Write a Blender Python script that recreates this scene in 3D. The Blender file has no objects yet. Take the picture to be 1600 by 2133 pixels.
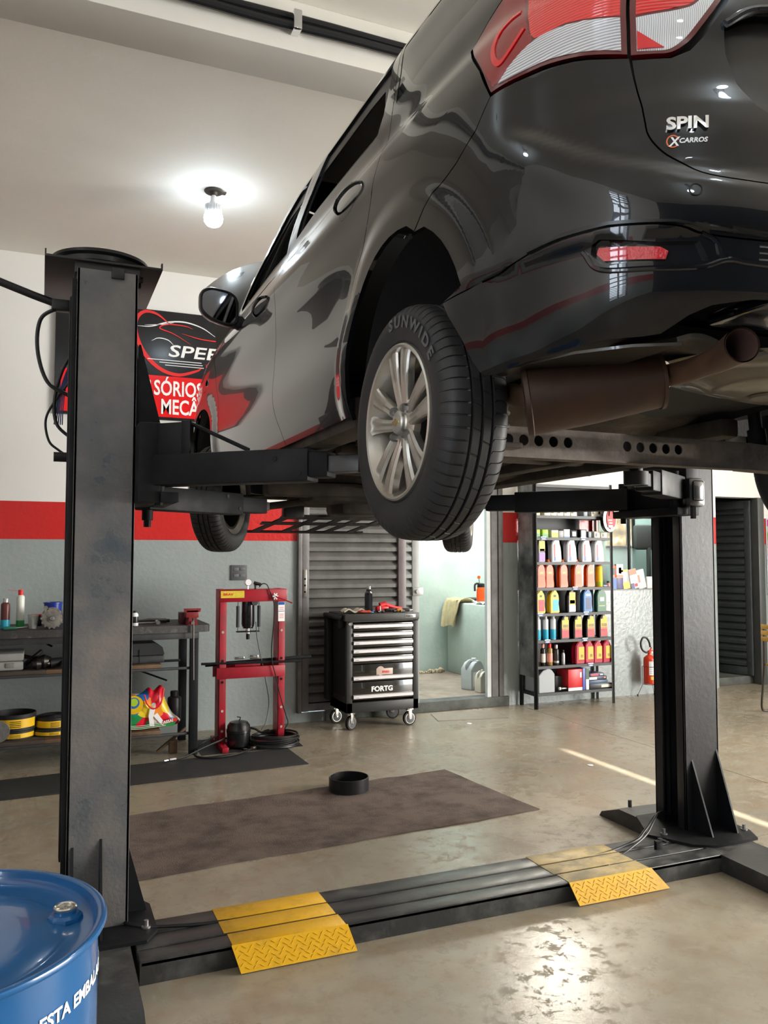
import bpy, bmesh, math, random
import numpy as np
from mathutils import Matrix, Vector
from mathutils.geometry import delaunay_2d_cdt
random.seed(7)
PI = math.pi
scene = bpy.context.scene
COL = scene.collection
# ---------------------------------------------------------------- camera, world, light
YAW = math.atan(714/1700); PITCH = math.atan(90.5/1700)
cam = bpy.data.cameras.new('camera'); camo = bpy.data.objects.new('camera', cam); COL.objects.link(camo)
camo.location = (0, 0, 1.55); camo.rotation_euler = (PI/2+PITCH, 0, -YAW)
cam.sensor_fit = 'VERTICAL'; cam.sensor_height = 24.0; cam.lens = 24.0*1700/2133; cam.clip_start = .02
scene.camera = camo
scene.view_settings.view_transform = 'Standard'
scene.view_settings.look = 'None'
scene.view_settings.gamma = 1
scene.view_settings.exposure = 1.32
try: scene.view_settings.use_curve_mapping = False
except Exception: pass
w = bpy.data.worlds.new('sky'); scene.world = w; w.use_nodes = True
w.node_tree.nodes['Background'].inputs[0].default_value = (.80, .90, 1, 1)
w.node_tree.nodes['Background'].inputs[1].default_value = 2.6
def lamp(name, kind, loc, rot, energy, color, **k):
    l = bpy.data.lights.new(name, kind); l.energy = energy; l.color = color
    for a, b in k.items(): setattr(l, a, b)
    o = bpy.data.objects.new(name, l); o.location = loc; o.rotation_euler = rot; COL.objects.link(o); return o
# daylight through the street opening on the right, plus an invented left grille light
lamp('street_daylight', 'AREA', (11.0, -.2, 2.0), (0, math.radians(90), 0), 690, (1, .935, .83), shape='RECTANGLE', size=3.6, size_y=5.8)
lamp('added_grille_light', 'AREA', (-3.0, -1.1, 2.4), (0, math.radians(-90), 0), 60, (.78, .88, 1), shape='RECTANGLE', size=3.2, size_y=1.2)
lamp('niche_daylight', 'AREA', (4.2, 8.6, 4.0), (0, 0, 0), 45, (.93, 1, .95), shape='RECTANGLE', size=1.4, size_y=1.6)
lamp('office_light', 'AREA', (6.4, 7.93, 2.9), (0, 0, 0), 26, (.95, 1, .97), shape='RECTANGLE', size=1.2, size_y=.5)
lamp('sun', 'SUN', (4, -10, 6), (math.radians(72.6), 0, 0), 14, (1, .93, .8), angle=.006)

# ---------------------------------------------------------------- materials
MATS = {}
def M(name, col, rough=.5, metal=0, coat=0, var=0, vs=6, bump=0, bs=60, emit=0, ecol=None, trans=0, ior=1.45, col2=None, rvar=0, croug=.03, spec=.5, alpha=1, lo=.35, hi=.65):
    if name in MATS: return MATS[name]
    m = bpy.data.materials.new(name); m.use_nodes = True; MATS[name] = m
    nt = m.node_tree; N = nt.nodes; Lk = nt.links; b = N['Principled BSDF']
    b.inputs['Base Color'].default_value = (*col, 1); b.inputs['Roughness'].default_value = rough
    b.inputs['Metallic'].default_value = metal; b.inputs['Coat Weight'].default_value = coat
    b.inputs['Coat Roughness'].default_value = croug; b.inputs['IOR'].default_value = ior
    b.inputs['Specular IOR Level'].default_value = spec
    b.inputs['Transmission Weight'].default_value = trans; b.inputs['Alpha'].default_value = alpha
    if emit:
        b.inputs['Emission Color'].default_value = (*(ecol or col), 1); b.inputs['Emission Strength'].default_value = emit
    if var or bump or rvar or col2:
        tc = N.new('ShaderNodeTexCoord')
    if var or col2 or rvar:
        n = N.new('ShaderNodeTexNoise'); n.inputs['Scale'].default_value = vs; n.inputs['Detail'].default_value = 6; n.inputs['Roughness'].default_value = .62
        Lk.new(tc.outputs['Object'], n.inputs['Vector'])
        r = N.new('ShaderNodeMapRange'); r.inputs[1].default_value = lo; r.inputs[2].default_value = hi
        Lk.new(n.outputs['Fac'], r.inputs[0])
        if var or col2:
            mx = N.new('ShaderNodeMix'); mx.data_type = 'RGBA'
            c2 = col2 or tuple(c*(1-var) for c in col)
            mx.inputs[6].default_value = (*col, 1); mx.inputs[7].default_value = (*c2, 1)
            Lk.new(r.outputs[0], mx.inputs[0]); Lk.new(mx.outputs[2], b.inputs['Base Color'])
        if rvar:
            rr = N.new('ShaderNodeMapRange'); rr.inputs[3].default_value = rough; rr.inputs[4].default_value = min(1, rough+rvar)
            Lk.new(r.outputs[0], rr.inputs[0]); Lk.new(rr.outputs[0], b.inputs['Roughness'])
    if bump:
        n2 = N.new('ShaderNodeTexNoise'); n2.inputs['Scale'].default_value = bs; n2.inputs['Detail'].default_value = 4
        Lk.new(tc.outputs['Object'], n2.inputs['Vector'])
        bp = N.new('ShaderNodeBump'); bp.inputs['Strength'].default_value = bump; bp.inputs['Distance'].default_value = .01
        Lk.new(n2.outputs['Fac'], bp.inputs['Height']); Lk.new(bp.outputs[0], b.inputs['Normal'])
    return m
black_steel = M('black_painted_steel', (.010, .011, .013), .45, var=.5, vs=5, rvar=.2, bump=.06, bs=30, spec=.25)
post_steel = M('worn_lit_post_paint', (.070, .088, .106), .22, var=.0, col2=(.22, .192, .170), vs=2.6, rvar=.22, bump=.16, bs=70, lo=.32, hi=.72)  # worn patches; their pale brown tone also imitates the lit zone of the column
dark_rubber = M('dark_rubber', (.012, .012, .013), .62, var=.3, vs=20)
chrome = M('chrome', (.78, .78, .80), .12, metal=1)
alu = M('brushed_aluminium', (.72, .71, .70), .33, metal=1, var=.12, vs=9)
black_plastic = M('black_plastic', (.012, .012, .014), .45)
gloss_black = M('gloss_black', (.006, .006, .008), .12, coat=.5)
white_plastic = M('white_plastic', (.75, .76, .76), .42)
white_print = M('white_print', (.85, .85, .85), .5)
red_print = M('red_print', (.72, .02, .02), .45)
steel = M('bare_steel', (.38, .37, .36), .4, metal=1, var=.4, vs=12, rvar=.2)
dark_hose = M('black_hose', (.010, .010, .011), .4)

# ---------------------------------------------------------------- mesh helpers
def bxm(x0, x1, y0, y1, z0, z1):
    return [(x0,y0,z0),(x1,y0,z0),(x1,y1,z0),(x0,y1,z0),(x0,y0,z1),(x1,y0,z1),(x1,y1,z1),(x0,y1,z1)]
BF = [(0,3,2,1),(4,5,6,7),(0,1,5,4),(1,2,6,5),(2,3,7,6),(3,0,4,7)]
class MB:
    def __init__(s): s.bm = bmesh.new(); s.cust = None
    def raw(s, V, Fc, mat=None):
        vs = [s.bm.verts.new(mat @ Vector(v) if mat else v) for v in V]
        for f in Fc:
            try: s.bm.faces.new([vs[i] for i in f])
            except ValueError: pass
        return vs
    def box(s, x0, x1, y0, y1, z0, z1, bev=0, mat=None, seg=2):
        x0, x1 = sorted((x0, x1)); y0, y1 = sorted((y0, y1)); z0, z1 = sorted((z0, z1))
        if bev <= 0: s.raw(bxm(x0,x1,y0,y1,z0,z1), BF, mat); return s
        t = bmesh.new(); vs = [t.verts.new(v) for v in bxm(x0,x1,y0,y1,z0,z1)]
        for f in BF: t.faces.new([vs[i] for i in f])
        bmesh.ops.bevel(t, geom=t.edges[:], offset=bev, segments=seg, profile=.5, affect='EDGES')
        s.merge(t, mat); return s
    def merge(s, t, mat=None):
        t.verts.index_update()
        s.raw([v.co[:] for v in t.verts], [[v.index for v in f.verts] for f in t.faces], mat); t.free()
    def cyl(s, p0, p1, r0, r1=None, n=20, caps=True):
        p0 = Vector(p0); p1 = Vector(p1); r1 = r0 if r1 is None else r1
        return s.rings([(p0, r0), (p1, r1)], n, caps)
    def rings(s, PR, n=20, caps=True, ax=None):
        # stack of circles about the line through the first and last centre
        a = (PR[-1][0]-PR[0][0]).normalized() if ax is None else Vector(ax)
        u = a.orthogonal().normalized(); v = a.cross(u)
        V = []; Fc = []
        for p, r in PR:
            for k in range(n):
                t = 2*PI*k/n; V.append((p+u*(r*math.cos(t))+v*(r*math.sin(t)))[:])
        for i in range(len(PR)-1):
            for k in range(n):
                k2 = (k+1) % n; Fc.append((i*n+k, i*n+k2, (i+1)*n+k2, (i+1)*n+k))
        if caps: Fc.append(tuple(range(n))[::-1]); Fc.append(tuple((len(PR)-1)*n+k for k in range(n)))
        s.raw(V, Fc); return s
    def lathe(s, prof, c=(0,0,0), axis='Z', n=32, caps=True):
        # prof: (radius, height)
        c = Vector(c); a = {'X': Vector((1,0,0)), 'Y': Vector((0,1,0)), 'Z': Vector((0,0,1))}[axis] if isinstance(axis, str) else Vector(axis)
        return s.rings([(c+a*h, r) for r, h in prof], n, caps, ax=a)
    def tube(s, pts, r, n=10, caps=True, closed=False):
        P = [Vector(p) for p in pts]; m = len(P)
        rr = r if hasattr(r, '__len__') else [r]*m
        V = []; Fc = []; u = None
        for i in range(m):
            if closed: t = (P[(i+1) % m]-P[i-1]).normalized()
            else: t = (P[min(i+1, m-1)]-P[max(i-1, 0)]).normalized()
            u = t.orthogonal().normalized() if u is None else (u-t*u.dot(t)).normalized()
            v = t.cross(u)
            for k in range(n):
                a = 2*PI*k/n; V.append((P[i]+u*(rr[i]*math.cos(a))+v*(rr[i]*math.sin(a)))[:])
        for i in range(m if closed else m-1):
            j = (i+1) % m
            for k in range(n):
                k2 = (k+1) % n; Fc.append((i*n+k, i*n+k2, j*n+k2, j*n+k))
        if caps and not closed: Fc.append(tuple(range(n))[::-1]); Fc.append(tuple((m-1)*n+k for k in range(n)))
        s.raw(V, Fc); return s
    def prism(s, poly, axis, lo, hi, mat=None):
        # poly in the two other axes, in order (XY for Z, XZ for Y, YZ for X)
        def P(a, b, h): return {'Z': (a,b,h), 'Y': (a,h,b), 'X': (h,a,b)}[axis]
        n = len(poly); V = [P(a,b,lo) for a, b in poly]+[P(a,b,hi) for a, b in poly]
        Fc = [tuple(range(n))[::-1], tuple(range(n, 2*n))]+[(i, (i+1) % n, n+(i+1) % n, n+i) for i in range(n)]
        s.raw(V, Fc, mat); return s
    def grid(s, fn, nu, nv, closed_u=False):
        V = [fn(i/(nu if closed_u else nu-1), j/(nv-1)) for j in range(nv) for i in range(nu)]
        Fc = []
        for j in range(nv-1):
            for i in range(nu if closed_u else nu-1):
                i2 = (i+1) % nu; Fc.append((j*nu+i, j*nu+i2, (j+1)*nu+i2, (j+1)*nu+i))
        s.raw(V, Fc); return s
    def solid_sheet(s, fn, nu, nv, th):
        # a thin closed sheet: fn(u,v)->point, thickness along its normal
        def nrm(u, v):
            e = .01; a = Vector(fn(min(u+e,1), v))-Vector(fn(max(u-e,0), v)); b = Vector(fn(u, min(v+e,1)))-Vector(fn(u, max(v-e,0)))
            c = a.cross(b); return c.normalized() if c.length > 0 else Vector((0,0,1))
        V = []; W2 = []
        for j in range(nv):
            for i in range(nu):
                u, v = i/(nu-1), j/(nv-1); p = Vector(fn(u, v)); V.append(p[:]); W2.append((p-nrm(u, v)*th)[:])
        K = len(V); Fc = []
        for j in range(nv-1):
            for i in range(nu-1):
                a, b, c, d = j*nu+i, j*nu+i+1, (j+1)*nu+i+1, (j+1)*nu+i
                Fc.append((a,b,c,d)); Fc.append((K+d,K+c,K+b,K+a))
        for i in range(nu-1): Fc.append((i+1, i, K+i, K+i+1)); q = (nv-1)*nu; Fc.append((q+i, q+i+1, K+q+i+1, K+q+i))
        for j in range(nv-1): Fc.append((j*nu, (j+1)*nu, K+(j+1)*nu, K+j*nu)); q = nu-1; Fc.append(((j+1)*nu+q, j*nu+q, K+j*nu+q, K+(j+1)*nu+q))
        s.raw(V+W2, Fc); return s
MW = {}
def mw(o): return MW.get(o.name, Matrix())
def rz(a): return Matrix.Rotation(a, 4, 'Z')
def tag(o, label=None, cat=None, group=None, kind=None):
    if label: o['label'] = label
    if cat: o['category'] = cat
    if group: o['group'] = group
    if kind: o['kind'] = kind
    return o
def thing(name, label, cat, loc=(0,0,0), rot=0, group=None):
    o = bpy.data.objects.new(name, None); COL.objects.link(o); o.empty_display_size = .1
    o.location = loc; o.rotation_euler = (0, 0, rot)
    MW[o.name] = Matrix.Translation(Vector(loc)) @ rz(rot)
    return tag(o, label, cat, group)
def link_mesh(name, me, mat, parent):
    o = bpy.data.objects.new(name, me); COL.objects.link(o)
    if mat: me.materials.append(mat)
    if parent: o.parent = parent; MW[o.name] = mw(parent)
    return o
def obj(name, mb, mat, parent=None, world=False, sharp=35, label=None):
    bm = mb.bm; bmesh.ops.remove_doubles(bm, verts=bm.verts, dist=1e-6)
    bmesh.ops.recalc_face_normals(bm, faces=bm.faces)
    for f in bm.faces: f.smooth = True
    for e in bm.edges:
        if len(e.link_faces) == 2 and e.calc_face_angle(0) > math.radians(sharp): e.smooth = False
    me = bpy.data.meshes.new(name); bm.to_mesh(me); bm.free()
    if world and parent: me.transform(mw(parent).inverted())
    o = link_mesh(name, me, mat, parent)
    if label: o['label'] = label
    return o
def solo(name, mb, mat, label, cat, group=None, kind=None, loc=None, sharp=35):
    o = obj(name, mb, mat, sharp=sharp)
    if loc: o.location = loc
    return tag(o, label, cat, group, kind)
def struct(name, mb, mat, sharp=35): return tag(obj(name, mb, mat, sharp=sharp), kind='structure')
def dup(root, loc, rot=0, label=None, group=None, sub=None):
    def cp(o, par):
        c = o.copy(); COL.objects.link(c); c.parent = par; MW[c.name] = Matrix()
        for ch in o.children: cp(ch, c)
        return c
    r = cp(root, None); r.location = loc; r.rotation_euler = (0, 0, rot)
    if label: r['label'] = label
    if group: r['group'] = group
    return r
def text_mesh(s, size, depth=.001, bold=0, shear=0, spacing=1.0, align='LEFT', fn=None, sx=1.0, fat=0):
    cu = bpy.data.curves.new('t', 'FONT'); cu.body = s; cu.size = size; cu.extrude = depth/2; cu.offset = bold; cu.shear = shear
    cu.space_character = spacing; cu.align_x = align; cu.resolution_u = 3
    o = bpy.data.objects.new('t', cu); COL.objects.link(o)
    dg = bpy.context.evaluated_depsgraph_get(); me = bpy.data.meshes.new_from_object(o.evaluated_get(dg))
    bpy.data.objects.remove(o); bpy.data.curves.remove(cu)
    me.materials.clear()
    if fat:
        b_ = bmesh.new(); b_.from_mesh(me); g_ = b_.verts[:]+b_.edges[:]+b_.faces[:]
        for dx, dy in ((fat, 0), (fat/2, fat/2), (fat/2, -fat/2)):
            r_ = bmesh.ops.duplicate(b_, geom=g_)
            for v in r_['geom']:
                if isinstance(v, bmesh.types.BMVert): v.co.x += dx; v.co.y += dy; pass
        b_.to_mesh(me); b_.free()
    for v in me.vertices:
        v.co.x *= sx
        if fn: v.co = Vector(fn(*v.co))
    return me
def basis(origin, right, up):
    r = Vector(right).normalized(); u = Vector(up); u = (u-r*u.dot(r)).normalized(); n = r.cross(u)
    return Matrix(((r.x,u.x,n.x,origin[0]),(r.y,u.y,n.y,origin[1]),(r.z,u.z,n.z,origin[2]),(0,0,0,1)))
def text(name, s, size, origin, right, up, mat, parent, world=True, **k):
    me = text_mesh(s, size, **k); me.transform(basis(origin, right, up))
    if world: me.transform(mw(parent).inverted())
    return link_mesh(name, me, mat, parent)
def crv(P, n=8, closed=False):
    P = [Vector(p) for p in P]; m = len(P); out = []
    g = (lambda i: P[i % m]) if closed else (lambda i: P[i] if 0 <= i < m else (2*P[0]-P[1] if i < 0 else 2*P[-1]-P[-2]))
    for i in range(m if closed else m-1):
        a, b, c, d = g(i-1), g(i), g(i+1), g(i+2)
        for k in range(n):
            t = k/n; out.append(.5*((2*b)+(c-a)*t+(2*a-5*b+4*c-d)*t*t+(3*b-a-3*c+d)*t**3))
    if not closed: out.append(P[-1])
    return out
# ================================================================ ROOM
YW = 7.38; ZC = 4.09
def wall_mat():
    m = bpy.data.materials.new('banded_wall_paint'); m.use_nodes = True; nt = m.node_tree; N = nt.nodes; L = nt.links; b = N['Principled BSDF']
    g = N.new('ShaderNodeNewGeometry'); sx = N.new('ShaderNodeSeparateXYZ'); L.new(g.outputs['Position'], sx.inputs[0])
    n = N.new('ShaderNodeTexNoise'); n.inputs['Scale'].default_value = 1.7; n.inputs['Detail'].default_value = 7; L.new(g.outputs['Position'], n.inputs['Vector'])
    def step(z):
        q = N.new('ShaderNodeMath'); q.operation = 'GREATER_THAN'; q.inputs[1].default_value = z; L.new(sx.outputs[2], q.inputs[0]); return q.outputs[0]
    def mix(f, a, bb):
        x = N.new('ShaderNodeMix'); x.data_type = 'RGBA'; L.new(f, x.inputs[0])
        for k, v in ((6, a), (7, bb)):
            if isinstance(v, tuple): x.inputs[k].default_value = (*v, 1)
            else: L.new(v, x.inputs[k])
        return x.outputs[2]
    low = mix(n.outputs['Fac'], (.36, .40, .395), (.25, .285, .283))
    s1 = step(1.685); s2 = step(2.0)
    c = mix(s2, mix(s1, low, (.56, .028, .026)), (.76, .75, .73))
    L.new(c, b.inputs['Base Color'])
    r = N.new('ShaderNodeMapRange'); r.inputs[3].default_value = .24; r.inputs[4].default_value = .62; L.new(s2, r.inputs[0]); L.new(r.outputs[0], b.inputs['Roughness'])
    n2 = N.new('ShaderNodeTexNoise'); n2.inputs['Scale'].default_value = 26; n2.inputs['Detail'].default_value = 5; L.new(g.outputs['Position'], n2.inputs['Vector'])
    h = N.new('ShaderNodeMapRange'); h.inputs[3].default_value = .32; h.inputs[4].default_value = .06; L.new(s2, h.inputs[0])
    bp = N.new('ShaderNodeBump'); bp.inputs['Distance'].default_value = .012; L.new(h.outputs[0], bp.inputs['Strength']); L.new(n2.outputs['Fac'], bp.inputs['Height']); L.new(bp.outputs[0], b.inputs['Normal'])
    return m
WM = wall_mat()
ceil_mat = M('ceiling_paint', (.80, .77, .70), .75, var=.05, vs=1.5, bump=.12, bs=18)
niche_mat = M('pale_green_render', (.42, .50, .45), .6, var=.18, vs=2.5, bump=.2, bs=25)
def floor_mat():
    m = bpy.data.materials.new('polished_concrete'); m.use_nodes = True; nt = m.node_tree; N = nt.nodes; L = nt.links; b = N['Principled BSDF']
    g = N.new('ShaderNodeNewGeometry')
    def noise(sc, det, ro=.6, dist=0):
        n = N.new('ShaderNodeTexNoise'); n.inputs['Scale'].default_value = sc; n.inputs['Detail'].default_value = det; n.inputs['Roughness'].default_value = ro
        n.inputs['Distortion'].default_value = dist; L.new(g.outputs['Position'], n.inputs['Vector']); return n.outputs['Fac']
    def ramp(f, a, bb, lo=0, hi=1):
        r = N.new('ShaderNodeMapRange'); r.inputs[1].default_value = a; r.inputs[2].default_value = bb; r.inputs[3].default_value = lo; r.inputs[4].default_value = hi; L.new(f, r.inputs[0]); return r.outputs[0]
    def mix(f, a, bb):
        x = N.new('ShaderNodeMix'); x.data_type = 'RGBA'; L.new(f, x.inputs[0])
        for k, v in ((6, a), (7, bb)):
            if isinstance(v, tuple): x.inputs[k].default_value = (*v, 1)
            else: L.new(v, x.inputs[k])
        return x.outputs[2]
    c = mix(ramp(noise(.9, 6), .35, .68), (.36, .315, .235), (.23, .205, .16))
    c = mix(ramp(noise(4.5, 9, .7), .46, .66), c, (.26, .20, .135))
    c = mix(ramp(noise(16, 8, .75, .6), .62, .70, 0, .55), c, (.15, .13, .11))
    wn = ramp(noise(13, 12, .76, .25), .535, .56)
    c = mix(ramp(wn, 0, 1, 0, .35), c, (.27, .24, .20))
    L.new(c, b.inputs['Base Color'])
    base_r = ramp(noise(1.4, 5), .35, .7, .24, .42)
    rr = N.new('ShaderNodeMix'); rr.data_type = 'FLOAT'; L.new(wn, rr.inputs[0]); L.new(base_r, rr.inputs[2]); rr.inputs[3].default_value = .62
    L.new(rr.outputs[0], b.inputs['Roughness'])
    bp = N.new('ShaderNodeBump'); bp.inputs['Strength'].default_value = .12; bp.inputs['Distance'].default_value = .004; L.new(noise(34, 6, .7), bp.inputs['Height']); L.new(bp.outputs[0], b.inputs['Normal'])
    return m
mb = MB()
# slab cut by two saw joints
for x0, x1 in ((-2.7, 4.598), (4.604, 10.2)):
    for y0, y1 in ((-4.2, 3.438), (3.444, 12)): mb.box(x0, x1, y0, y1, -.12, 0)
mb.box(-2.7, 10.2, -4.2, 12, -.14, -.006)
struct('floor', mb, floor_mat())
struct('ceiling', MB().box(-2.7, 10.2, -4.2, YW+.2, ZC, ZC+.12), ceil_mat)
struct('trim_1', MB().box(-2.5, 10, 3.49, 3.755, 3.85, ZC, .004), ceil_mat)        # ceiling beam
def wallbox(name, boxes, mat=WM):
    m = MB()
    for q in boxes: m.box(*q)
    return struct(name, m, mat)
wallbox('wall_back', [(-2.7, 2.215, YW, YW+.18, 0, ZC), (2.215, 3.46, YW, YW+.18, 0, .09), (2.215, 4.44, YW, YW+.18, 2.35, ZC),
    (4.44, 5.66, YW, YW+.18, 0, 2.42), (4.44, 4.70, YW, YW+.18, 2.42, 3.05), (5.60, 5.66, YW, YW+.18, 2.42, 3.05), (4.44, 5.66, YW, YW+.18, 3.05, ZC), (5.66, 7.02, YW, YW+.18, 0, 1.175), (5.66, 7.02, YW, YW+.18, 2.0, ZC), (7.02, 7.36, YW, YW+.18, 0, ZC),
    (7.36, 8.10, YW, YW+.18, 2.25, ZC), (8.10, 10.2, YW, YW+.18, 0, ZC)])
wallbox('wall_left', [(-2.7, -2.5, -4.2, -1.75, 0, ZC), (-2.7, -2.5, -.45, YW, 0, ZC), (-2.7, -2.5, -1.75, -.45, 0, .6), (-2.7, -2.5, -1.75, -.45, 3.8, ZC)])
wallbox('wall_rear', [(-2.5, 3.86, -4.2, -4.0, 0, ZC), (3.925, 10.2, -4.2, -4.0, 0, ZC), (3.86, 3.925, -4.2, -4.0, 3.05, ZC)], M('dark_unseen_wall', (.045, .05, .06), .45, var=.3, vs=2))  # unseen wall, coloured dark to deepen the car's reflections; slit shapes the sun strip
wallbox('wall_right', [(10.0, 10.2, -4, -3.1, 0, ZC), (10.0, 10.2, 2.8, YW, 0, ZC), (10.0, 10.2, -3.1, 2.8, 3.85, ZC)])
# invented opening with grille, added for the striped reflection in the bumper
m = MB()
for i in range(22): m.box(-2.62, -2.54, -1.75, -.45, .62+i*.146, .655+i*.146, mat=None)
m.box(-2.63, -2.53, -1.78, -1.70, .6, 3.8); m.box(-2.63, -2.53, -.50, -.42, .6, 3.8); m.box(-2.63, -2.53, -1.14, -1.06, .6, 3.8)
struct('added_grille', m, black_steel)
# invented high window, unseen behind the car: glowing panes give the floor its sheen
m = MB(); m.box(4.70, 5.60, YW+.05, YW+.09, 2.42, 2.45); m.box(4.70, 5.60, YW+.05, YW+.09, 3.02, 3.05)
for x in (4.70, 4.99, 5.28, 5.57): m.box(x, x+.03, YW+.05, YW+.09, 2.42, 3.05)
struct('added_window', m, black_steel); MW['added_window'] = Matrix()
obj('added_glow_pane', MB().box(4.73, 5.57, YW+.065, YW+.072, 2.45, 3.02), M('added_glow_glass', (.9, .9, .85), .4, emit=19, ecol=(1, .95, .82)), bpy.data.objects['added_window'])
# wash niche behind the doorway
wallbox('wall_niche', [(3.0, 5.9, 9.25, 9.4, 0, 3.2), (2.9, 3.0, YW+.18, 9.4, 0, 3.2), (5.8, 5.9, YW+.18, 9.4, 0, 3.2)], niche_mat)
tile = M('damp_concrete_slab', (.27, .21, .16), .5, var=.35, vs=4, rvar=.3, bump=.2, bs=20)
m = MB(); m.box(3.0, 5.8, YW+.1, 9.25, 0, .098); struct('floor_niche', m, tile)
sill_mat = M('weathered_grey_kerb', (.10, .105, .095), .7, var=.5, vs=7, bump=.4, bs=22)
struct('trim_2', MB().box(2.5, 4.50, YW-.02, YW+.16, .001, .10, .006), sill_mat)
tank_mat = M('pale_green_tank_render', (.50, .565, .51), .6, var=.14, vs=3, bump=.2, bs=20)
m = MB(); m.box(4.745, 5.75, 7.75, 9.24, .098, .97, .012)
solo('wash_tank', m, tank_mat, 'chest-high pale green rendered wash tank inside the doorway', 'tank')
# rubble heap at the foot of the niche wall
m = MB(); random.seed(3)
for k in range(26):
    x = 4.62+random.uniform(-.35, .10); y = 9.17+random.uniform(-.05, .04); r = random.uniform(.012, .05)*(1-.8*abs(x-4.62)/.4)
    t = bmesh.new(); bmesh.ops.create_icosphere(t, subdivisions=1, radius=max(r, .01))
    for v in t.verts: v.co *= random.uniform(.8, 1.2)
    m.merge(t, Matrix.Translation((x, y, .098+max(r, .01)*.7)))
solo('plaster_debris', m, M('crumbled_plaster', (.45, .36, .24), .9, var=.4, vs=30), 'crumbled plaster lying in the niche corner beside the tank', 'debris', kind='stuff')
# jamb: white over grey paint, and steel track
m = MB(); m.box(4.252, 4.30, YW+.0, YW+.05, .10, 2.35)
mj = WM
struct('trim_3', m, M('jamb_white_grey', (.62, .64, .64), .5, var=.15, vs=3))
frame_mat = M('grey_door_frame_paint', (.20, .19, .19), .42, var=.4, vs=4, rvar=.2, bump=.15, bs=30)
m = MB(); m.box(4.30, 4.375, YW-.01, YW+.12, .10, 2.35, .004); m.box(4.385, 4.44, YW-.015, YW+.1, .10, 2.35, .004)
struct('trim_4', m, frame_mat)
# ---------------------------------------------------------------- slatted steel door
slat_mat = M('slatted_grey_steel', (.15, .145, .14), .34, var=.45, vs=3.2, rvar=.25, bump=.15, bs=30)
def slats(mb, x0, x1, y, z0, z1, pitch, depth=.035, f=None):
    P = []; z = z0
    while z < z1-1e-6:
        h = min(pitch, z1-z)
        P += [(0, z), (depth, z+h*.16), (depth, z+h*.55), (depth*.15, z+h*.92)]; z += pitch
    P.append((0, z1))
    V = []; Fc = []
    for d, zz in P:
        for x, dd in ((x0, 0), (x1, 0)): V.append((x, y-d, zz))
    for i in range(len(P)-1): Fc.append((2*i, 2*i+1, 2*i+3, 2*i+2))
    k = len(V); V += [(x0, y+.01, z0), (x1, y+.01, z0), (x1, y+.01, z1), (x0, y+.01, z1)]; Fc.append((k, k+1, k+2, k+3))
    mb.raw(V, Fc, f); return mb
d = thing('door_1', 'grey louvred steel double door standing behind the tool trolley', 'door', (2.22, YW, .09)); d['kind'] = 'structure'
m = MB(); m.box(2.218, 2.255, YW-.045, YW+.05, .09, 2.35, .003); m.box(2.26, 2.325, YW-.035, YW+.05, .10, 2.35, .003); m.box(2.25, 3.46, YW-.04, YW+.05, 2.27, 2.35, .003)
m.box(2.325, 3.25, YW-.02, YW+.03, .10, .17, .003)
obj('door_frame', m, frame_mat, d, True)
m = slats(MB(), 2.325, 3.235, YW+.012, .17, 2.27, .088); obj('slatted_leaf', m, slat_mat, d, True, sharp=20)
m = MB(); m.box(3.235, 3.318, YW-.045, YW+.03, .10, 2.27, .004); obj('meeting_stile', m, M('purplish_primer_stile', (.17, .135, .14), .4, var=.3, vs=4), d, True)
m = slats(MB(), 3.318, 3.39, YW+.012, .17, 2.27, .088); obj('slatted_leaf', m, M('light_grey_slats', (.30, .32, .31), .4, var=.2, vs=5), d, True, sharp=20)
m = MB(); m.box(3.39, 3.465, YW-.03, YW+.05, .10, 2.27, .004); obj('stile', m, M('light_grey_stile', (.33, .34, .335), .4, var=.15, vs=5), d, True)
m = MB(); m.box(2.263, 2.30, YW-.042, YW-.03, 1.16, 1.42, .004); lk = obj('lock_plate', m, M('lock_plate_metal', (.22, .21, .19), .35, metal=.6), d, True)
m = MB()
for z in (1.21, 1.27, 1.33): m.cyl((2.282, YW-.0445, z), (2.282, YW-.041, z), .009, n=12)
obj('keyhole', m, gloss_black, lk, True)
m = MB(); m.box(3.385, 3.50, YW-.055, YW-.03, 1.155, 1.235, .005); m.cyl((3.43, YW-.075, 1.195), (3.43, YW-.05, 1.195), .018, n=14); obj('latch', m, M('latch_grey', (.35, .35, .34), .35, metal=.3), d, True)
# ---------------------------------------------------------------- counter window
glass = M('window_glass', (.80, .88, .85), .02, trans=1, ior=1.12)
m = MB(); m.box(5.66, 7.02, YW+.04, YW+.07, 1.97, 2.0); m.box(5.66, 7.02, YW+.02, YW+.06, 1.175, 1.185); m.box(6.105, 6.125, YW+.03, YW+.06, 1.185, 1.97); m.box(5.66, 5.69, YW+.03, YW+.07, 1.175, 2.0); m.box(6.99, 7.02, YW+.03, YW+.07, 1.175, 2.0)
struct('window_1', m, black_steel)
w1 = bpy.data.objects['window_1']; MW['window_1'] = Matrix()
obj('pane', MB().box(5.69, 6.99, YW+.042, YW+.046, 1.185, 1.97), glass, w1)
struct('trim_5', MB().box(5.66, 7.02, YW-.02, YW+.18, 1.165, 1.178, .003), M('grey_counter_top', (.27, .28, .27), .45, var=.2))
office = M('office_green_wall', (.36, .44, .42), .5, var=.1, vs=2)
wallbox('wall_office', [(5.9, 6.5, 8.3, 8.4, 0, 3.2), (6.5, 7.25, 8.3, 8.4, 0, 1.66), (6.5, 7.25, 8.3, 8.4, 2.05, 3.2), (6.9, 7.25, 8.3, 8.4, 1.66, 2.05), (5.9, 7.25, YW+.18, 8.3, 3.1, 3.2)], office)
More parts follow.
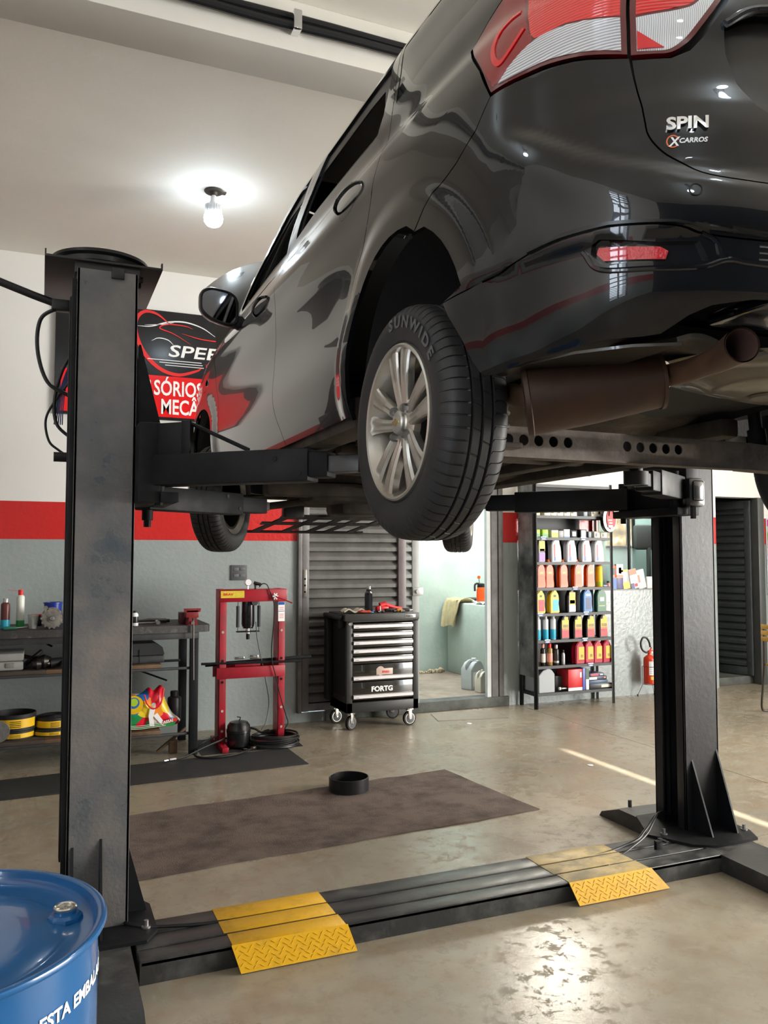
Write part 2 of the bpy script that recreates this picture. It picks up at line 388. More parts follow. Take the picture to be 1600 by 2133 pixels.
def street_reflection():
    m = bpy.data.materials.new('glowing_street_reflection'); m.use_nodes = True; nt = m.node_tree; b = nt.nodes['Principled BSDF']
    n = nt.nodes.new('ShaderNodeTexNoise'); n.inputs['Scale'].default_value = 9; n.inputs['Detail'].default_value = 8
    g = nt.nodes.new('ShaderNodeNewGeometry'); nt.links.new(g.outputs['Position'], n.inputs['Vector'])
    r = nt.nodes.new('ShaderNodeValToRGB'); e = r.color_ramp.elements; e[0].position = .38; e[0].color = (.10, .07, .035, 1); e[1].position = .66; e[1].color = (.85, .80, .66, 1)
    q = e.new(.52); q.color = (.42, .27, .12, 1)
    nt.links.new(n.outputs['Fac'], r.inputs[0]); nt.links.new(r.outputs[0], b.inputs['Emission Color']); b.inputs['Emission Strength'].default_value = .9; b.inputs['Base Color'].default_value = (.1, .08, .05, 1); return m
m = MB(); m.box(6.48, 6.92, 8.28, 8.31, 1.64, 1.67); m.box(6.48, 6.92, 8.28, 8.31, 2.04, 2.07); m.box(6.80, 6.825, 8.28, 8.31, 1.66, 2.05); m.box(6.89, 6.92, 8.28, 8.31, 1.65, 2.06)
struct('reflection_frame', m, black_steel)  # frame round the glowing street reflection
o = obj('street_reflection_panel', MB().box(6.5, 6.9, 8.33, 8.34, 1.66, 2.05), street_reflection(), None); tag(o, kind='structure'); o.name = 'street_reflection_pane'  # glowing panel stands in for the street's reflection in the pane
# ---------------------------------------------------------------- recess with open louvred door at the right
struct('trim_6', MB().box(7.36, 8.24, YW+.10, 9.4, .001, .095, .004), sill_mat)
wallbox('wall_recess', [(7.26, 7.36, YW+.18, 9.4, 0, 2.4), (8.35, 8.45, YW+.18, 9.4, 0, 2.4), (7.26, 8.45, 9.4, 9.5, 0, 2.4), (7.26, 8.45, YW+.18, 9.5, 2.4, 2.5)], M('recess_grey', (.12, .13, .13), .6))
d = thing('door_2', 'dark grey louvred steel door in the far right recess', 'door', (7.97, YW+.06, .10), math.radians(106)); d['kind'] = 'structure'
dark_slat = M('dark_slatted_steel', (.065, .075, .078), .33, var=.3, vs=4, rvar=.2)
m = MB(); m.box(0, .075, -.03, .02, 0, 2.12, .004); m.box(.62, .70, -.03, .02, 0, 2.12, .004); m.box(.07, .63, -.03, .02, 0, .10, .004); m.box(.07, .63, -.03, .02, 2.02, 2.12, .004)
obj('door_frame', m, dark_slat, d)
m = slats(MB(), .07, .63, -.012, .10, 2.02, .088, .03); 
for v in m.bm.verts: v.co.y = -v.co.y - .01
obj('slatted_leaf', m, dark_slat, d, sharp=20)
struct('trim_7', MB().box(8.0, 8.10, YW-.03, YW+.15, 0.0, 2.25, .004), M('dark_grey_jamb', (.085, .09, .09), .4, var=.2))
# ================================================================ CEILING LAMPS
def bulb(i, loc, label):
    t = thing('light_bulb', label, 'lamp', loc, 0, 'bare LED bulbs on the ceiling')
    m = MB(); m.lathe([(.004, 0), (.062, 0), (.066, -.006), (.060, -.014), (.030, -.016), (.024, -.034), (.016, -.036)], n=24)
    m.box(.03, .085, -.02, .02, -.012, -.006, .002)
    obj('ceiling_rose', m, M('dark_rose_plastic', (.05, .045, .04), .5), t)
    m = MB(); m.lathe([(.012, -.03), (.020, -.045), (.022, -.075), (.036, -.10), (.052, -.13), (.055, -.165), (.050, -.168)], n=30)
    for k in range(20):
        a = 2*PI*k/20; m.box(.046, .058, -.0025, .0025, -.160, -.105, mat=rz(a))
    obj('finned_body', m, M('bulb_body_white', (.72, .73, .76), .4), t)
    m = MB(); m.lathe([(.054, -.165), (.062, -.175), (.066, -.195), (.062, -.222), (.048, -.243), (.025, -.255), (.001, -.258)], n=30)
    obj('diffuser', m, M('lit_diffuser', (.9, .95, 1), .3, emit=LAMP_E, ecol=(.74, .88, 1)), t)
    return t
LAMP_E = 33
bulb(0, (1.06, 5.59, ZC), 'bare white LED bulb hanging from the ceiling above the left lift column')
bulb(1, (1.55, .30, ZC), 'bare LED bulb on the ceiling behind the viewer, above the car tail')
bulb(2, (.45, -1.45, ZC), 'bare LED bulb on the ceiling near the rear wall')
bulb(3, (5.4, 2.2, ZC), 'bare LED bulb on the ceiling in the middle of the right bay')
bulb(4, (6.3, 6.0, ZC), 'bare LED bulb on the ceiling in front of the counter window')
bulb(5, (-1.2, 2.6, ZC), 'bare LED bulb on the ceiling close to the left wall')
# pipes along the beam
cable_mat = M('black_corrugated_conduit', (.012, .012, .013), .35)
t = thing('conduit_pair', 'pair of black conduits clipped along the ceiling beam', 'pipe', (0, 3.47, 3.96))
m = MB(); m.tube([(x, 3.452+.003*math.sin(x*9), 3.945+.003*math.sin(x*5)) for x in np.linspace(-2.4, 9.9, 90)], .020, 10); obj('lower_conduit', m, cable_mat, t, True)
m = MB(); m.tube([(x, 3.462, 3.990+.002*math.sin(x*7)) for x in np.linspace(-2.4, 9.9, 90)], .017, 10); obj('upper_conduit', m, cable_mat, t, True)
for k, x in enumerate((-1.4, .02, 1.02, 1.62, 3.2, 5.0)):
    m = MB(); m.box(x-.02, x+.02, 3.425, 3.49, 3.92, 4.012, .006); obj('clip', m, chrome if k == 2 else black_plastic, t, True)
# ================================================================ SIGN
sg = thing('wall_sign', 'black and red shop banner with a swoosh car logo behind the left column', 'sign', (.1, YW-.03, 2.76))
SX0, SX1, SZ0, SZ1 = .095, 2.25, 2.765, 3.70
YS = YW-.035
m = MB(); m.box(SX0-.02, SX1+.02, YS, YW-.002, SZ0-.02, SZ1+.02, .004); obj('frame', m, M('sign_black_board', (.02, .021, .024), .25, var=.3, vs=3), sg, True)
m = MB(); m.box(SX0+.03, SX1-.01, YS-.004, YS, SZ0+.005, 3.135); obj('red_band', m, M('sign_red', (.75, .01, .012), .3), sg, True)
def swoosh(name, pts, wd, mat, y=YS-.006):
    P = crv([(a, 0, b) for a, b in pts], 8); n = len(P); V = []
    for i, p in enumerate(P):
        tt = (P[min(i+1, n-1)]-P[max(i-1, 0)]).normalized(); nn = Vector((-tt.z, 0, tt.x)); ww = wd*math.sin(PI*min(max((i+.3)/n, .02), 1))**.6
        for s in (1, -1): V.append((p.x+nn.x*ww*s, y, p.z+nn.z*ww*s))
    mm = MB(); mm.raw(V, [(2*i, 2*i+1, 2*i+3, 2*i+2) for i in range(n-1)])
    mm.raw([(a, y+.003, b) for a, _, b in V], []); o = obj(name, mm, mat, sg, True)
    return o
swoosh('red_ring', [(1.02, 3.60), (.90, 3.685), (.79, 3.69), (.725, 3.60), (.74, 3.45), (.82, 3.30), (.95, 3.19), (1.10, 3.155), (1.25, 3.20), (1.30, 3.23)], .018, red_print)
swoosh('white_arc', [(.74, 3.56), (.86, 3.57), (1.0, 3.62), (1.15, 3.635), (1.3, 3.60), (1.42, 3.53)], .006, white_print)
swoosh('white_arc', [(.80, 3.575), (.95, 3.595), (1.05, 3.62)], .003, white_print)
swoosh('white_arc', [(.86, 3.44), (.92, 3.47), (1.0, 3.46), (1.05, 3.42)], .004, white_print)
swoosh('red_arc', [(1.20, 3.44), (1.05, 3.52), (.93, 3.56), (1.0, 3.60), (1.15, 3.60), (1.22, 3.58)], .005, red_print)
swoosh('red_arc', [(1.12, 3.53), (1.3, 3.495), (1.5, 3.49), (1.75, 3.50)], .005, red_print)
for q, (a, b) in enumerate(((.83, 1.30), (.93, 1.31), (.98, 1.32))):
    m = MB(); m.box(a, b, YS-.007, YS-.005, 3.275-.022*q, 3.281-.022*q); obj('white_rule', m, white_print, sg, True)
text('lettering', 'SPEED', .15, (1.0, YS-.004, 3.315), (1,0,0), (0,0,1), white_print, sg, depth=.004, bold=.0022, shear=.15, sx=1.5)
text('lettering', 'PERFORMANCE', .052, (1.335, YS-.004, 3.235), (1,0,0), (0,0,1), red_print, sg, depth=.004, sx=1.3)
text('lettering', 'ACES', .185, (.865, YS-.006, 2.965), (1,0,0), (0,0,1), white_print, sg, depth=.004, bold=.0034, sx=.68, align='RIGHT')
text('lettering', 'SÓRIOS - MULTIMÍDIA', .185, (.885, YS-.006, 2.965), (1,0,0), (0,0,1), white_print, sg, depth=.004, bold=.0034, sx=.68)
text('lettering', 'MECÂNICA', .185, (.945, YS-.006, 2.80), (1,0,0), (0,0,1), white_print, sg, depth=.004, bold=.0034, sx=.68)
# socket plate
t = thing('wall_socket', 'grey four-gang switch plate on the wall above the red press', 'switch', (1.665, YW, 1.39))
m = MB(); m.box(1.59, 1.74, YW-.014, YW, 1.325, 1.462, .004); obj('plate', m, M('dark_grey_plate', (.085, .088, .092), .5), t, True)
for a in (1.615, 1.672):
    for b in (1.355, 1.412):
        m = MB(); m.box(a, a+.046, YW-.018, YW-.012, b, b+.026, .002); obj('rocker', m, M('plate_button', (.13, .13, .135), .45), t, True)
# poster on the right wall and chair leg at the frame edge
t = thing('poster', 'colourful poster hanging on the wall at the right edge', 'poster', (8.2, YW, 1.2))
m = MB(); m.box(8.15, 8.75, YW-.012, YW-.002, 1.07, 2.0, .002); obj('backing', m, M('poster_backing', (.5, .55, .6), .4), t, True)
pm = bpy.data.materials.new('poster_print'); pm.use_nodes = True; nt = pm.node_tree; vo = nt.nodes.new('ShaderNodeTexVoronoi'); vo.inputs['Scale'].default_value = 9
g = nt.nodes.new('ShaderNodeNewGeometry'); nt.links.new(g.outputs['Position'], vo.inputs['Vector']); hs = nt.nodes.new('ShaderNodeHueSaturation'); hs.inputs['Saturation'].default_value = 1.4; hs.inputs['Value'].default_value = .55
nt.links.new(vo.outputs['Color'], hs.inputs['Color']); nt.links.new(hs.outputs[0], nt.nodes['Principled BSDF'].inputs['Base Color'])
m = MB(); m.box(8.165, 8.735, YW-.015, YW-.011, 1.10, 1.985); obj('print', m, pm, t, True)
t = thing('chair', 'bent-tube chair with yellow slatted seat cut by the right edge of the photo', 'chair', (6.7, 5.85, 0))
leg_m = M('brown_black_tube', (.035, .028, .022), .35)
cx, cy = 6.66, 5.66
for y in (cy, cy+.42):
    m = MB(); m.tube(crv([(cx, y, .84), (cx-.005, y, .50), (cx-.03, y, .25), (cx-.05, y, .10), (cx-.045, y, .035), (cx, y, .013), (cx+.25, y, .013), (cx+.46, y, .013)], 6), .011, 10); obj('leg', m, leg_m, t, True)
m = MB()
for k in range(7): m.box(cx, cx+.42, cy+.01+k*.06, cy+.05+k*.06, .46, .48, .004)
obj('seat', m, M('yellow_wood', (.62, .36, .07), .4, var=.3, vs=10), t, True)
m = MB()
for z in (.70, .76, .82): m.box(cx-.024, cx-.008, cy-.02, cy+.44, z, z+.045, .005)
obj('backrest', m, MATS['yellow_wood'], t, True)
# floor grate and discs
m = MB()
m.prism([(3.46, 6.93), (4.15, 6.80), (4.24, 7.22), (3.55, 7.27)], 'Z', .0005, .005)
solo('floor_grate', m, M('grate_brown', (.26, .215, .165), .5, var=.2, vs=9), 'flat metal drain cover on the floor before the doorway', 'grate')
for (x, y), lb in (((3.68, 6.73), 'small white disc on the floor before the doorway'), ((3.78, 5.06), 'small white disc on the floor out in the bay')):
    m = MB(); m.lathe([(.022, 0), (.022, .002), (.018, .003)], (x, y, .0006), n=20); solo('floor_disc', m, white_plastic, lb, 'disc')
# ================================================================ TWO-POST LIFT
lift = thing('car_lift', 'black two-post car lift holding the raised car, with floor beam between its columns', 'car lift', (1.65, 3.45, 0))
def column(px, sgn, label):
    # sgn=+1: left column opening towards +X
    A = lambda a, b: (px+sgn*a, px+sgn*b)
    m = MB()
    o, i = px, px+sgn*.235
    m.box(*sorted((o, i)), 3.44, 3.452, .09, 2.705, .002)          # near web
    m.box(*sorted((o, i)), 3.658, 3.67, .09, 2.705, .002)          # far web
    m.box(*sorted((o, px+sgn*.012)), 3.44, 3.67, .09, 2.705, .002)  # outer web
    for y0, y1 in ((3.44, 3.50), (3.61, 3.67)): m.box(*sorted((i, px+sgn*.223)), y0, y1, .09, 2.705, .002)   # lips
    m.box(*sorted((px+sgn*.16, px+sgn*.172)), 3.46, 3.475, .09, 2.6); m.box(*sorted((px+sgn*.16, px+sgn*.172)), 3.635, 3.65, .09, 2.6)
    return obj('column', m, post_steel if sgn > 0 else M('black_post_paint', (.016, .017, .020), .36, col2=(.042, .040, .044), vs=3.2, rvar=.2, bump=.08, bs=40, lo=.5, hi=.8), lift, True)
column(.112, 1, ''); column(3.415, -1, '')
# outer cable channel and flange of the left column
m = MB(); m.box(.088, .110, 3.50, 3.56, .35, 2.60, .003); m.cyl((.099, 3.49, .5), (.099, 3.49, 2.60), .007, n=10); m.box(.094, .112, 3.445, 3.475, .12, 2.66, .002)
obj('cable_channel', m, black_steel, lift, True)
m = MB(); m.cyl((.04, 3.60, 1.955), (.115, 3.60, 1.955), .020, n=16); obj('safety_knob', m, black_plastic, lift, True)
m = MB(); m.cyl((3.44, 3.55, 1.4), (3.47, 3.55, 1.4), .02, n=16); obj('safety_knob', m, black_plastic, lift, True)
# top plates
for (x0, x1, sx) in ((-.01, .445, 1), (3.10, 3.54, -1)):
    m = MB(); m.box(x0, x1, 3.44, 4.03, 2.735, 2.745, .002)
    m.box(x0, x0+.006, 3.44, 3.46, 2.745, 2.765); m.box(x1-.006, x1, 3.44, 3.46, 2.745, 2.765)
    xm = .112 if sx > 0 else 3.18
    m.box(xm-.01, xm+.245, 3.455, 3.665, 2.69, 2.736, .003); m.box(xm+.13, xm+.18, 3.43, 3.452, 2.675, 2.72, .003)
    for yy in (3.52, 3.60): m.cyl((xm+.248, yy, 2.71), (xm+.262, yy, 2.71), .012, n=6)
    obj('top_plate', m, M('top_plate_paint', (.028, .025, .026), .42, var=.3, bump=.05), lift, True)
for cx0 in (.215, 3.31):
    m = MB(); cz = 2.79
    pr = [(.215, -.028), (.232, -.034), (.236, -.020), (.222, -.010), (.222, .010), (.236, .020), (.232, .034), (.215, .028)]
    V = []; n = 64; Fc = []
    for k in range(n):
        a = 2*PI*k/n
        for r, h in pr: r *= .87; V.append((cx0+r*math.cos(a), 3.72+r*math.sin(a), cz+h))
    q = len(pr)
    for k in range(n):
        k2 = (k+1) % n
        for j in range(q): Fc.append((k*q+j, k2*q+j, k2*q+(j+1) % q, k*q+(j+1) % q))
    m.raw(V, Fc)
    for a in (0.35, 0.35+PI/2): 
        c, s_ = math.cos(a), math.sin(a); m.box(-.19, .19, -.022, .022, cz-.012, cz+.012, .003, mat=Matrix.Translation((cx0, 3.72, 0)) @ rz(a))
    m.cyl((cx0, 3.72, 2.74), (cx0, 3.72, 2.83), .032, n=20)
    obj('pulley_wheel', m, M('pulley_metal', (.03, .03, .032), .3, metal=.6), lift, True)
# power tube from the left column towards the upper left, with loops of cable
m = MB(); m.tube(crv([(-2.45, 3.62, 3.34), (-1.2, 3.62, 3.0), (-.18, 3.62, 2.665), (.03, 3.62, 2.600)], 8), .016, 12); m.box(.02, .11, 3.60, 3.65, 2.57, 2.615, .006); obj('supply_conduit', m, dark_hose, lift, True)
m = MB(); m.tube(crv([(.05, 3.62, 2.585), (-.02, 3.63, 2.53), (-.03, 3.63, 2.40), (.01, 3.63, 2.27), (.09, 3.63, 2.22), (.12, 3.63, 2.2)], 8), .008, 8); obj('cable', m, dark_hose, lift, True)
m = MB(); m.tube(crv([(.11, 3.66, 2.42), (.065, 3.66, 2.32), (.04, 3.66, 2.20), (.05, 3.66, 2.10), (.11, 3.66, 2.04)], 8), .007, 8); m.tube(crv([(.11, 3.66, 2.30), (.05, 3.66, 2.21), (.008, 3.66, 2.12), (.02, 3.66, 2.03), (.06, 3.66, 1.99), (.11, 3.66, 1.96)], 8), .005, 8); obj('cable', m, dark_hose, lift, True)
m = MB()
for k in range(5): m.tube(crv([(.11, 3.67+.004*k, 2.40-.02*k), (.07+.004*k, 3.67, 2.28), (.05+.006*k, 3.67, 2.18), (.04+.008*k, 3.68, 2.10)], 6), .0025, 6)
obj('blue_wires', m, M('blue_wire', (.02, .03, .16), .4), lift, True)
# carriages
def carriage(xa, sgn):
    X = lambda a: xa+sgn*a
    def bx(m, a, b, *r, **k): m.box(*sorted((X(a), X(b))), *r, **k)
    m = MB(); bx(m, -.06, .012, 3.47, 3.64, 1.76, 2.12, bev=.003); bx(m, .0, .085, 3.30, 3.80, 1.76, 2.075, bev=.004)
    bx(m, .085, .155, 3.29, 3.81, 1.76, 1.80, bev=.004)
    m.prism([(X(.0), 2.075), (X(.012), 2.42), (X(.020), 2.42), (X(.105), 2.085), (X(.105), 2.075)], 'Y', 3.463, 3.472)
    m.prism([(X(.0), 2.075), (X(.012), 2.42), (X(.020), 2.42), (X(.105), 2.085), (X(.105), 2.075)], 'Y', 3.63, 3.64)
    return obj('carriage', m, black_steel, lift, True)
carriage(.345, 1); carriage(3.18, -1)
def arm(p0, ang, z0, L1, L2, L3, zs=.122, pad=True, brace=0):
    # telescoping arm from pivot p0 in direction ang (radians from +X)
    T = Matrix.Translation((p0[0], p0[1], z0)) @ rz(ang)
    h = .052
    m = MB(); m.box(-.03, L1, -h, h, 0, zs, .006, mat=T)
    for u, v in ((L1*.80, .085), (L1*.95, .03)): m.cyl((T @ Vector((u, -h-.003, v)))[:], (T @ Vector((u, -h+.01, v)))[:], .010, n=14)
    a = obj('arm', m, black_steel, lift, True)
    m = MB(); m.box(L1-.05, L1+L2, -h+.008, h-.008, .014, zs-.014, .005, mat=T); obj('inner_arm', m, black_steel, a, True)
    m = MB(); m.box(L1+L2-.05, L1+L2+L3, -h+.018, h-.018, .030, zs-.030, .004, mat=T); obj('arm_tip', m, M('grey_scuffed_steel', (.08, .085, .09), .35, var=.4, vs=14), a, True)
    if pad:
        m = MB(); c = T @ Vector((L1+L2+L3, 0, 0))
        m.lathe([(.055, .03), (.055, .092), (.03, .094), (.03, .125), (.062, .127), (.062, .15), (.0, .15)], c, n=24); obj('lift_pad', m, dark_rubber, a, True)
    m = MB(); c = T @ Vector((0, 0, 0)); m.lathe([(.024, -.045), (.024, zs+.03)], c, n=18); m.lathe([(.016, -.075), (.016, -.04)], c, n=6); obj('pivot_pin', m, black_steel, a, True)
    if brace:
        m = MB(); p = [(T @ Vector(q))[:] for q in ((.06, 0, zs+.13), (.13, 0, zs+.13), (.40, 0, zs+.008), (.36, 0, zs-.004))]
        m.tube([p[1], p[2]], .008, 8); m.box(.02, .13, -.045, .045, zs-.005, zs+.125, .004, mat=T); m.box(.13, .17, -.05, -.04, zs-.004, zs+.13, .003, mat=T); obj('arm_brace', m, black_steel, a, True)
    return a
arm((.43, 3.345), math.radians(-41.5), 1.825, .67, .075, .16, brace=1)
arm((.43, 3.72), math.radians(33), 1.75, .55, .18, .03, zs=.105, pad=False)
arm((3.06, 3.345), math.radians(180+33), 1.84, .42, .12, .12)
arm((3.06, 3.76), math.radians(180-46), 1.805, .62, .18, .06)
m = MB(); m.box(3.055, 3.165, 3.235, 3.30, 1.80, 1.95, .02); m.box(3.075, 3.145, 3.225, 3.24, 1.83, 1.935, .012); m.cyl((3.11, 3.27, 1.74), (3.11, 3.27, 1.80), .016, n=6); obj('pivot_housing', m, M('glossy_pivot_black', (.010, .010, .011), .22, coat=.3), lift, True)
# ---- base: three channels, feet, plates
m = MB()
for y0, y1 in ((3.13, 3.225), (3.235, 3.345), (3.355, 3.47)): m.box(.36, 3.14, y0, y1, .062, .084, .006); m.box(.36, 3.14, y0, y0+.004, .001, .08); m.box(.36, 3.14, y1-.004, y1, .001, .08)
m.box(.36, 3.14, 3.135, 3.465, .001, .058)
obj('floor_beam', m, M('scuffed_beam_paint', (.032, .033, .033), .33, col2=(.10, .10, .095), vs=7, rvar=.25, bump=.1, bs=40, lo=.48, hi=.75), lift, True)
for x0, x1, yo in ((.11, .36, 2.70), (3.11, 3.40, 2.55)):
    m = MB()
    m.prism([(yo, .001), (yo, .02), (yo+.12, .075), (3.26, .085), (3.9, .085), (4.06, .03), (4.08, .001)], 'X', x0 if x0 < 1 else x0, x1-.02 if x0 < 1 else x1)
    m.cyl(((x0+x1)/2, 3.98, .06), ((x0+x1)/2, 3.98, .10), .012, n=6)
    obj('foot', m, MATS['scuffed_beam_paint'], lift, True)
m = MB(); m.prism([(.05, 3.27), (.40, 3.27), (.45, 3.35), (.45, 3.60), (.38, 3.74), (.02, 3.74)], 'Z', .085, .097); obj('base_plate', m, black_steel, lift, True)
m = MB(); m.prism([(2.95, 3.47), (3.06, 3.26), (3.16, 3.205), (3.44, 3.21), (3.50, 3.32), (3.50, 3.74), (3.10, 3.74)], 'Z', .085, .097); obj('base_plate', m, black_steel, lift, True)
def gusset(x, y0, y1, z1):
    m = MB(); m.prism([(y0, .095), (y1, .095), (y1, z1)] if y0 < y1 else [(y1, .095), (y0, .095), (y1, z1)], 'X', x, x+.01); obj('gusset', m, black_steel, lift, True)
gusset(.235, 3.33, 3.44, .44); gusset(3.225, 3.30, 3.44, .46); gusset(3.395, 3.30, 3.44, .50); gusset(.13, 3.33, 3.44, .42)
m = MB(); m.prism([(.348, 3.0), (.36, 3.0)], 'Y', 3.5, 3.51) if False else m.prism([(.345, .097), (.43, .097), (.345, .40)], 'Y', 3.55, 3.56); obj('gusset', m, black_steel, lift, True)
m = MB(); m.prism([(3.415, .097), (3.50, .097), (3.415, .42)], 'Y', 3.55, 3.56); obj('gusset', m, black_steel, lift, True)
for x, y in ((.07, 3.31), (.41, 3.38), (3.03, 3.44), (3.47, 3.33), (3.47, 3.70)): m = MB(); m.cyl((x, y, .103), (x, y, .125), .009, n=6); m.cyl((x, y, .097), (x, y, .103), .018, n=16); obj('anchor_bolt', m, steel, lift, True)
m = MB(); m.tube(crv([(3.20, 3.60, .13), (3.05, 3.52, .17), (2.92, 3.46, .12), (2.80, 3.42, .09), (2.4, 3.35, .078), (1.5, 3.35, .078), (.8, 3.352, .078), (.5, 3.36, .095), (.36, 3.42, .10), (.30, 3.5, .11)], 8), .007, 8)
m.tube(crv([(3.20, 3.62, .14), (3.04, 3.50, .18), (2.90, 3.42, .12), (2.74, 3.36, .085), (2.5, 3.23, .08)], 8), .006, 8); obj('hydraulic_hose', m, dark_hose, lift, True)
m = MB(); m.box(2.86, 2.90, 3.30, 3.32, .084, .125, .002); m.box(2.90, 2.92, 3.28, 3.34, .118, .126, .002); obj('hose_clip', m, black_steel, lift, True)
# yellow drive-over ramps
yel = M('yellow_ramp_paint', (.66, .36, .004), .38, col2=(.48, .27, .01), vs=9, rvar=.2, bump=.12, bs=60, lo=.5, hi=.7)
yel2 = M('worn_yellow_paint', (.46, .33, .12), .4, col2=(.28, .23, .13), vs=9, rvar=.2, bump=.1, bs=50, lo=.45, hi=.62)
def ramp(x0, x1, bx0, bx1, mat):
    r = obj('ramp_cover', MB().box(x0, x1, 3.125, 3.224, .084, .0865, .001), mat, lift, True)
    for y0, y1 in ((3.236, 3.345), (3.356, 3.472)): obj('painted_strip', MB().box(x0-.01, x1-.005, y0, y1, .084, .0865, .001), mat, r, True)
    m = MB(); th = .004
    A = [Vector((x0-.005, 3.125, .086)), Vector((x1+.005, 3.125, .086)), Vector((bx1, 3.068, .003)), Vector((bx0, 3.068, .003))]
    nrm = (A[1]-A[0]).cross(A[3]-A[0]).normalized()
    if nrm.z < 0: nrm = -nrm
    V = [a[:] for a in A]+[(a+nrm*th)[:] for a in A]; m.raw(V, BF)
    ux = (A[1]-A[0]).normalized(); uy = (A[3]-A[0]).normalized(); w_ = (A[1]-A[0]).length; h_ = (A[3]-A[0]).length
    i = 0; v = .014
    while v < h_-.008:
        u = .015+(.014 if i % 2 else 0)
        k = 0
        while u < w_-.012:
            a = (.7 if (k+i) % 2 else -.7)
            c = A[0]+ux*u+uy*v+nrm*th
            T = Matrix((( ux.x, uy.x, nrm.x, c.x), (ux.y, uy.y, nrm.y, c.y), (ux.z, uy.z, nrm.z, c.z), (0,0,0,1))) @ rz(a)
            m.raw([(-.011, 0, 0), (0, -.0022, 0), (.011, 0, 0), (0, .0022, 0), (-.007, 0, .002), (.007, 0, .002)], [(0,1,5,4), (1,2,5), (2,3,4,5), (3,0,4)], T)
            u += .028; k += 1
        v += .015; i += 1
    obj('checker_plate', m, yel, lift, True)
ramp(.695, 1.150, .715, 1.175, yel)
ramp(2.215, 2.665, 2.225, 2.73, yel2)
# ================================================================ MATS, PAN, DRUM
felt = M('brown_felt', (.155, .115, .098), .95, col2=(.060, .044, .038), vs=5, bump=.5, bs=140, lo=.42, hi=.70)
def matsheet(poly, th, wob, name, mat, label, cat):
    P = []
    n = len(poly)
    for i in range(n):
        a, b = Vector(poly[i]), Vector(poly[(i+1) % n]); L_ = (b-a).length; k = max(int(L_/.09), 1)
        for j in range(k):
            p = a.lerp(b, j/k); P.append((p.x+wob*math.sin(p.x*9+p.y*5), p.y+wob*math.sin(p.x*7+1)+wob*.6*math.sin(p.x*23)))
    bm = bmesh.new(); vs = [Vector(p) for p in P]
    xs = [p[0] for p in P]; ys = [p[1] for p in P]
    def inside(x, y):
        c = False; j = len(P)-1
        for i in range(len(P)):
            if (P[i][1] > y) != (P[j][1] > y) and x < (P[j][0]-P[i][0])*(y-P[i][1])/(P[j][1]-P[i][1])+P[i][0]: c = not c
            j = i
        return c
    inn = []
    x = min(xs)+.08
    while x < max(xs):
        y = min(ys)+.08
        while y < max(ys):
            if inside(x, y) and min((x-p[0])**2+(y-p[1])**2 for p in P) > .0025: inn.append(Vector((x, y)))
            y += .09
        x += .09
    r = delaunay_2d_cdt(vs+inn, [], [list(range(len(vs)))], 1, 1e-5)
    def z(p): return th+wob*1.1*max(0, math.sin(p[0]*11+p[1]*4)*math.sin(p[1]*9+p[0]*2))**2
    V = [(p.x, p.y, z(p)) for p in r[0]]; K = len(V); mb = MB()
    mb.raw(V+[(p.x, p.y, .001) for p in r[0]], [tuple(f) for f in r[2]]+[tuple(K+i for i in reversed(f)) for f in r[2]])
    be = [e for e in mb.bm.edges if len(e.link_faces) == 1 and e.verts[0].co.z > .0015 and e.verts[1].co.z > .0015]
    ix = {v: i for i, v in enumerate(mb.bm.verts)}; mb.bm.verts.ensure_lookup_table()
    for e in be:
        a, b = e.verts; mb.bm.faces.new((a, b, mb.bm.verts[K+ix[b]], mb.bm.verts[K+ix[a]]))
    return solo(name, mb, mat, label, cat)
matsheet([(.30, 4.115), (.42, 4.12), (1.4, 4.20), (2.84, 4.30), (2.72, 5.35), (1.6, 5.24), (.52, 5.15), (.33, 5.13)], .006, .006, 'felt_mat', felt, 'stained brown felt mat on the floor under the car', 'mat')
rub = M('black_rubber_matting', (.030, .031, .032), .7, var=.3, vs=4, bump=.15, bs=90)
matsheet([(-1.3, 5.72), (.58, 5.815), (1.868, 5.894), (1.86, 6.44), (.6, 6.36), (-1.3, 6.20)], .005, .0, 'rubber_mat', rub, 'long black rubber mat on the floor before the workbench', 'mat')
matsheet([(1.18, 6.46), (2.0, 6.46), (2.02, 6.98), (1.2, 7.0)], .004, .0, 'rubber_mat', rub, 'short black rubber mat under the red shop press', 'mat')
m = MB(); c = (1.905, 5.135, .008); r_ = .132
m.lathe([(r_-.004, 0), (r_, .002), (r_, .085), (r_-.004, .088), (r_-.008, .085), (r_-.008, .006), (.001, .006)], c, n=56, caps=False); m.cyl((c[0], c[1], .0078), (c[0], c[1], .0135), r_-.006, n=56)
solo('drain_pan', m, M('oil_black_pan', (.012, .012, .013), .35, var=.3, vs=9), 'round black oil pan resting on the brown felt mat', 'pan')
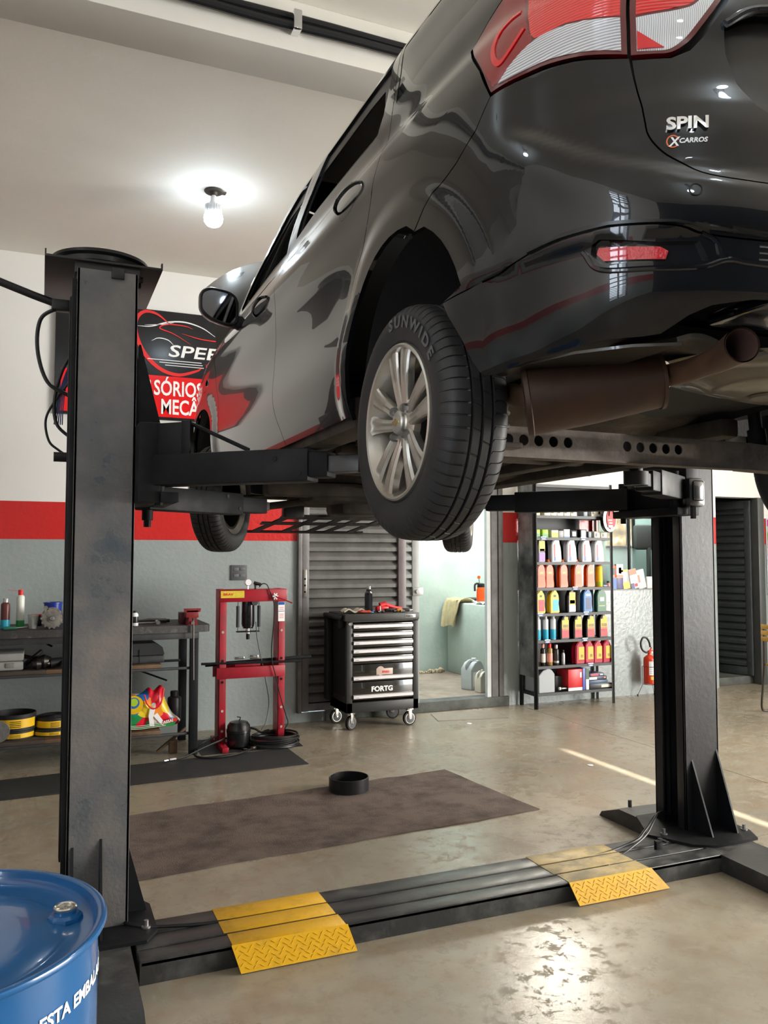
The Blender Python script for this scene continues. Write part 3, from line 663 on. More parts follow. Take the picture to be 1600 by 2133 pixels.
# drum
bx_, by_ = -.1705, 1.687
dr = thing('oil_drum', 'blue steel drum with white lettering at the lower left corner', 'drum', (bx_, by_, 0))
blue = M('blue_drum_enamel', (.007, .088, .26), .22, coat=.35, col2=(.009, .10, .285), vs=3, bump=.03, bs=9)
R0 = .286
prof = [(R0, .004), (R0+.012, .006), (R0+.012, .016), (R0, .022)]
for z in np.linspace(.03, .27, 8): prof.append((R0, z))
for zc in (.31, .57):
    prof += [(R0, zc-.022), (R0+.006, zc-.012), (R0+.010, zc), (R0+.006, zc+.012), (R0, zc+.022)]
    if zc < .5:
        for z in np.linspace(.36, .52, 6): prof.append((R0, z))
for z in np.linspace(.62, .84, 8): prof.append((R0, z))
prof += [(R0, .862), (R0+.006, .866), (R0+.0135, .869), (R0+.0155, .874), (R0+.0135, .879), (R0+.006, .881), (R0-.001, .878), (R0-.003, .868), (R0-.005, .857), (R0-.012, .8515), (R0-.020, .8505), (R0-.022, .850), (R0-.055, .849), (R0-.060, .8505), (R0-.066, .853), (.15, .855), (.05, .856), (.0008, .856)]
m = MB(); m.lathe(prof, (0, 0, 0), n=128, caps=False); m.lathe([(R0-.002, .003), (R0-.002, .006)], n=64)
obj('drum_body', m, blue, dr, sharp=50)
# bung
bu = Vector((.228, .040, .854)); 
m = MB(); m.lathe([(.033, -.004), (.032, .003), (.027, .008)], bu, n=8); m.lathe([(.022, .005), (.0205, .010), (.0205, .015)], bu, n=32); o = obj('bung_flange', m, blue, dr)
m = MB(); m.lathe([(.0205, .014), (.0215, .016), (.0215, .019), (.0195, .021), (.0175, .019), (.017, .016), (.001, .016)], bu, n=32, caps=False); m.box(bu.x-.016, bu.x+.016, bu.y-.003, bu.y+.003, bu.z+.015, bu.z+.019, .001); m.box(bu.x-.003, bu.x+.003, bu.y-.016, bu.y+.016, bu.z+.015, bu.z+.019, .001)
obj('bung_cap', m, M('zinc', (.62, .60, .55), .28, metal=1), o)
def wrap(x, y, z, R=R0+.0012, a0=-1.62, zb=.62): 
    a = a0+x/R; return ((R+z)*math.cos(a), (R+z)*math.sin(a), zb+y)
me = text_mesh('R ESTA EMBALAGEM', .031, depth=.0006, bold=.0009, sx=1.04, fn=lambda x, y, z: wrap(x, y, z, a0=-.978, zb=.779))
link_mesh('lettering', me, white_print, dr)
# ================================================================ CAR
XC = 1.71; ZB = 1.745; AM = .865
car = thing('car', 'black people carrier raised on the two-post lift, seen from below its rear left corner', 'car', (XC, 3.0, ZB))
CP = [(0,1.04),(.25,1.046),(.45,1.075),(.60,1.13),(.72,1.22),(.79,1.34),(.83,1.5),(.848,1.7),(.858,1.95),(.865,2.4),(.865,3.0),(.865,3.6),(.865,4.1),(.865,4.6),(.856,4.95),(.825,5.2),(.72,5.42),(.4,5.6),(0,5.64)]
pl = np.array([(p.x, p.y) for p in crv([(a, b, 0) for a, b in CP], 40)])
PL = np.concatenate([[0], np.cumsum(np.hypot(*np.diff(pl, axis=0).T))]); SMAX = PL[-1]
def pw(T, b):
    x = np.array([t[0] for t in T]); y = np.array([t[1] for t in T]); h = np.diff(x); d = np.diff(y)/h
    m = np.zeros(len(x)); m[0] = d[0]; m[-1] = d[-1]
    for i in range(1, len(x)-1): m[i] = 0 if d[i-1]*d[i] <= 0 else 2/(1/d[i-1]+1/d[i])
    b = np.asarray(b, float); i = np.clip(np.searchsorted(x, b)-1, 0, len(h)-1); t = np.clip((b-x[i])/h[i], 0, 1)
    return y[i]*(2*t**3-3*t*t+1)+m[i]*h[i]*(t**3-2*t*t+t)+y[i+1]*(-2*t**3+3*t*t)+m[i+1]*h[i]*(t**3-t*t)
Wd = [(.14,.12),(.18,.06),(.22,.03),(.3,.012),(.45,0),(.7,.0),(.85,.008),(.95,.03),(1.02,.062),(1.1,.078),(1.3,.145),(1.42,.19),(1.49,.235),(1.54,.30),(1.57,.38),(1.595,.50),(1.61,.66)]
Rr = [(.14,.25),(.18,.12),(.24,.05),(.32,.012),(.45,0),(.6,0),(.66,.01),(.72,.03),(.85,.045),(1.0,.07),(1.1,.10),(1.3,.18),(1.5,.27),(1.54,.33),(1.57,.42),(1.595,.6),(1.61,.8)]
Fr = [(.14,-.3),(.2,-.08),(.3,-.03),(.5,0),(.75,-.08),(.85,-.18),(.92,-.36),(.98,-.62),(1.03,-.9),(1.06,-1.05),(1.2,-1.32),(1.4,-1.70),(1.5,-1.95),(1.57,-2.25),(1.61,-2.5)]
def base(s, b):
    s = np.asarray(s, float); b = np.asarray(b, float)
    a = np.interp(s, PL, pl[:,0]); Y = np.interp(s, PL, pl[:,1]); ww = pw(Wd, b)
    a = a*(AM-ww)/AM; yr = pw(Rr, b); yf = pw(Fr, b)
    Y2 = np.where(Y < 2.5, 2.5-(2.5-Y)*(1.46-yr)/1.46, np.where(Y > 2.9, 2.9+(Y-2.9)*(2.74+yf)/2.74, Y))
    return np.stack([-a, Y2-3.0, b+0*a], -1)          # in the car's own frame
def nrm(fn, s, b, e=.004):
    du = fn(s+e, b)-fn(s-e, b); dv = fn(s, b+e)-fn(s, b-e); n = np.cross(dv, du)
    return n/(np.linalg.norm(n, axis=-1, keepdims=True)+1e-12)
def sst(x, a, b): t = np.clip((x-a)/(b-a), 0, 1); return t*t*(3-2*t)
ARCH = ((1.945, .285, .368), (4.765, .275, .375))
def disp(s, b, Y):
    d = 0*s
    for cy_, cb, r in ARCH:
        q = np.hypot(Y-cy_, b-cb); d = d+.013*(1-sst(q, r+.035, r+.125))*(b > .1)
    cl = np.interp(s, [0, .5, .64, .76, .85, .93, 1.05, 1.3], [.470, .485, .505, .54, .585, .645, .72, .80])
    d = d-.018*sst(b-cl, -.012, .040)*(1-sst(s, .92, 1.05))*(1-sst(b, .78, .86)*.6)
    d = d+.006*np.exp(-((b-(cl-.05))/.05)**2)*(1-sst(s, .85, 1.1))
    d = d-.010*(1-sst(b, .400, .412))*(1-sst(s, 1.10, 1.24))*sst(b, .16, .2)
    # door surfaces: soft shoulder above, hollow along the flank
    side = sst(s, 1.5, 2.1)*(1-sst(s, 4.3, 4.6)); d = d-.016*side*np.exp(-((b-.60)/.13)**2)+.010*side*np.exp(-((b-.88)/.05)**2)
    return d
def SP(s, b, off=0.0):
    p = base(s, b); Y = p[..., 1]+3.0; return p+nrm(base, s, b)*(disp(s, b, Y)+off)[..., None]
def sY(Y, b):
    # arc parameter of a side point given Y and height
    yf = float(pw(Fr, b)); yr = float(pw(Rr, b))
    Y0 = 2.5-(2.5-Y)*1.46/(1.46-yr) if Y < 2.5 else (2.9+(Y-2.9)*2.74/(2.74+yf) if Y > 2.9 else Y)
    j = np.searchsorted(pl[:,1], Y0); return float(np.interp(Y0, pl[:,1], PL))
def inpoly(x, y, P):
    c = np.zeros(len(x), bool); j = len(P)-1
    for i in range(len(P)):
        xi, yi = P[i]; xj, yj = P[j]
        if yi != yj:
            k = ((yi > y) != (yj > y)) & (x < (xj-xi)*(y-yi)/(yj-yi)+xi); c ^= k
        j = i
    return c
def dens(P, res):
    o = []
    for i in range(len(P)):
        a = np.array(P[i]); b = np.array(P[(i+1) % len(P)]); k = max(1, int(np.ceil(np.hypot(*(b-a))/res)))
        for j in range(k): o.append(tuple(a+(b-a)*j/k))
    return o
def area(P): return .5*sum(P[i][0]*P[(i+1) % len(P)][1]-P[(i+1) % len(P)][0]*P[i][1] for i in range(len(P)))
def inset(P, g):
    if area(P) < 0: g = -g
    n = len(P); o = []
    for i in range(n):
        a = np.array(P[i-1]); b = np.array(P[i]); c = np.array(P[(i+1) % n])
        u = b-a; v = c-b; u = u/(np.hypot(*u)+1e-9); v = v/(np.hypot(*v)+1e-9)
        m = np.array([-u[1], u[0]])+np.array([-v[1], v[0]]); L_ = np.hypot(*m); m = m/(L_+1e-9)
        o.append(tuple(b+m*g/max(L_/2, .5)))
    return o
def smooth_poly(P): return P
def panel(name, poly, mat, parent=None, holes=(), off=0.0, th=.014, res=.03, gap=.0017, mirror=True, label=None, fn=None):
    parent = parent or car; fn = fn or SP
    P = dens(inset(poly, gap), res); HS = [dens(inset(h, -gap), res) for h in holes]
    xs = [p[0] for p in P]; ys = [p[1] for p in P]
    gx, gy = np.meshgrid(np.arange(min(xs), max(xs), res), np.arange(min(ys), max(ys), res)); gx = gx.ravel(); gy = gy.ravel()
    ok = inpoly(gx, gy, P)
    for h in HS: ok &= ~inpoly(gx, gy, h)
    gx, gy = gx[ok], gy[ok]; bp = np.array(P+sum(HS, []))
    if len(gx):
        dmin = np.min((gx[:,None]-bp[None,:,0])**2+(gy[:,None]-bp[None,:,1])**2, axis=1); ok = dmin > (res*.45)**2; gx, gy = gx[ok], gy[ok]
    VS = [Vector(p) for p in P]; F = [list(range(len(P)))]; E_ = []
    for h in HS:
        k = len(VS); VS += [Vector(p) for p in h]; E_ += [(k+i, k+(i+1) % len(h)) for i in range(len(h))]
    VS += [Vector((float(a), float(b))) for a, b in zip(gx, gy)]
    E_ += [(i, (i+1) % len(P)) for i in range(len(P))]
    r = delaunay_2d_cdt(VS, E_, [], 0, 1e-6)
    v2 = np.array([tuple(v) for v in r[0]]); tri = [list(f) for f in r[2]]
    cen = np.array([v2[f].mean(0) for f in tri]); ok = inpoly(cen[:,0], cen[:,1], P)
    for h in HS: ok &= ~inpoly(cen[:,0], cen[:,1], h)
    tri = [f for f, k in zip(tri, ok) if k]
    s, b = v2[:,0], v2[:,1]; n = nrm(lambda a, c: fn(a, c, off), s, b); p = fn(s, b, off)
    # boundary edges
    cnt = {}
    for f in tri:
        for i in range(3):
            a, c = f[i], f[(i+1) % 3]; cnt.setdefault((min(a, c), max(a, c)), []).append((a, c))
    be = [e[0] for e in cnt.values() if len(e) == 1]; bv = sorted({i for e in be for i in e}); ix = {v: i for i, v in enumerate(bv)}
    K = len(p); top = p.copy(); 
    for v in bv: top[v] = p[v]-n[v]*.0012
    low = p[bv]-n[bv]*th
    # orientation
    f0 = tri[len(tri)//2]; fn_ = np.cross(p[f0[1]]-p[f0[0]], p[f0[2]]-p[f0[0]]); flip = np.dot(fn_, n[f0[0]]) < 0
    Fc = [tuple(f[::-1]) if flip else tuple(f) for f in tri]
    sk = [((c, a, K+len(bv)+ix[a], K+len(bv)+ix[c]) if not flip else (a, c, K+len(bv)+ix[c], K+len(bv)+ix[a])) for a, c in be]
    sk = [tuple((K+ix[q] if q < K else q) for q in f) for f in sk]
    allv = np.concatenate([top, top[bv], low]); me = bpy.data.meshes.new(name); me.from_pydata([tuple(q) for q in allv], [], Fc+sk)
    me.polygons.foreach_set('use_smooth', [True]*len(me.polygons))
    nn = [tuple(q) for q in n]; me.update()
    # loop normals: analytic on the face, geometric on the skirt
    ln = []
    for pg in me.polygons:
        for li in pg.loop_indices:
            vi = me.loops[li].vertex_index; ln.append(nn[vi] if pg.index < len(Fc) else tuple(pg.normal))
    me.normals_split_custom_set(ln)
    o = link_mesh(name, me, mat, parent)
    if label: o['label'] = label
    if mirror:
        c = o.copy(); c.data = me; COL.objects.link(c); c.scale = (-1, 1, 1); MW[c.name] = mw(parent)
    return o
def circ(cy_, cb, r, a0, a1, n):
    return [(sY(cy_+r*math.cos(a), cb+r*math.sin(a)), cb+r*math.sin(a)) for a in np.linspace(a0, a1, n)]
paint = M('black_car_paint', (.0035, .004, .0055), .25, coat=1.0, croug=.012, spec=.2)
paint.node_tree.nodes['Principled BSDF'].inputs['Coat IOR'].default_value = 1.42
trimb = M('black_trim', (.008, .008, .009), .28)
tint = M('tinted_glass', (.05, .06, .06), .02, trans=.9, ior=1.3, coat=.4)
# outlines in (arc length, height)
def sm(P, k=4): return [(q.x, q.y) for q in crv([(a, b, 0) for a, b in P], k)]
DG = [(1.884,.23),(1.902,.29),(1.92,.33),(1.926,.395),(1.932,.47),(1.915,.53),(1.884,.58),(1.848,.63),(1.80,.665),(1.752,.70),(1.715,.765),(1.690,.835),(1.680,.91),(1.685,.995),(1.687,1.055),(1.690,1.10),(1.712,1.165),(1.755,1.24),(1.80,1.32),(1.86,1.42),(1.90,1.475)]
BG = [(2.634,.23),(2.664,.29),(2.724,.365),(2.76,.45),(2.775,.545),(2.770,.61),(2.736,.695),(2.736,.79),(2.772,.90),(sY(3.185,1.0),1.0),(sY(3.19,1.1),1.1),(sY(3.17,1.25),1.25),(sY(3.15,1.4),1.4),(sY(3.14,1.475),1.475)]
DG = sm(DG, 3); BG = sm(BG, 3)
CG = [(3.80,.23),(3.834,.38),(3.882,.525),(3.942,.66),(3.996,.79),(4.10,.87),(sY(4.40,.93),.93),(sY(4.36,.99),.99)]
ra = circ(1.945,.285,.368, math.radians(-10), math.radians(192), 26)   # front foot -> over the top -> rear foot
ra = [(1.862,.222)]+[(max(s, .2), b) for s, b in ra if b > .26]
ra = [q for q in ra]+[(1.176,.29),(1.14,.24),(1.104,.205)]
# split the arch at the fender gap
FG = [(1.386,.612),(1.296,.68),(1.188,.712),(1.104,.755),(1.052,.81)]
i_g = min(range(len(ra)), key=lambda i: abs(ra[i][0]-1.386)+abs(ra[i][1]-.612)); ra[i_g] = (1.386, .612)
arch_front, arch_rear = ra[:i_g+1], ra[i_g:]
LB = [(1.052,.81),(.99,.812),(.912,.81),(.822,.797),(.76,.783),(.716,.775)]       # lamp underside
TG = [(.708,.71),(.708,.635),(.704,.60),(.678,.565),(.642,.54),(.594,.512),(.504,.498),(.3,.485),(.0,.478)]
GR = [(0.0,.385),(.3,.385),(.492,.387),(.600,.398),(.650,.412),(.69,.420),(.762,.427),(.834,.430),(.9,.428),(.984,.414),(1.074,.402),(1.248,.395)]
LB = sm(LB); GR = sm(GR, 3); TG = sm(TG)
ri = [q for q in arch_rear[1:-3] if q[1] > .40]
lo_ = [(1.235,.37)]
panel('rear_bumper', LB[::-1]+[(1.052,.811)]+FG[::-1][1:]+ri+[(1.248,.395)]+GR[::-1][1:]+TG[::-1], paint, res=.013)
car_low = [(0.0,.385)]+GR[1:]+[(1.235,.37),(1.218,.345),(1.176,.29),(1.14,.24),(1.104,.205),(1.03,.203),(.954,.207),(.858,.214),(.78,.219),(.70,.219),(.665,.222),(.62,.252),(.58,.268),(.50,.278),(0,.278)]
fog = [(.815,.400),(.80,.405),(.684,.388),(.615,.385),(.598,.352),(.668,.352),(.798,.363),(.818,.385)]
panel('lower_bumper', car_low, paint, holes=[fog], res=.022, th=.02)
panel('fog_recess', fog, gloss_black, off=-.018, res=.02, th=.02, gap=-.004)
panel('rear_reflector', [(.806,.398),(.684,.384),(.668,.374),(.674,.357),(.796,.367),(.812,.384)], M('red_reflector', (.55, .02, .03), .12, coat=1, bump=.5, bs=130), off=-.008, res=.012, th=.01)
# thin raised ledge above the fog lamp
panel('bumper_ledge', [(.96,.418),(.87,.436),(.78,.436),(.66,.424),(.60,.409),(.50,.397),(0,.395),(0,.388),(.50,.390),(.60,.401),(.66,.416),(.78,.426),(.88,.424)], trimb, off=.010, res=.02, th=.02)
def lipline(pts, r, mat, name, off=.004, mirror=True):
    P = crv([(a, b, 0) for a, b in pts], 6); q = SP(np.array([p.x for p in P]), np.array([p.y for p in P]), off)
    m = MB(); m.tube([tuple(v) for v in q], r, 8); o = obj(name, m, mat, car)
    if mirror: c = o.copy(); COL.objects.link(c); c.scale = (-1, 1, 1)
    return o
lipline([(.835,.392),(.80,.352),(.70,.342),(.61,.340),(.56,.352),(.50,.345),(.3,.335),(0,.33)], .0055, gloss_black, 'fog_surround', .0)
lipline([(.61,.40),(.585,.385),(.575,.36),(.56,.352)], .005, gloss_black, 'fog_surround', .0)
for k in range(3): lipline([(.50,.377-.012*k),(.3,.372-.012*k),(0,.37-.012*k)], .0028, chrome, 'grille_bar', -.002)
# quarter panel with its fixed window
qw = [(1.675,1.135),(1.45,1.165),(1.18,1.17),(1.06,1.22),(1.02,1.42),(1.83,1.43),(1.80,1.37),(1.74,1.27),(1.695,1.18)]
lamp_out = [(1.052,.81),(1.10,.90),(1.190,1.01),(1.12,1.055),(1.04,1.095),(.95,1.165),(.86,1.225),(.74,1.245)]
quarter = arch_front[::-1]+[(1.862,.215)]+DG+[(1.6,1.50),(.9,1.50),(.72,1.46),(.715,1.25)]+lamp_out[::-1]+FG[::-1][1:]
panel('rear_quarter', quarter, paint, holes=[qw], res=.0135)
panel('quarter_glass', qw, tint, off=-.0015, res=.03, gap=.002)
panel('fuel_flap', [(1.24,.90),(1.38,.90),(1.385,.91),(1.385,1.03),(1.375,1.04),(1.245,1.04),(1.235,1.03),(1.235,.91)], paint, off=.0005, res=.02) if False else None
# doors
rwin = [(1.80,1.09),(1.84,1.083),(1.878,1.082),(2.1,1.085),(2.442,1.088),(sY(3.09,1.07),1.07),(sY(3.10,1.15),1.15),(sY(3.08,1.3),1.3),(sY(3.05,1.42),1.42),(2.1,1.42),(1.93,1.405),(1.87,1.33),(1.82,1.23),(1.79,1.15)]
rear_door = DG+BG[::-1]
panel('rear_door', rear_door, paint, holes=[rwin], res=.020)
fwin = [(sY(3.22,1.05),1.05),(sY(3.5,1.05),1.05),(sY(3.8,1.04),1.04),(sY(4.02,1.035),1.035),(sY(4.05,1.06),1.06),(sY(3.80,1.22),1.22),(sY(3.55,1.36),1.36),(sY(3.42,1.41),1.41),(sY(3.24,1.42),1.42),(sY(3.235,1.3),1.3),(sY(3.225,1.15),1.15)]
front_door = BG+[(sY(3.45,1.47),1.47),(sY(3.62,1.38),1.38),(sY(3.9,1.21),1.21),(sY(4.2,1.055),1.055)]+CG[::-1]
panel('front_door', front_door, paint, holes=[fwin], res=.028)
for w_, nm in ((rwin, 'rear_door_glass'), (fwin, 'front_door_glass')): g_ = panel(nm, w_, tint, off=-.022, res=.035, th=.003, gap=-.004, mirror=False); g_.scale = (-1, 1, 1)      # left panes are wound down
for w_ in (rwin, fwin):
    cx_ = sum(p[0] for p in w_)/len(w_); cy_ = sum(p[1] for p in w_)/len(w_)
    top = [(a, b) for a, b in w_]
    inner = inset(w_, .030); inner = [(a, b-(.045 if b > 1.25 else -.0)) for a, b in inner]
    panel('window_channel', w_, M('black_window_channel', (.006, .006, .007), .35), holes=[inner], off=-.012, res=.02, th=.006, gap=-.003)
# front fender, bumper, headlight
fa = circ(4.765,.275,.375, math.radians(190), math.radians(-8), 26); fa = [q for q in fa if q[1] > .26]
fender = CG+[(sY(4.58,1.0),1.0),(sY(4.8,.95),.95),(sY(5.1,.86),.86),(sY(5.15,.70),.70),(sY(5.2,.45),.45),(sY(5.15,.30),.30)]+fa[::-1]+[(fa[0][0], .23)]
panel('front_fender', fender, paint, res=.03)
panel('headlight', [(sY(5.11,.86),.86),(sY(5.12,.72),.72),(sY(5.4,.68),.68),(sY(5.45,.80),.80)], M('headlamp_glass', (.6, .62, .65), .08, metal=.6, coat=1), res=.03)
panel('front_bumper', [(sY(5.16,.69),.69),(sY(5.21,.45),.45),(sY(5.16,.30),.30),(sY(5.16,.19),.19),(SMAX,.19),(SMAX,.80),(sY(5.45,.80),.80),(sY(5.4,.67),.67)], paint, res=.04)
m = MB(); rl = [SP(np.array([s_]), np.array([.80+.01*math.sin(s_)]))[0] for s_ in (0,)]
o = panel('side_marker', [(4.20+.02,.76),(4.27,.765),(4.28,.79),(4.23,.80),(4.205,.78)], M('clear_marker', (.8, .78, .7), .1, coat=1), off=.005, res=.01)
# greenhouse: pillars, roof, windscreen, rear screen
ws = [(sY(4.30,1.055),1.055),(SMAX-.0,1.055),(SMAX,1.46),(sY(3.62,1.46)+.25,1.46)]
wsp = [(sY(4.22,1.06),1.06),(SMAX-.001,1.06),(SMAX-.001,1.47),(sY(3.47,1.47),1.47),(sY(3.64,1.38),1.38),(sY(3.92,1.21),1.21)]
wsh = [(sY(4.22,1.06)+.10,1.075),(SMAX-.001,1.075),(SMAX-.001,1.45),(sY(3.60,1.45)+.14,1.45),(sY(3.92,1.21)+.10,1.21)]
panel('windscreen_frame', [wsp[0],(sY(4.22,1.06)+.11,1.06),(sY(3.92,1.21)+.11,1.21),(sY(3.60,1.45)+.15,1.47),wsp[3],wsp[4],wsp[5]], paint, res=.03)
panel('windscreen', [(sY(4.22,1.06)+.112,1.062),(SMAX,1.062),(SMAX,1.468),(sY(3.60,1.45)+.152,1.468),(sY(3.92,1.21)+.112,1.21)], tint, off=-.002, res=.05, th=.004)
panel('roof_rail', [(.0,1.48),(.72,1.463),(.9,1.503),(1.6,1.503),(1.905,1.48),(2.7,1.478),(sY(3.45,1.473),1.473),(SMAX,1.472),(SMAX,1.605),(0,1.605)], paint, res=.04, gap=.001)
tgp = TG[::-1]+[(.713,.770),(.636,.766),(.598,.78),(.570,.808),(.532,.86),(.492,.93),(.452,1.02),(.435,1.10),(.59,1.19),(.711,1.225),(.711,1.455),(0,1.47)]
rec = [(.0,.62),(.30,.625),(.44,.632),(.485,.66),(.510,.71),(.525,.77),(.528,.825),(.46,.86),(.30,.868),(0,.868)]
rsc = [(0,1.09),(.45,1.12),(.58,1.22),(.64,1.26),(.63,1.40),(0,1.42)]
panel('tailgate', tgp, paint, holes=[[(a if a else -.01, b) for a, b in rec], [(a if a else -.01, b) for a, b in rsc]], res=.018)
panel('plate_recess', rec, M('recess_satin_black', (.02, .019, .017), .4, var=.3, vs=8, coat=.2), off=-.035, res=.03, gap=-.006)
panel('rear_screen', rsc, tint, off=-.002, res=.04, th=.004)
lipline([(0,.868),(.30,.868),(.46,.860),(.53,.826)], .008, gloss_black, 'garnish', .004)
lipline([(0,.55),(.3,.552),(.5,.556)], .002, trimb, 'tailgate_seam', -.018)
# tail lamps
def lens_mat(name, col, col2, sc, ax=0):
    m = M(name, col, .06, coat=1, ior=1.5); nt = m.node_tree; N = nt.nodes; b = N['Principled BSDF']
    w_ = N.new('ShaderNodeTexWave'); w_.inputs['Scale'].default_value = sc; w_.bands_direction = ('X', 'Y', 'Z')[ax]; w_.inputs['Distortion'].default_value = .3; w_.inputs['Detail'].default_value = 1
    g = N.new('ShaderNodeTexCoord'); nt.links.new(g.outputs['Object'], w_.inputs['Vector'])
    mx = N.new('ShaderNodeMix'); mx.data_type = 'RGBA'; mx.inputs[6].default_value = (*col, 1); mx.inputs[7].default_value = (*col2, 1); nt.links.new(w_.outputs['Fac'], mx.inputs[0]); nt.links.new(mx.outputs[2], b.inputs['Base Color'])
    bp = N.new('ShaderNodeBump'); bp.inputs['Strength'].default_value = .5; bp.inputs['Distance'].default_value = .003; nt.links.new(w_.outputs['Fac'], bp.inputs['Height']); nt.links.new(bp.outputs[0], b.inputs['Normal']); return m
red_l = M('tail_lamp_red', (.62, .004, .010), .05, coat=1); red_d = M('tail_lamp_deep_red', (.22, .002, .006), .05, coat=1)
red_b = lens_mat('tail_lamp_bright_red', (.85, .008, .012), (.50, .003, .006), 45, 2)
clear_l = lens_mat('reversing_lens', (.78, .78, .80), (.30, .31, .33), 55, 2)
clear_2 = lens_mat('dotted_clear_lens', (.82, .82, .84), (.45, .46, .48), 90, 0)
L1 = sm([(.719,.780),(.76,.789),(.822,.802),(.912,.815),(.99,.817),(1.048,.815)])+sm([(1.052,.820),(1.094,.90),(1.182,1.01)])+[(1.12,1.050),(1.04,1.09),(.95,1.16),(.86,1.22),(.74,1.238),(.719,1.22)]
L2 = sm([(.715,.776),(.67,.773),(.636,.773),(.604,.79),(.580,.815),(.540,.868),(.500,.935),(.460,1.02),(.445,1.092)])+[(.595,1.18),(.715,1.218)]
tl = panel('tail_lamp', L1, M('lamp_rim_maroon', (.10, .003, .006), .06, coat=1), res=.015, gap=.0015, off=.002)
def sub(name, poly, mat, off, par): return panel(name, poly, mat, parent=par, off=off, res=.012, th=.004, gap=.0, mirror=False)
sub('deep_red_lens', [(.985,.828),(1.042,.826),(1.086,.90),(1.168,1.008),(1.04,1.08),(.99,1.03),(.955,.95),(.93,.885)], red_d, .0028, tl)
sub('bright_red_lens', sm([(.732,.860),(.79,.872),(.852,.884),(.925,.887),(.952,.952),(.985,1.035),(1.03,1.085)])+[(.95,1.15),(.86,1.205),(.745,1.225),(.732,1.2)], red_b, .0035, tl)
sub('red_ring', sm([(.955,.925),(.99,.885),(1.02,.865),(1.045,.885),(1.058,.93),(1.045,.965),(1.02,.985),(.985,.992)])+sm([(.985,.984),(1.012,.976),(1.033,.958),(1.044,.93),(1.034,.895),(1.016,.878),(.99,.898),(.963,.930)]), red_l, .0065, tl)
sub('clear_lens', sm([(.732,.790),(.76,.797),(.822,.810),(.912,.823),(1.024,.824)])+sm([(1.02,.828),(.978,.858),(.925,.880),(.852,.878),(.732,.855)]), clear_l, .005, tl)
tl2 = panel('tailgate_lamp', L2, MATS['lamp_rim_maroon'], res=.015, gap=.0015, off=.004)
sub('bright_red_lens', sm([(.702,.853),(.62,.861),(.585,.877),(.545,.935),(.505,.99),(.475,1.04),(.462,1.085)])+[(.60,1.165),(.694,1.195)], red_b, .0055, tl2)
sub('clear_lens', sm([(.702,.783),(.67,.780),(.640,.780),(.612,.797),(.588,.823),(.550,.874),(.51,.940),(.478,1.015)])+sm([(.488,1.02),(.54,.935),(.582,.872),(.62,.855),(.702,.848)]), clear_2, .0055, tl2)
sub('red_corner', [(.701,.785),(.650,.783),(.701,.820)], red_l, .009, tl2)
# parking sensor, badge, sticker
def surf_frame(s_, b_, off=.003):
    p = SP(np.array([s_]), np.array([b_]), off)[0]; n = nrm(SP, np.array([s_]), np.array([b_]))[0]; return Vector(p), Vector(n)
for sg_ in (-1, 1):
    p, n = surf_frame(.624, .478, .0005)
    m = MB(); m.rings([(p-n*.004, .0125), (p+n*.0010, .0125), (p+n*.0012, .0105), (p-n*.001, .0095), (p-n*.0012, .0001)], 24, False, ax=n); o = obj('parking_sensor', m, trimb, car)
    if sg_ > 0: o.scale = (-1, 1, 1)
def surf_text(name, st, size, s0, b0, mat, depth=.002, off=.002, **k):
    # x runs towards smaller arc length (rightwards seen from behind)
    def fn(x, y, z):
        q = SP(np.array([s0-x]), np.array([b0+y]), off)[0]; nn = nrm(SP, np.array([s0-x]), np.array([b0+y]))[0]; return tuple(q+nn*z)
    me = text_mesh(st, size, depth=depth, fn=fn, **k); return link_mesh(name, me, mat, car)
surf_text('model_badge', 'SPIN', .036, .672, .604, chrome, depth=.006, off=.003, bold=.0012, shear=.1, sx=1.12)
p, n = surf_frame(.64, .58)
stk = panel('dealer_sticker', [(.676,.574),(.668,.598),(.655,.600),(.600,.590),(.600,.567),(.665,.567)], M('sticker_black', (.01, .01, .011), .35), off=.0008, res=.01, th=.0008, gap=0, mirror=False)
surf_text('sticker_lettering', 'CARROS', .0125, .648, .578, white_print, depth=.0004, off=.0016, bold=.0004, shear=.2, sx=1.1).parent = stk
surf_text('sticker_lettering', 'X', .024, .666, .573, white_print, depth=.0004, off=.0018, bold=.0006, shear=.2).parent = stk
def ring_strip(s0, b0, r, w_, a0, a1, off):
    V = []; n = 26
    for i in range(n+1):
        a = a0+(a1-a0)*i/n
        for rr in (r, r-w_): V.append(tuple(SP(np.array([s0-rr*math.cos(a)]), np.array([b0+rr*math.sin(a)]), off)[0]))
    m = MB(); m.raw(V, [(2*i, 2*i+1, 2*i+3, 2*i+2) for i in range(n)]); return m
obj('orange_ring', ring_strip(.659, .582, .0125, .0025, .2, 5.7, .0014), M('orange_print', (.70, .16, .05), .4), stk)
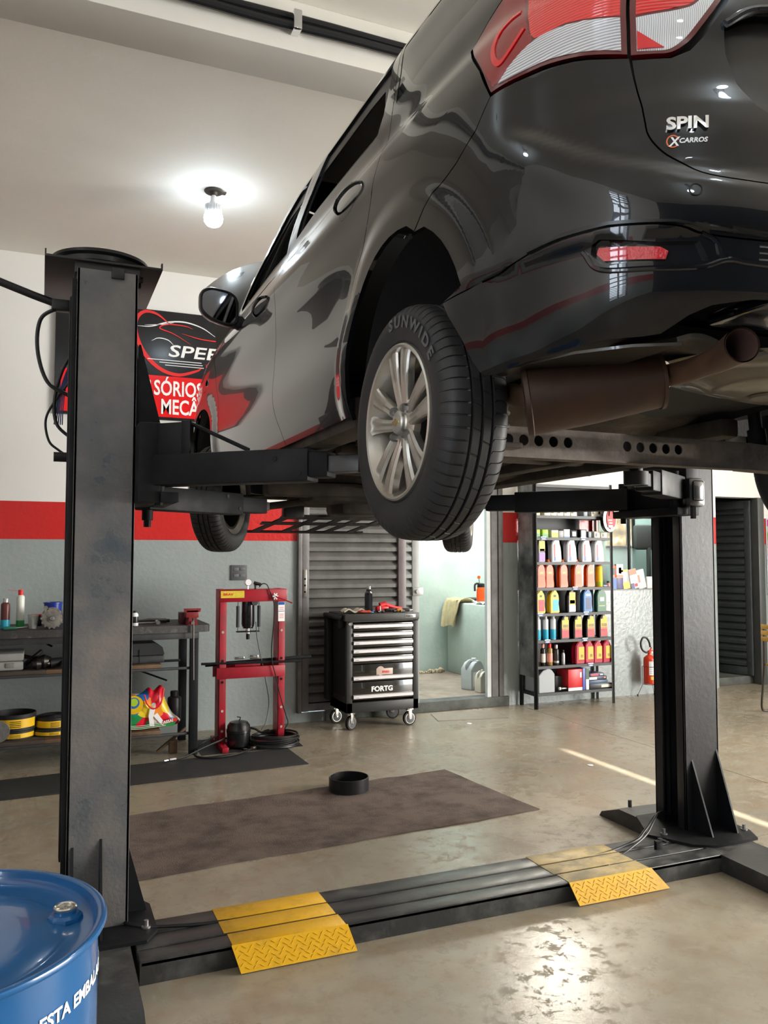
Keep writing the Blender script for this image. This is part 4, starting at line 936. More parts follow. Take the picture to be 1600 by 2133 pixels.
# door handles
blackh = M('handle_black', (.006, .006, .007), .1, coat=1)
for s_, b_ in ((1.885, .890), (2.985, .848)):
    ax_, bx2 = (-.985, .175)
    def hp(t, w_): return (s_-t*ax_*-1 if False else s_+t*.985+w_*.175, b_-t*.175+w_*.985)
    for sc in (1, -1):
        m = MB(); V = []; n_ = 16
        for i in range(n_+1):
            t = -.092+.184*i/n_; k_ = i/n_; o_ = .004+.026*math.sin(PI*min(max((k_-.02)/.96, 0), 1))**.45; hw = .007+.004*math.sin(PI*k_)
            for w_, dd in ((-hw, -.004), (-hw*.5, .004), (hw*.5, .004), (hw, -.004), (hw*.5, -.008), (-hw*.5, -.008)):
                q_ = hp(t, w_*.8+.020); V.append(tuple(SP(np.array([q_[0]]), np.array([q_[1]]), o_+dd)[0]))
        m.raw(V, [(i*6+j, i*6+(j+1) % 6, (i+1)*6+(j+1) % 6, (i+1)*6+j) for i in range(n_) for j in range(6)]+[tuple(range(6))[::-1], tuple(n_*6+j for j in range(6))]); o = obj('door_handle', m, paint, car, sharp=60); o.scale = (sc, 1, 1)
    cup = [hp(.070*math.cos(a)-.004, -.014+.026*math.sin(a)) for a in np.linspace(0, 2*PI, 22)[:-1]]
    panel('handle_cup', cup, gloss_black, off=.0012, res=.012, th=.001, gap=0)
# mirrors
for sc in (1, -1):
    T = mw(car).inverted()
    def mp(u, v):
        a = 2*PI*u; t = v*PI
        x = -.098*math.cos(t)
        # rounded-rectangle shell, deeper towards the front
        ca, sa = math.cos(a), math.sin(a); e = .62
        yy = .0+.062*math.copysign(abs(ca)**e, ca); zz = .072*math.copysign(abs(sa)**e, sa)
        return None
    m = MB(); V = []; n = 36; F_ = []
    outl = []
    for k in range(n):
        a = 2*PI*k/n; ca, sa = math.cos(a), math.sin(a); e = .55
        x = .090*math.copysign(abs(ca)**e, ca); z = .080*math.copysign(abs(sa)**e, sa)
        if z < 0: z *= (.72+.28*(x+.09)/.18+.10)
        if x < -.03: z *= 1-.16*((-.03-x)/.06)
        outl.append((x, z-.02*(x)/.09*.6))
    ring = [(.000, .985), (-.008, 1.0), (.0, 1.05), (.03, 1.06), (.07, .92), (.10, .62), (.112, .2)]
    for d_, s_ in ring:
        for x, z in outl: V.append((.765+x*s_, 3.86+d_, 2.745+z*s_))
    for i in range(len(ring)-1):
        for k in range(n): F_.append((i*n+k, i*n+(k+1) % n, (i+1)*n+(k+1) % n, (i+1)*n+k))
    F_.append(tuple((len(ring)-1)*n+k for k in range(n)))
    m.raw(V, F_, T)
    mir = obj('door_mirror', m, M('mirror_shell', (.018, .019, .021), .28, coat=.3), car); mir.scale = (sc, 1, 1)
    m = MB(); m.raw([(.765+x*.90, 3.863, 2.745+z*.90) for x, z in outl], [tuple(range(n))], T); obj('mirror_glass', m, M('mirror_glass', (.10, .105, .12), .03, metal=1), mir)
    m = MB(); m.raw([(.765+x*s_, 3.859+d_, 2.745+z*s_) for d_, s_ in ((.003, .90), (-.002, .93), (-.001, .99)) for x, z in outl], [(i*n+k, i*n+(k+1) % n, (i+1)*n+(k+1) % n, (i+1)*n+k) for i in range(2) for k in range(n)], T); obj('mirror_bezel', m, black_plastic, mir)
    m = MB(); t_ = bmesh.new(); 
    m.box(.80, .905, 3.87, 3.93, 2.655, 2.715, .014, mat=T); obj('mirror_arm', m, black_plastic, mir)
# open bonnet
def hood(u, v):
    x = (u-.5)*1.64; q = abs(x)/.82
    L_ = 1.0-.17*q*q; vv = v*L_
    zc = .12*math.sin(PI*min(v, 1)*.62)-.15*q**4-.06*v*v*q*q; a = math.radians(39)
    return (x*(1-.05*v), 4.45-3.0+vv*math.cos(a)-zc*math.sin(a), 1.06+vv*math.sin(a)+zc*math.cos(a))
m = MB(); m.solid_sheet(hood, 30, 22, .025); obj('bonnet', m, paint, car, label='raised black bonnet')
m = MB(); m.cyl((.45, 2.1, .92), (.45, 2.2, 1.50), .006, n=8); obj('bonnet_prop', m, steel, car)
# cabin: floor, seats, inner shell
cab = M('cabin_dark', (.03, .03, .032), .8)
m = MB(); m.box(-.66, .66, -1.55, 1.2, .30, .34, .01)
obj('cabin_floor', m, cab, car)
for x in (-.37, .37):
    for y in (-.95, .15):
        m = MB(); m.box(x-.25, x+.25, y-.02, y+.48, .40, .58, .05); m.box(x-.24, x+.24, y-.14, y+.02, .52, 1.13, .05); m.box(x-.13, x+.13, y-.15, y-.04, 1.15, 1.32, .04); m.cyl((x-.06, y-.1, 1.1), (x-.06, y-.1, 1.2), .007); m.cyl((x+.06, y-.1, 1.1), (x+.06, y-.1, 1.2), .007)
        obj('seat', m, M('seat_fabric', (.055, .052, .050), .9, bump=.1, bs=200), car)
m = MB(); m.box(-.68, .68, 1.15, 1.42, .6, .98, .08); obj('dashboard', m, cab, car)
m = MB(); m.box(-.60, .60, -1.5, .45, 1.50, 1.53, .01); obj('headliner', m, M('headliner', (.35, .34, .32), .9), car)
# dark inner skins close what lies behind the panel gaps
inner_side = [(1.95,.24),(3.70,.24)]+[(q[0]-.01, q[1]) for q in fa[:0]]+[(3.90,.50),(4.1,.80),(4.0,1.0),(1.3,1.04),(1.2,.74),(1.36,.68),(1.5,.69),(1.7,.69),(1.85,.62),(1.95,.45)]
panel('inner_skin', inner_side, black_plastic, off=-.024, res=.06, th=.004, gap=0)
panel('inner_skin', [(0,.28),(.62,.28),(.80,.33),(1.10,.36),(1.15,.60),(1.2,1.0),(.70,1.2),(.58,1.08),(0,1.05)], black_plastic, off=-.048, res=.06, th=.004, gap=0)
panel('inner_skin', [(sY(4.9,.70),.68),(sY(5.1,.45),.45),(SMAX,.45),(SMAX,.85),(sY(5.0,.9),.9)], black_plastic, off=-.03, res=.06, th=.004, gap=0)
# wheel-arch liners
felt_b = M('arch_liner', (.010, .009, .009), .95, bump=.2, bs=90)
for cy_, cb, r in ARCH:
    m = MB()
    def lin(u, v, cy_=cy_, cb=cb, r=r):
        a = math.radians(-4+180*u); return (-.80+.32*v, cy_-3+(r+.012-.02*v)*math.cos(a), cb+(r+.012-.02*v)*math.sin(a))
    m.grid(lin, 40, 6); n0 = 40
    V = [(-.478, cy_-3+(r-.008)*math.cos(math.radians(-4+180*k/39)), cb+(r-.008)*math.sin(math.radians(-4+180*k/39))) for k in range(40)]
    m.raw(V, [tuple(range(40))]); o = obj('arch_liner', m, felt_b, car); c = o.copy(); COL.objects.link(c); c.scale = (-1, 1, 1)
# ---- underbody (world coordinates)
und = M('dusty_underbody', (.060, .046, .034), .62, col2=(.018, .015, .013), vs=5, rvar=.2, bump=.25, bs=30)
und2 = M('oxide_pipe', (.060, .036, .024), .45, col2=(.12, .062, .034), vs=7, rvar=.2, metal=.5)
def upan(u, v):
    x = -.74+1.48*u; y = 1.33+3.6*v
    z = 2.005+.03*math.sin(u*9)*math.sin(v*14)+.015*math.sin(u*23+v*9)-.035*math.exp(-((u-.5)/.1)**2)
    if y < 2.45 : z += .13*math.exp(-((y-1.95)/.35)**2)
    if y > 4.2: z += .12*sst(np.array(y), 4.2, 4.6)
    return (XC+x*(1-.35*float(sst(np.array(y), 4.2, 4.5))-.35*float(1-sst(np.array(y), 2.2, 2.45))), y, float(z))
m = MB(); m.solid_sheet(upan, 60, 110, .01); obj('floor_pan', m, und, car, True)
m = MB()
for sx_ in (-1, 1):
    m.box(XC+sx_*.70, XC+sx_*.82, 2.36, 4.28, 1.945, 2.05, .02); m.box(XC+sx_*.42, XC+sx_*.50, 2.1, 4.6, 1.955, 2.02, .012)
for y in (2.6, 3.1, 3.9): m.box(XC-.6, XC+.6, y, y+.07, 1.965, 2.01, .012)
obj('frame_rails', m, und, car, True)
# torsion beam axle with lightening holes
def holed_plate(x0, x1, z0, z1, holes, y, th, mb):
    bm_ = []; V = [Vector(p) for p in ((x0, z0), (x1, z0), (x1, z1), (x0, z1))]
    E_ = [(0,1),(1,2),(2,3),(3,0)]; nh = 18; HS = []
    for cx_, cz_, r in holes:
        k = len(V); V += [Vector((cx_+r*math.cos(2*PI*i/nh), cz_+r*math.sin(2*PI*i/nh))) for i in range(nh)]; E_ += [(k+i, k+(i+1) % nh) for i in range(nh)]; HS.append((cx_, cz_, r))
    r_ = delaunay_2d_cdt(V, E_, [], 0, 1e-6); P = [tuple(v) for v in r_[0]]; K = len(P)
    tr = [f for f in r_[2] if all(math.hypot(sum(P[i][0] for i in f)/3-hx, sum(P[i][1] for i in f)/3-hz) > hr*.97 for hx, hz, hr in HS)]
    cnt = {}
    for f in tr:
        for i in range(3):
            a, b = f[i], f[(i+1) % 3]; cnt.setdefault((min(a, b), max(a, b)), []).append((a, b))
    Fc = [tuple(f) for f in tr]+[tuple(K+i for i in reversed(f)) for f in tr]+[(a, b, K+b, K+a) for e in cnt.values() if len(e) == 1 for a, b in e]
    mb.raw([(a, y, b) for a, b in P]+[(a, y+th, b) for a, b in P], Fc); return mb
bz0, bz1 = 1.818, 1.902
hl = [(1.165+.0485*k, 1.866, .0150) for k in range(5)]+[(1.565+.0475*k, 1.866, .0150) for k in range(5)]
m = MB(); holed_plate(1.09, 2.03, bz0, bz1, hl, 1.90, .004, m); m.box(1.09, 2.03, 1.904, 1.99, bz1-.008, bz1, .003); m.box(1.09, 2.03, 1.904, 1.95, bz0, bz0+.006, .002)
ax_m = M('dusty_axle_beam', (.115, .090, .070), .6, col2=(.06, .046, .038), vs=9, rvar=.2, bump=.2, bs=60)
m.prism([(2.03, bz0), (2.03, bz1), (2.25, bz1-.01), (2.40, bz0+.045), (2.40, bz0-.01)], 'Y', 1.90, 1.96)
m.prism([(1.09, bz0), (1.09, bz1), (1.04, bz1), (1.0, bz0+.03)], 'Y', 1.90, 1.96)
ax = obj('axle_beam', m, ax_m, car, True)
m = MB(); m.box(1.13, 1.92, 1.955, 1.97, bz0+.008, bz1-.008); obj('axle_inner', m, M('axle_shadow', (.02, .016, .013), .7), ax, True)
for xx in (1.10, 2.32):
    m = MB(); m.tube(crv([(xx, 1.93, 1.86), (xx+.0, 2.2, 1.90), (xx, 2.5, 1.98)], 8), .035, 12); m.box(xx-.08, xx+.08, 1.85, 2.0, 1.835, 1.85, .004); obj('trailing_arm', m, ax_m, ax, True)
    m = MB(); P = []
    for k in range(150):
        a = k*2*PI/22; P.append((xx-.03+.058*math.cos(a), 1.86+.058*math.sin(a), 1.855+.24*k/150))
    m.tube(P, .0075, 8); obj('coil_spring', m, M('dusty_spring', (.075, .066, .055), .5, var=.4, vs=20), ax, True)
    m = MB(); m.tube([(xx-.06, 2.06, 1.84), (xx-.06, 2.10, 2.2)], .022, 14); m.cyl((xx-.06, 2.06, 1.84), (xx-.06, 2.075, 1.98), .030, n=18); obj('damper', m, black_steel, ax, True)
# exhaust
m = MB(); n = 40
C0, C1 = Vector((1.0, 1.56, 1.893)), Vector((1.250, 1.400, 1.932)); LM = (C1-C0).length
dr_ = (C1-C0).normalized(); uu = Vector((0, 0, 1)).cross(dr_).normalized(); vv = dr_.cross(uu)
V = []; prof = [(.0, .75), (.0, .99), (.010, 1.03), (.012, 1.0), (LM*.5, .92), (LM-.012, .76), (LM-.008, .76), (LM-.008, .80), (LM, .80), (LM, .74), (LM-.006, .70), (LM-.010, .3)]
for h, s_ in prof:
    for k in range(n):
        a = 2*PI*k/n; p = C0+dr_*h+uu*(.10*s_*math.cos(a))+vv*(.075*s_*math.sin(a)); V.append(p[:])
m.raw(V, [(i*n+k, i*n+(k+1) % n, (i+1)*n+(k+1) % n, (i+1)*n+k) for i in range(len(prof)-1) for k in range(n)]+[tuple(range(n))[::-1], tuple((len(prof)-1)*n+k for k in range(n))])
mf = obj('exhaust_silencer', m, M('rusty_silencer', (.060, .026, .015), .42, col2=(.035, .018, .012), vs=4, rvar=.15, metal=.35), car, True)
m = MB()
p = crv([(1.235, 1.41, 1.94), (1.245, 1.35, 1.938), (1.240, 1.28, 1.937), (1.22, 1.20, 1.937), (1.19, 1.12, 1.940)], 6)
T_ = [(q, .024 if i < 14 else .024+.010*(i-14)/10) for i, q in enumerate(p)]
m.tube([q[0] for q in T_], [q[1] for q in T_], 24, caps=False); obj('tailpipe', m, und2, mf, True)
m = MB(); q1 = [(q[0], q[1]-.003) for q in T_[8:]]; m.tube([q[0] for q in q1], [q[1] for q in q1], 24, caps=False); obj('pipe_bore', m, M('soot', (.05, .022, .016), .9), mf, True)
m = MB()
for k in range(3): m.rings([(Vector((1.250, 1.40-.004*k, 1.945)), .033-.002*k), (Vector((1.252, 1.395-.004*k, 1.945)), .033-.002*k)], 28, True)
obj('clamp', m, M('pale_heat_metal', (.42, .33, .26), .4, metal=.7), mf, True)
m = MB(); m.tube(crv([(1.03, 1.54, 1.90), (1.04, 1.62, 1.92), (1.08, 1.78, 1.96), (1.2, 2.05, 1.98), (1.45, 2.5, 1.965), (1.62, 3.2, 1.955), (1.66, 4.2, 1.94)], 8), .026, 12); obj('exhaust_pipe', m, und2, mf, True)
# spare-wheel well: glossy black bowl, the floor's reflection painted in as brown
def well(u, v):
    a = 2*PI*u; r = .36*math.sin(v*PI/2)**.8; return (1.76+r*1.1*math.cos(a), 1.50+r*.72*math.sin(a), 1.955+.055*(r/.36)**3+.004*math.sin(4*a)*(v > .3)*(v < .8)+(.006 if .42 < v < .55 else 0))
m = MB(); m.grid(well, 56, 20, closed_u=True); m.lathe([(.05, 0), (.045, -.006), (.0, -.006)], (1.70, 1.52, 1.955), n=20)
obj('spare_well', m, M('floor_reflection_gloss', (.10, .082, .055), .26, col2=(.075, .06, .042), vs=5, coat=.3, rvar=.15), car, True)
m = MB(); m.box(1.28, 2.2, 1.12, 1.30, 2.03, 2.06, .01); m.box(1.50, 2.1, 1.22, 1.26, 1.985, 2.03, .008); obj('bumper_reinforcement', m, gloss_black, car, True)
m = MB(); m.prism([(.918, 1.57), (.945, 1.50), (.99, 1.36), (1.06, 1.27), (1.14, 1.22), (1.14, 1.40), (1.02, 1.50), (.96, 1.60)], 'Z', 1.958, 1.964); obj('bumper_underside_lip', m, M('bumper_brown_reflection', (.045, .040, .032), .3, coat=.4, var=.3), car, True)  # underside lip of the bumper; brown tone stands in for a reflection
# splash shield hanging at the front
def shield_quad(mb, pts, y0, y1): pass
m = MB(); hl = []
def SH(x, q, d=0): return (x, 4.62+.42*q, 1.790-.085*q+d)
bars = [((1.20, 0), (1.20, 1)), ]
strips = [((1.30, .0), (2.05, .0), .10), ((1.22, .42), (2.0, .42), .06), ((1.16, .96), (1.96, .96), .05)]
for a, b, w_ in strips:
    V = [SH(a[0]-.0, a[1]), SH(b[0], b[1]), SH(b[0], b[1]+w_*2), SH(a[0], a[1]+w_*2)]; m.raw(V+[(x, y, z-.008) for x, y, z in V], BF)
for x in (1.33, 1.52, 1.68, 1.80, 1.96):
    V = [SH(x, 0), SH(x+.045, 0), SH(x-.075, 1), SH(x-.12, 1)]; m.raw(V+[(a, b, z-.008) for a, b, z in V], BF)
m.raw([SH(1.16, .96), SH(1.20, 1.05), SH(1.08, 1.12, -.004), SH(1.08, 1.08, -.004)]+[SH(1.16, .96, -.008), SH(1.20, 1.05, -.008), SH(1.08, 1.12, -.01), SH(1.08, 1.08, -.01)], BF)
m.box(1.30, 1.42, 4.58, 4.66, 1.77, 1.86, .01)
obj('splash_shield', m, black_plastic, car, True)
# engine sump, subframe, arms
m = MB(); m.box(1.35, 2.0, 4.25, 4.75, 1.84, 2.1, .04); m.box(1.55, 1.85, 4.3, 4.6, 1.78, 1.9, .03); m.box(1.1, 2.3, 4.22, 4.34, 1.87, 1.95, .02); obj('engine_subframe', m, und, car, True)
for sx_ in (-1, 1):
    m = MB(); m.tube(crv([(XC+sx_*.25, 4.40, 1.87), (XC+sx_*.45, 4.55, 1.84), (XC+sx_*.66, 4.74, 1.82)], 6), .022, 10); m.tube([(XC+sx_*.2, 4.74, 1.91), (XC+sx_*.66, 4.74, 1.89)], .014, 10); m.tube([(XC+sx_*.2, 4.5, 1.93), (XC+sx_*.62, 4.60, 1.88)], .009, 8); obj('front_suspension_arm', m, und, car, True)
# ---------------------------------------------------------------- wheels
RT = .3225; WT = .195
def tyre_mb():
    # profile half-turn from outer bead to inner bead: (radius, x) ; outer face at x=0, inner at x=WT
    prof = [(.214,.014),(.222,.006),(.236,.002),(.258,-.003),(.278,-.002),(.296,.006),(.308,.016),(.3155,.027),(.3195,.040),
            (.3215,.058),(.3218,.064),(.314,.0655),(.314,.0715),(.3220,.073),(.3225,.094),(.3145,.0955),(.3145,.1025),(.3225,.104),(.3220,.125),(.314,.1265),(.314,.1325),(.3218,.134),(.3215,.140),
            (.3195,.157),(.3155,.170),(.308,.180),(.296,.190),(.278,.197),(.258,.198),(.236,.193),(.222,.188),(.214,.180)]
    NP = 66; V = []; Fc = []; q = len(prof)
    for k in range(NP):
        for f_, grv in ((0, 0), (.80, 0), (.83, 1), (.95, 1), (.98, 0)):
            for j, (r, x) in enumerate(prof):
                a = 2*PI*(k+f_)/NP
                sk = 0
                if 5 <= j <= 9 or 22 <= j <= 26: 
                    r2 = r-(.0045 if grv else 0)
                elif 13 <= j <= 14 or 17 <= j <= 18:
                    h = (k % 2 == (0 if j < 16 else 1)); r2 = r-(.003 if grv and h else 0); sk = .02*(j in (14, 18))
                else: r2 = r
                if j > 21: sk = -.03
                V.append((x, r2*math.cos(a+sk), r2*math.sin(a+sk)))
    n = NP*5
    for i in range(n):
        i2 = (i+1) % n
        for j in range(q-1): Fc.append((i*q+j, i2*q+j, i2*q+j+1, i*q+j+1))
    m = MB(); m.raw(V, Fc); return m
tyre_m = M('tyre_rubber', (.020, .020, .021), .55, var=.25, vs=14, bump=.05, bs=80)
alloy = M('dusty_alloy', (.60, .58, .54), .30, metal=.9, col2=(.46, .42, .36), vs=6, rvar=.15, lo=.4, hi=.7)
def make_wheel():
    w_ = obj('wheel', tyre_mb(), tyre_m, car, sharp=28); MW[w_.name] = Matrix(); t = w_
    def wr(x, y, z):
        a = math.radians(96)-x/.268; r = .256+y; return (-.0046-z, -r*math.cos(a), r*math.sin(a))
    me = text_mesh('SUNWIDE', .043, depth=.0016, bold=.0014, sx=1.3, spacing=1.4, fn=wr); link_mesh('sidewall_lettering', me, M('raised_rubber', (.085, .085, .09), .5), t)
    m = MB(); m.lathe([(.213, .030), (.216, .012), (.214, .002), (.209, -.001), (.203, .002), (.200, .012), (.193, .035), (.180, .060), (.176, .12), (.186, .165), (.206, .180), (.215, .186)], axis='X', n=72, caps=False); rim = w_; obj('rim', m, alloy, w_)
    m = MB(); m.lathe([(.135, .085), (.135, .15), (.02, .15)], axis='X', n=40, caps=True); m.lathe([(.17, .165), (.05, .165)], axis='X', n=40, caps=True); obj('brake_drum', m, M('brake_iron', (.018, .016, .015), .6), w_)
    for k in range(5):
        for sgn in (-1, 1):
            m = MB(); a0 = PI/2+2*PI*k/5; V = []; st = 12
            for i in range(st+1):
                t_ = i/st; r = .040+.160*t_; a = a0+sgn*(math.radians(19)*(1-t_)**1.2*.9+math.radians(10.5)*t_+math.radians(2)*t_*t_)
                wd = .0165+.0055*t_+.008*t_**3; x = .004-.0 +.016*math.sin(PI*min(t_*1.05, 1))**2*0 +(.020*(1-t_)**1.5)-.000+.006*t_*t_
                c = Vector((x, r*math.cos(a), r*math.sin(a))); tn = Vector((0, -math.sin(a), math.cos(a))); dp = .022
                V += [c-tn*wd+Vector((.006, 0, 0)), c-tn*wd*.62, c-tn*wd*.12+Vector((.003, 0, 0)), c+tn*wd*.30+Vector((-.001, 0, 0)), c+tn*wd*.85+Vector((.002, 0, 0)), c+tn*wd+Vector((.008, 0, 0)), c+tn*wd*.8+Vector((dp+.008, 0, 0)), c-tn*wd*.8+Vector((dp+.008, 0, 0))]
            V = [v[:] for v in V]; m.raw(V, [(i*8+j, i*8+(j+1) % 8, (i+1)*8+(j+1) % 8, (i+1)*8+j) for i in range(st) for j in range(8)]+[tuple(range(8))[::-1], tuple(st*8+j for j in range(8))])
            obj('spoke', m, alloy, rim, sharp=40)
    m = MB(); m.lathe([(.072, .05), (.070, .030), (.062, .024), (.036, .022), (.033, .018), (.033, .014)], axis='X', n=48, caps=False); obj('hub', m, alloy, rim)
    m = MB(); m.lathe([(.033, .020), (.0325, .010), (.029, .006), (.012, .004), (.0008, .0035)], axis='X', n=40, caps=False); obj('centre_cap', m, M('cap_silver', (.50, .49, .47), .3, metal=.8), rim); cp = w_
    m = MB(); B = [(-.020, -.0045), (-.007, -.0045), (-.004, -.010), (.006, -.010), (.006, -.0045), (.019, -.0045), (.021, .0045), (.008, .0045), (.005, .010), (-.005, .010), (-.005, .0045), (-.018, .0045)]
    m.prism([(a, b) for a, b in B], 'X', .0015, .005); obj('emblem', m, M('emblem_gold', (.65, .50, .22), .25, metal=.9), cp)
    for k in range(4):
        a = math.radians(45+90*k); y, z = .050*math.cos(a), .050*math.sin(a)
        m = MB(); m.lathe([(.0125, .034), (.0125, .012), (.0095, .004), (.0008, .003)], (0, y, z), axis='X', n=6, caps=False); obj('wheel_nut', m, M('nut_steel', (.28, .28, .29), .3, metal=1), rim)
    return w_
def cpw(o, par):
    c = o.copy(); COL.objects.link(c); c.parent = par
    for ch in o.children: cpw(ch, c)
    return c
wh = make_wheel()
wh.location = (.845-XC, 1.941-3, 1.897-ZB); wh.scale = (.9, .957, .957)
for (x, y, z, rot) in ((2*XC-.845, 1.941, 1.897, PI), (.872, 4.72, 1.878, math.radians(-32)), (2.592, 4.72, 1.878, PI-math.radians(32))):
    # steer about the wheel's own middle
    c = cpw(wh, car); R_ = rz(rot); off = R_ @ Vector((WT*.45, 0, 0)); ctr = Vector((x+(WT*.45 if x < XC else -WT*.45), y, z))
    c.location = (ctr-off)-Vector((XC, 3.0, ZB)); c.rotation_euler = (math.radians(20 if rot else 0), 0, rot)
    c.rotation_mode = 'XYZ'
# ================================================================ WORKSHOP FURNITURE AND SMALL THINGS
_f = Vector((math.sin(YAW)*math.cos(PITCH), math.cos(YAW)*math.cos(PITCH), math.sin(PITCH))); _r = Vector((math.cos(YAW), -math.sin(YAW), 0)); _u = _r.cross(_f)
def at(x, y, Y):
    # the place on the plane at depth Y that the photograph shows at (x, y)
    d = _f+_r*((x-800)/1700)+_u*((1066.5-y)/1700); t = Y/d.y; return d.x*t, 1.55+d.z*t
def bat(m, x0, y0, x1, y1, Y, dep, bev=.002, mat=None):
    ym, xm = (y0+y1)/2, (x0+x1)/2; a, b = at(x0, ym, Y)[0], at(x1, ym, Y)[0]; c, d = at(xm, y1, Y)[1], at(xm, y0, Y)[1]
    m.box(a, b, Y, Y+dep, c, d, bev, mat=mat); return (a, b, c, d)
# ---- workbench
wood_dark = M('oily_bench_top', (.022, .020, .019), .6, col2=(.11, .10, .09), vs=16, bump=.3, bs=40, lo=.55, hi=.8)
wood_shelf = M('brown_shelf_board', (.17, .10, .055), .6, var=.5, vs=8, bump=.2, bs=40)
bn = thing('workbench', 'long black steel workbench with two board shelves against the left wall', 'workbench', (-.1, 6.8, 0))
BX0, BX1, BY0, BY1 = -1.6, 1.245, 6.48, 7.14
m = MB(); pr = [(BX0, BY0), (BX1-.05, BY0), (BX1-.015, BY0+.02), (BX1, BY0+.06), (BX1, BY1), (BX0, BY1)]
m.prism(pr, 'Z', .952, 1.006); obj('bench_top', m, wood_dark, bn, True)
m = MB(); m.box(BX0, 1.16, BY0+.03, BY0+.07, .90, .951, .003); m.box(BX0, 1.16, BY1-.06, BY1-.02, .90, .951, .003); obj('top_rail', m, M('grey_black_steel', (.045, .045, .047), .45, var=.5, vs=6), bn, True)
for x in (1.095, -.75, -1.55):
    for y in (BY0+.03, BY1-.08):
        m = MB(); m.box(x, x+.062, y, y+.06, .001, .90, .003); obj('leg', m, black_steel, bn, True)
for z in (.68, .175):
    m = MB(); m.box(BX0, 1.10, BY0+.05, BY0+.075, z-.02, z, .003); m.box(BX0, 1.10, BY1-.1, BY1-.075, z-.02, z, .003); obj('shelf_rail', m, MATS['grey_black_steel'], bn, True)
    xx = BX0
    for k, w_ in enumerate((.9, .75, .55, .28)):
        m = MB(); m.box(xx+.002, min(xx+w_, 1.094), BY0+.05, BY1-.09, z+.001, z+.030, .003); obj('shelf_board', m, wood_shelf if k > 1 else M('dark_shelf_board', (.05, .036, .026), .7, var=.4, vs=9), bn, True); xx += w_
m = MB(); m.tube([(.62, 7.1, .66), (1.0, 7.1, .50)], .008, 6); m.tube([(-.10, 7.12, .93), (.10, 7.12, .82)], .008, 6); obj('brace', m, black_steel, bn, True)
# vise
TOPZ = 1.007
v = thing('bench_vise', 'red bench vise bolted to the right end of the workbench', 'vise', (1.10, 6.56, TOPZ))
vr = M('vise_red', (.26, .028, .035), .4, var=.4, vs=15, bump=.1)
m = MB(); m.box(1.055, 1.155, 6.50, 6.60, TOPZ+.055, TOPZ+.118, .006); m.prism([(1.045, TOPZ+.10), (1.165, TOPZ+.10), (1.17, TOPZ+.128), (1.04, TOPZ+.128)], 'Y', 6.50, 6.53); m.prism([(1.065, TOPZ), (1.145, TOPZ), (1.135, TOPZ+.06), (1.075, TOPZ+.06)], 'Y', 6.49, 6.60); obj('front_jaw', m, vr, v, True)
m = MB(); m.box(1.03, 1.075, 6.62, 6.74, TOPZ, TOPZ+.09, .006); m.box(1.07, 1.14, 6.60, 6.74, TOPZ+.01, TOPZ+.05, .004); obj('vise_body', m, M('vise_dark', (.08, .014, .018), .5), v, True)
m = MB(); m.cyl((1.10, 6.455, TOPZ+.02), (1.10, 6.50, TOPZ+.02), .012, n=14); obj('screw', m, steel, v, True)
m = MB(); m.tube([(1.105, 6.46, TOPZ+.045), (1.11, 6.452, TOPZ-.42)], .0065, 8); m.cyl((1.105, 6.46, TOPZ+.04), (1.105, 6.46, TOPZ+.055), .010, n=10); obj('handle_bar', m, M('dull_bar', (.06, .05, .045), .4, metal=.5), v, True)
# generic small builders ------------------------------------------------
def can(name, label, cat, x, y, z, r, h, body_m, cap_m, group=None, band=None, capf=.16, straw=False):
    t = thing(name, label, cat, (x, y, z), 0, group)
    hb = h*(1-capf)
    m = MB(); m.lathe([(r*.96, 0), (r, .004), (r, hb-.012), (r*.9, hb-.002), (r*.62, hb+.004), (r*.6, hb+.006)], n=22); obj('can_body', m, body_m, t)
    if cap_m: m = MB(); m.lathe([(r*.58, hb+.004), (r*.60, h-.006), (r*.5, h)], n=18); obj('cap', m, cap_m, t)
    if band: m = MB(); m.lathe([(r+.0006, band[0]*h), (r+.0009, band[0]*h+.002), (r+.0009, band[1]*h-.002), (r+.0006, band[1]*h)], n=22, caps=False); obj('can_label', m, band[2], t)
    if straw: m = MB(); m.tube([(0, 0, h-.01), (-.09, 0, h+.001)], .0015, 6); obj('straw', m, red_print, t)
    return t
def C(n, *c, **k): return M(n, c, k.pop('r', .35), **k)
def gbox(name, label, cat, px, Y, dep, mat, group=None, face=None, bev=.001, lift=None):
    x0, y0, x1, y1 = px; a, _ = at(x0, (y0+y1)/2, Y); b, _ = at(x1, (y0+y1)/2, Y); _, zt = at((x0+x1)/2, y0, Y); _, zb = at((x0+x1)/2, y1, Y)
    if lift is not None: zt += lift-zb; zb = lift
    t = thing(name, label, cat, ((a+b)/2, Y+dep/2, zb), 0, group)
    w_, h = (b-a)/2, zt-zb
    m = MB(); m.box(-w_, w_, -dep/2, dep/2, 0, h, bev); obj('carton', m, mat, t)
    if face:
        for (u0, v0, u1, v1, fm) in face:
            m = MB(); m.box(-w_+2*w_*u0, -w_+2*w_*u1, -dep/2-.0008, -dep/2+.0002, h*v0, h*v1); obj('print', m, fm, t)
    return t
yellow = C('print_yellow', .68, .42, .005); orange = C('bottle_orange', .66, .10, .006, r=.3); blue_p = C('print_blue', .02, .12, .45); green_p = C('print_green', .03, .28, .07)
grey_p = C('print_grey', .30, .31, .32); purple = C('print_purple', .30, .14, .50); black_p = C('print_black', .012, .012, .014); cyan_p = C('print_cyan', .03, .38, .55); lime = C('print_lime', .35, .55, .03); silver_p = C('print_silver', .5, .5, .5, metal=.7); cream = C('print_cream', .70, .66, .56); pink_p = C('print_pink', .75, .30, .25)
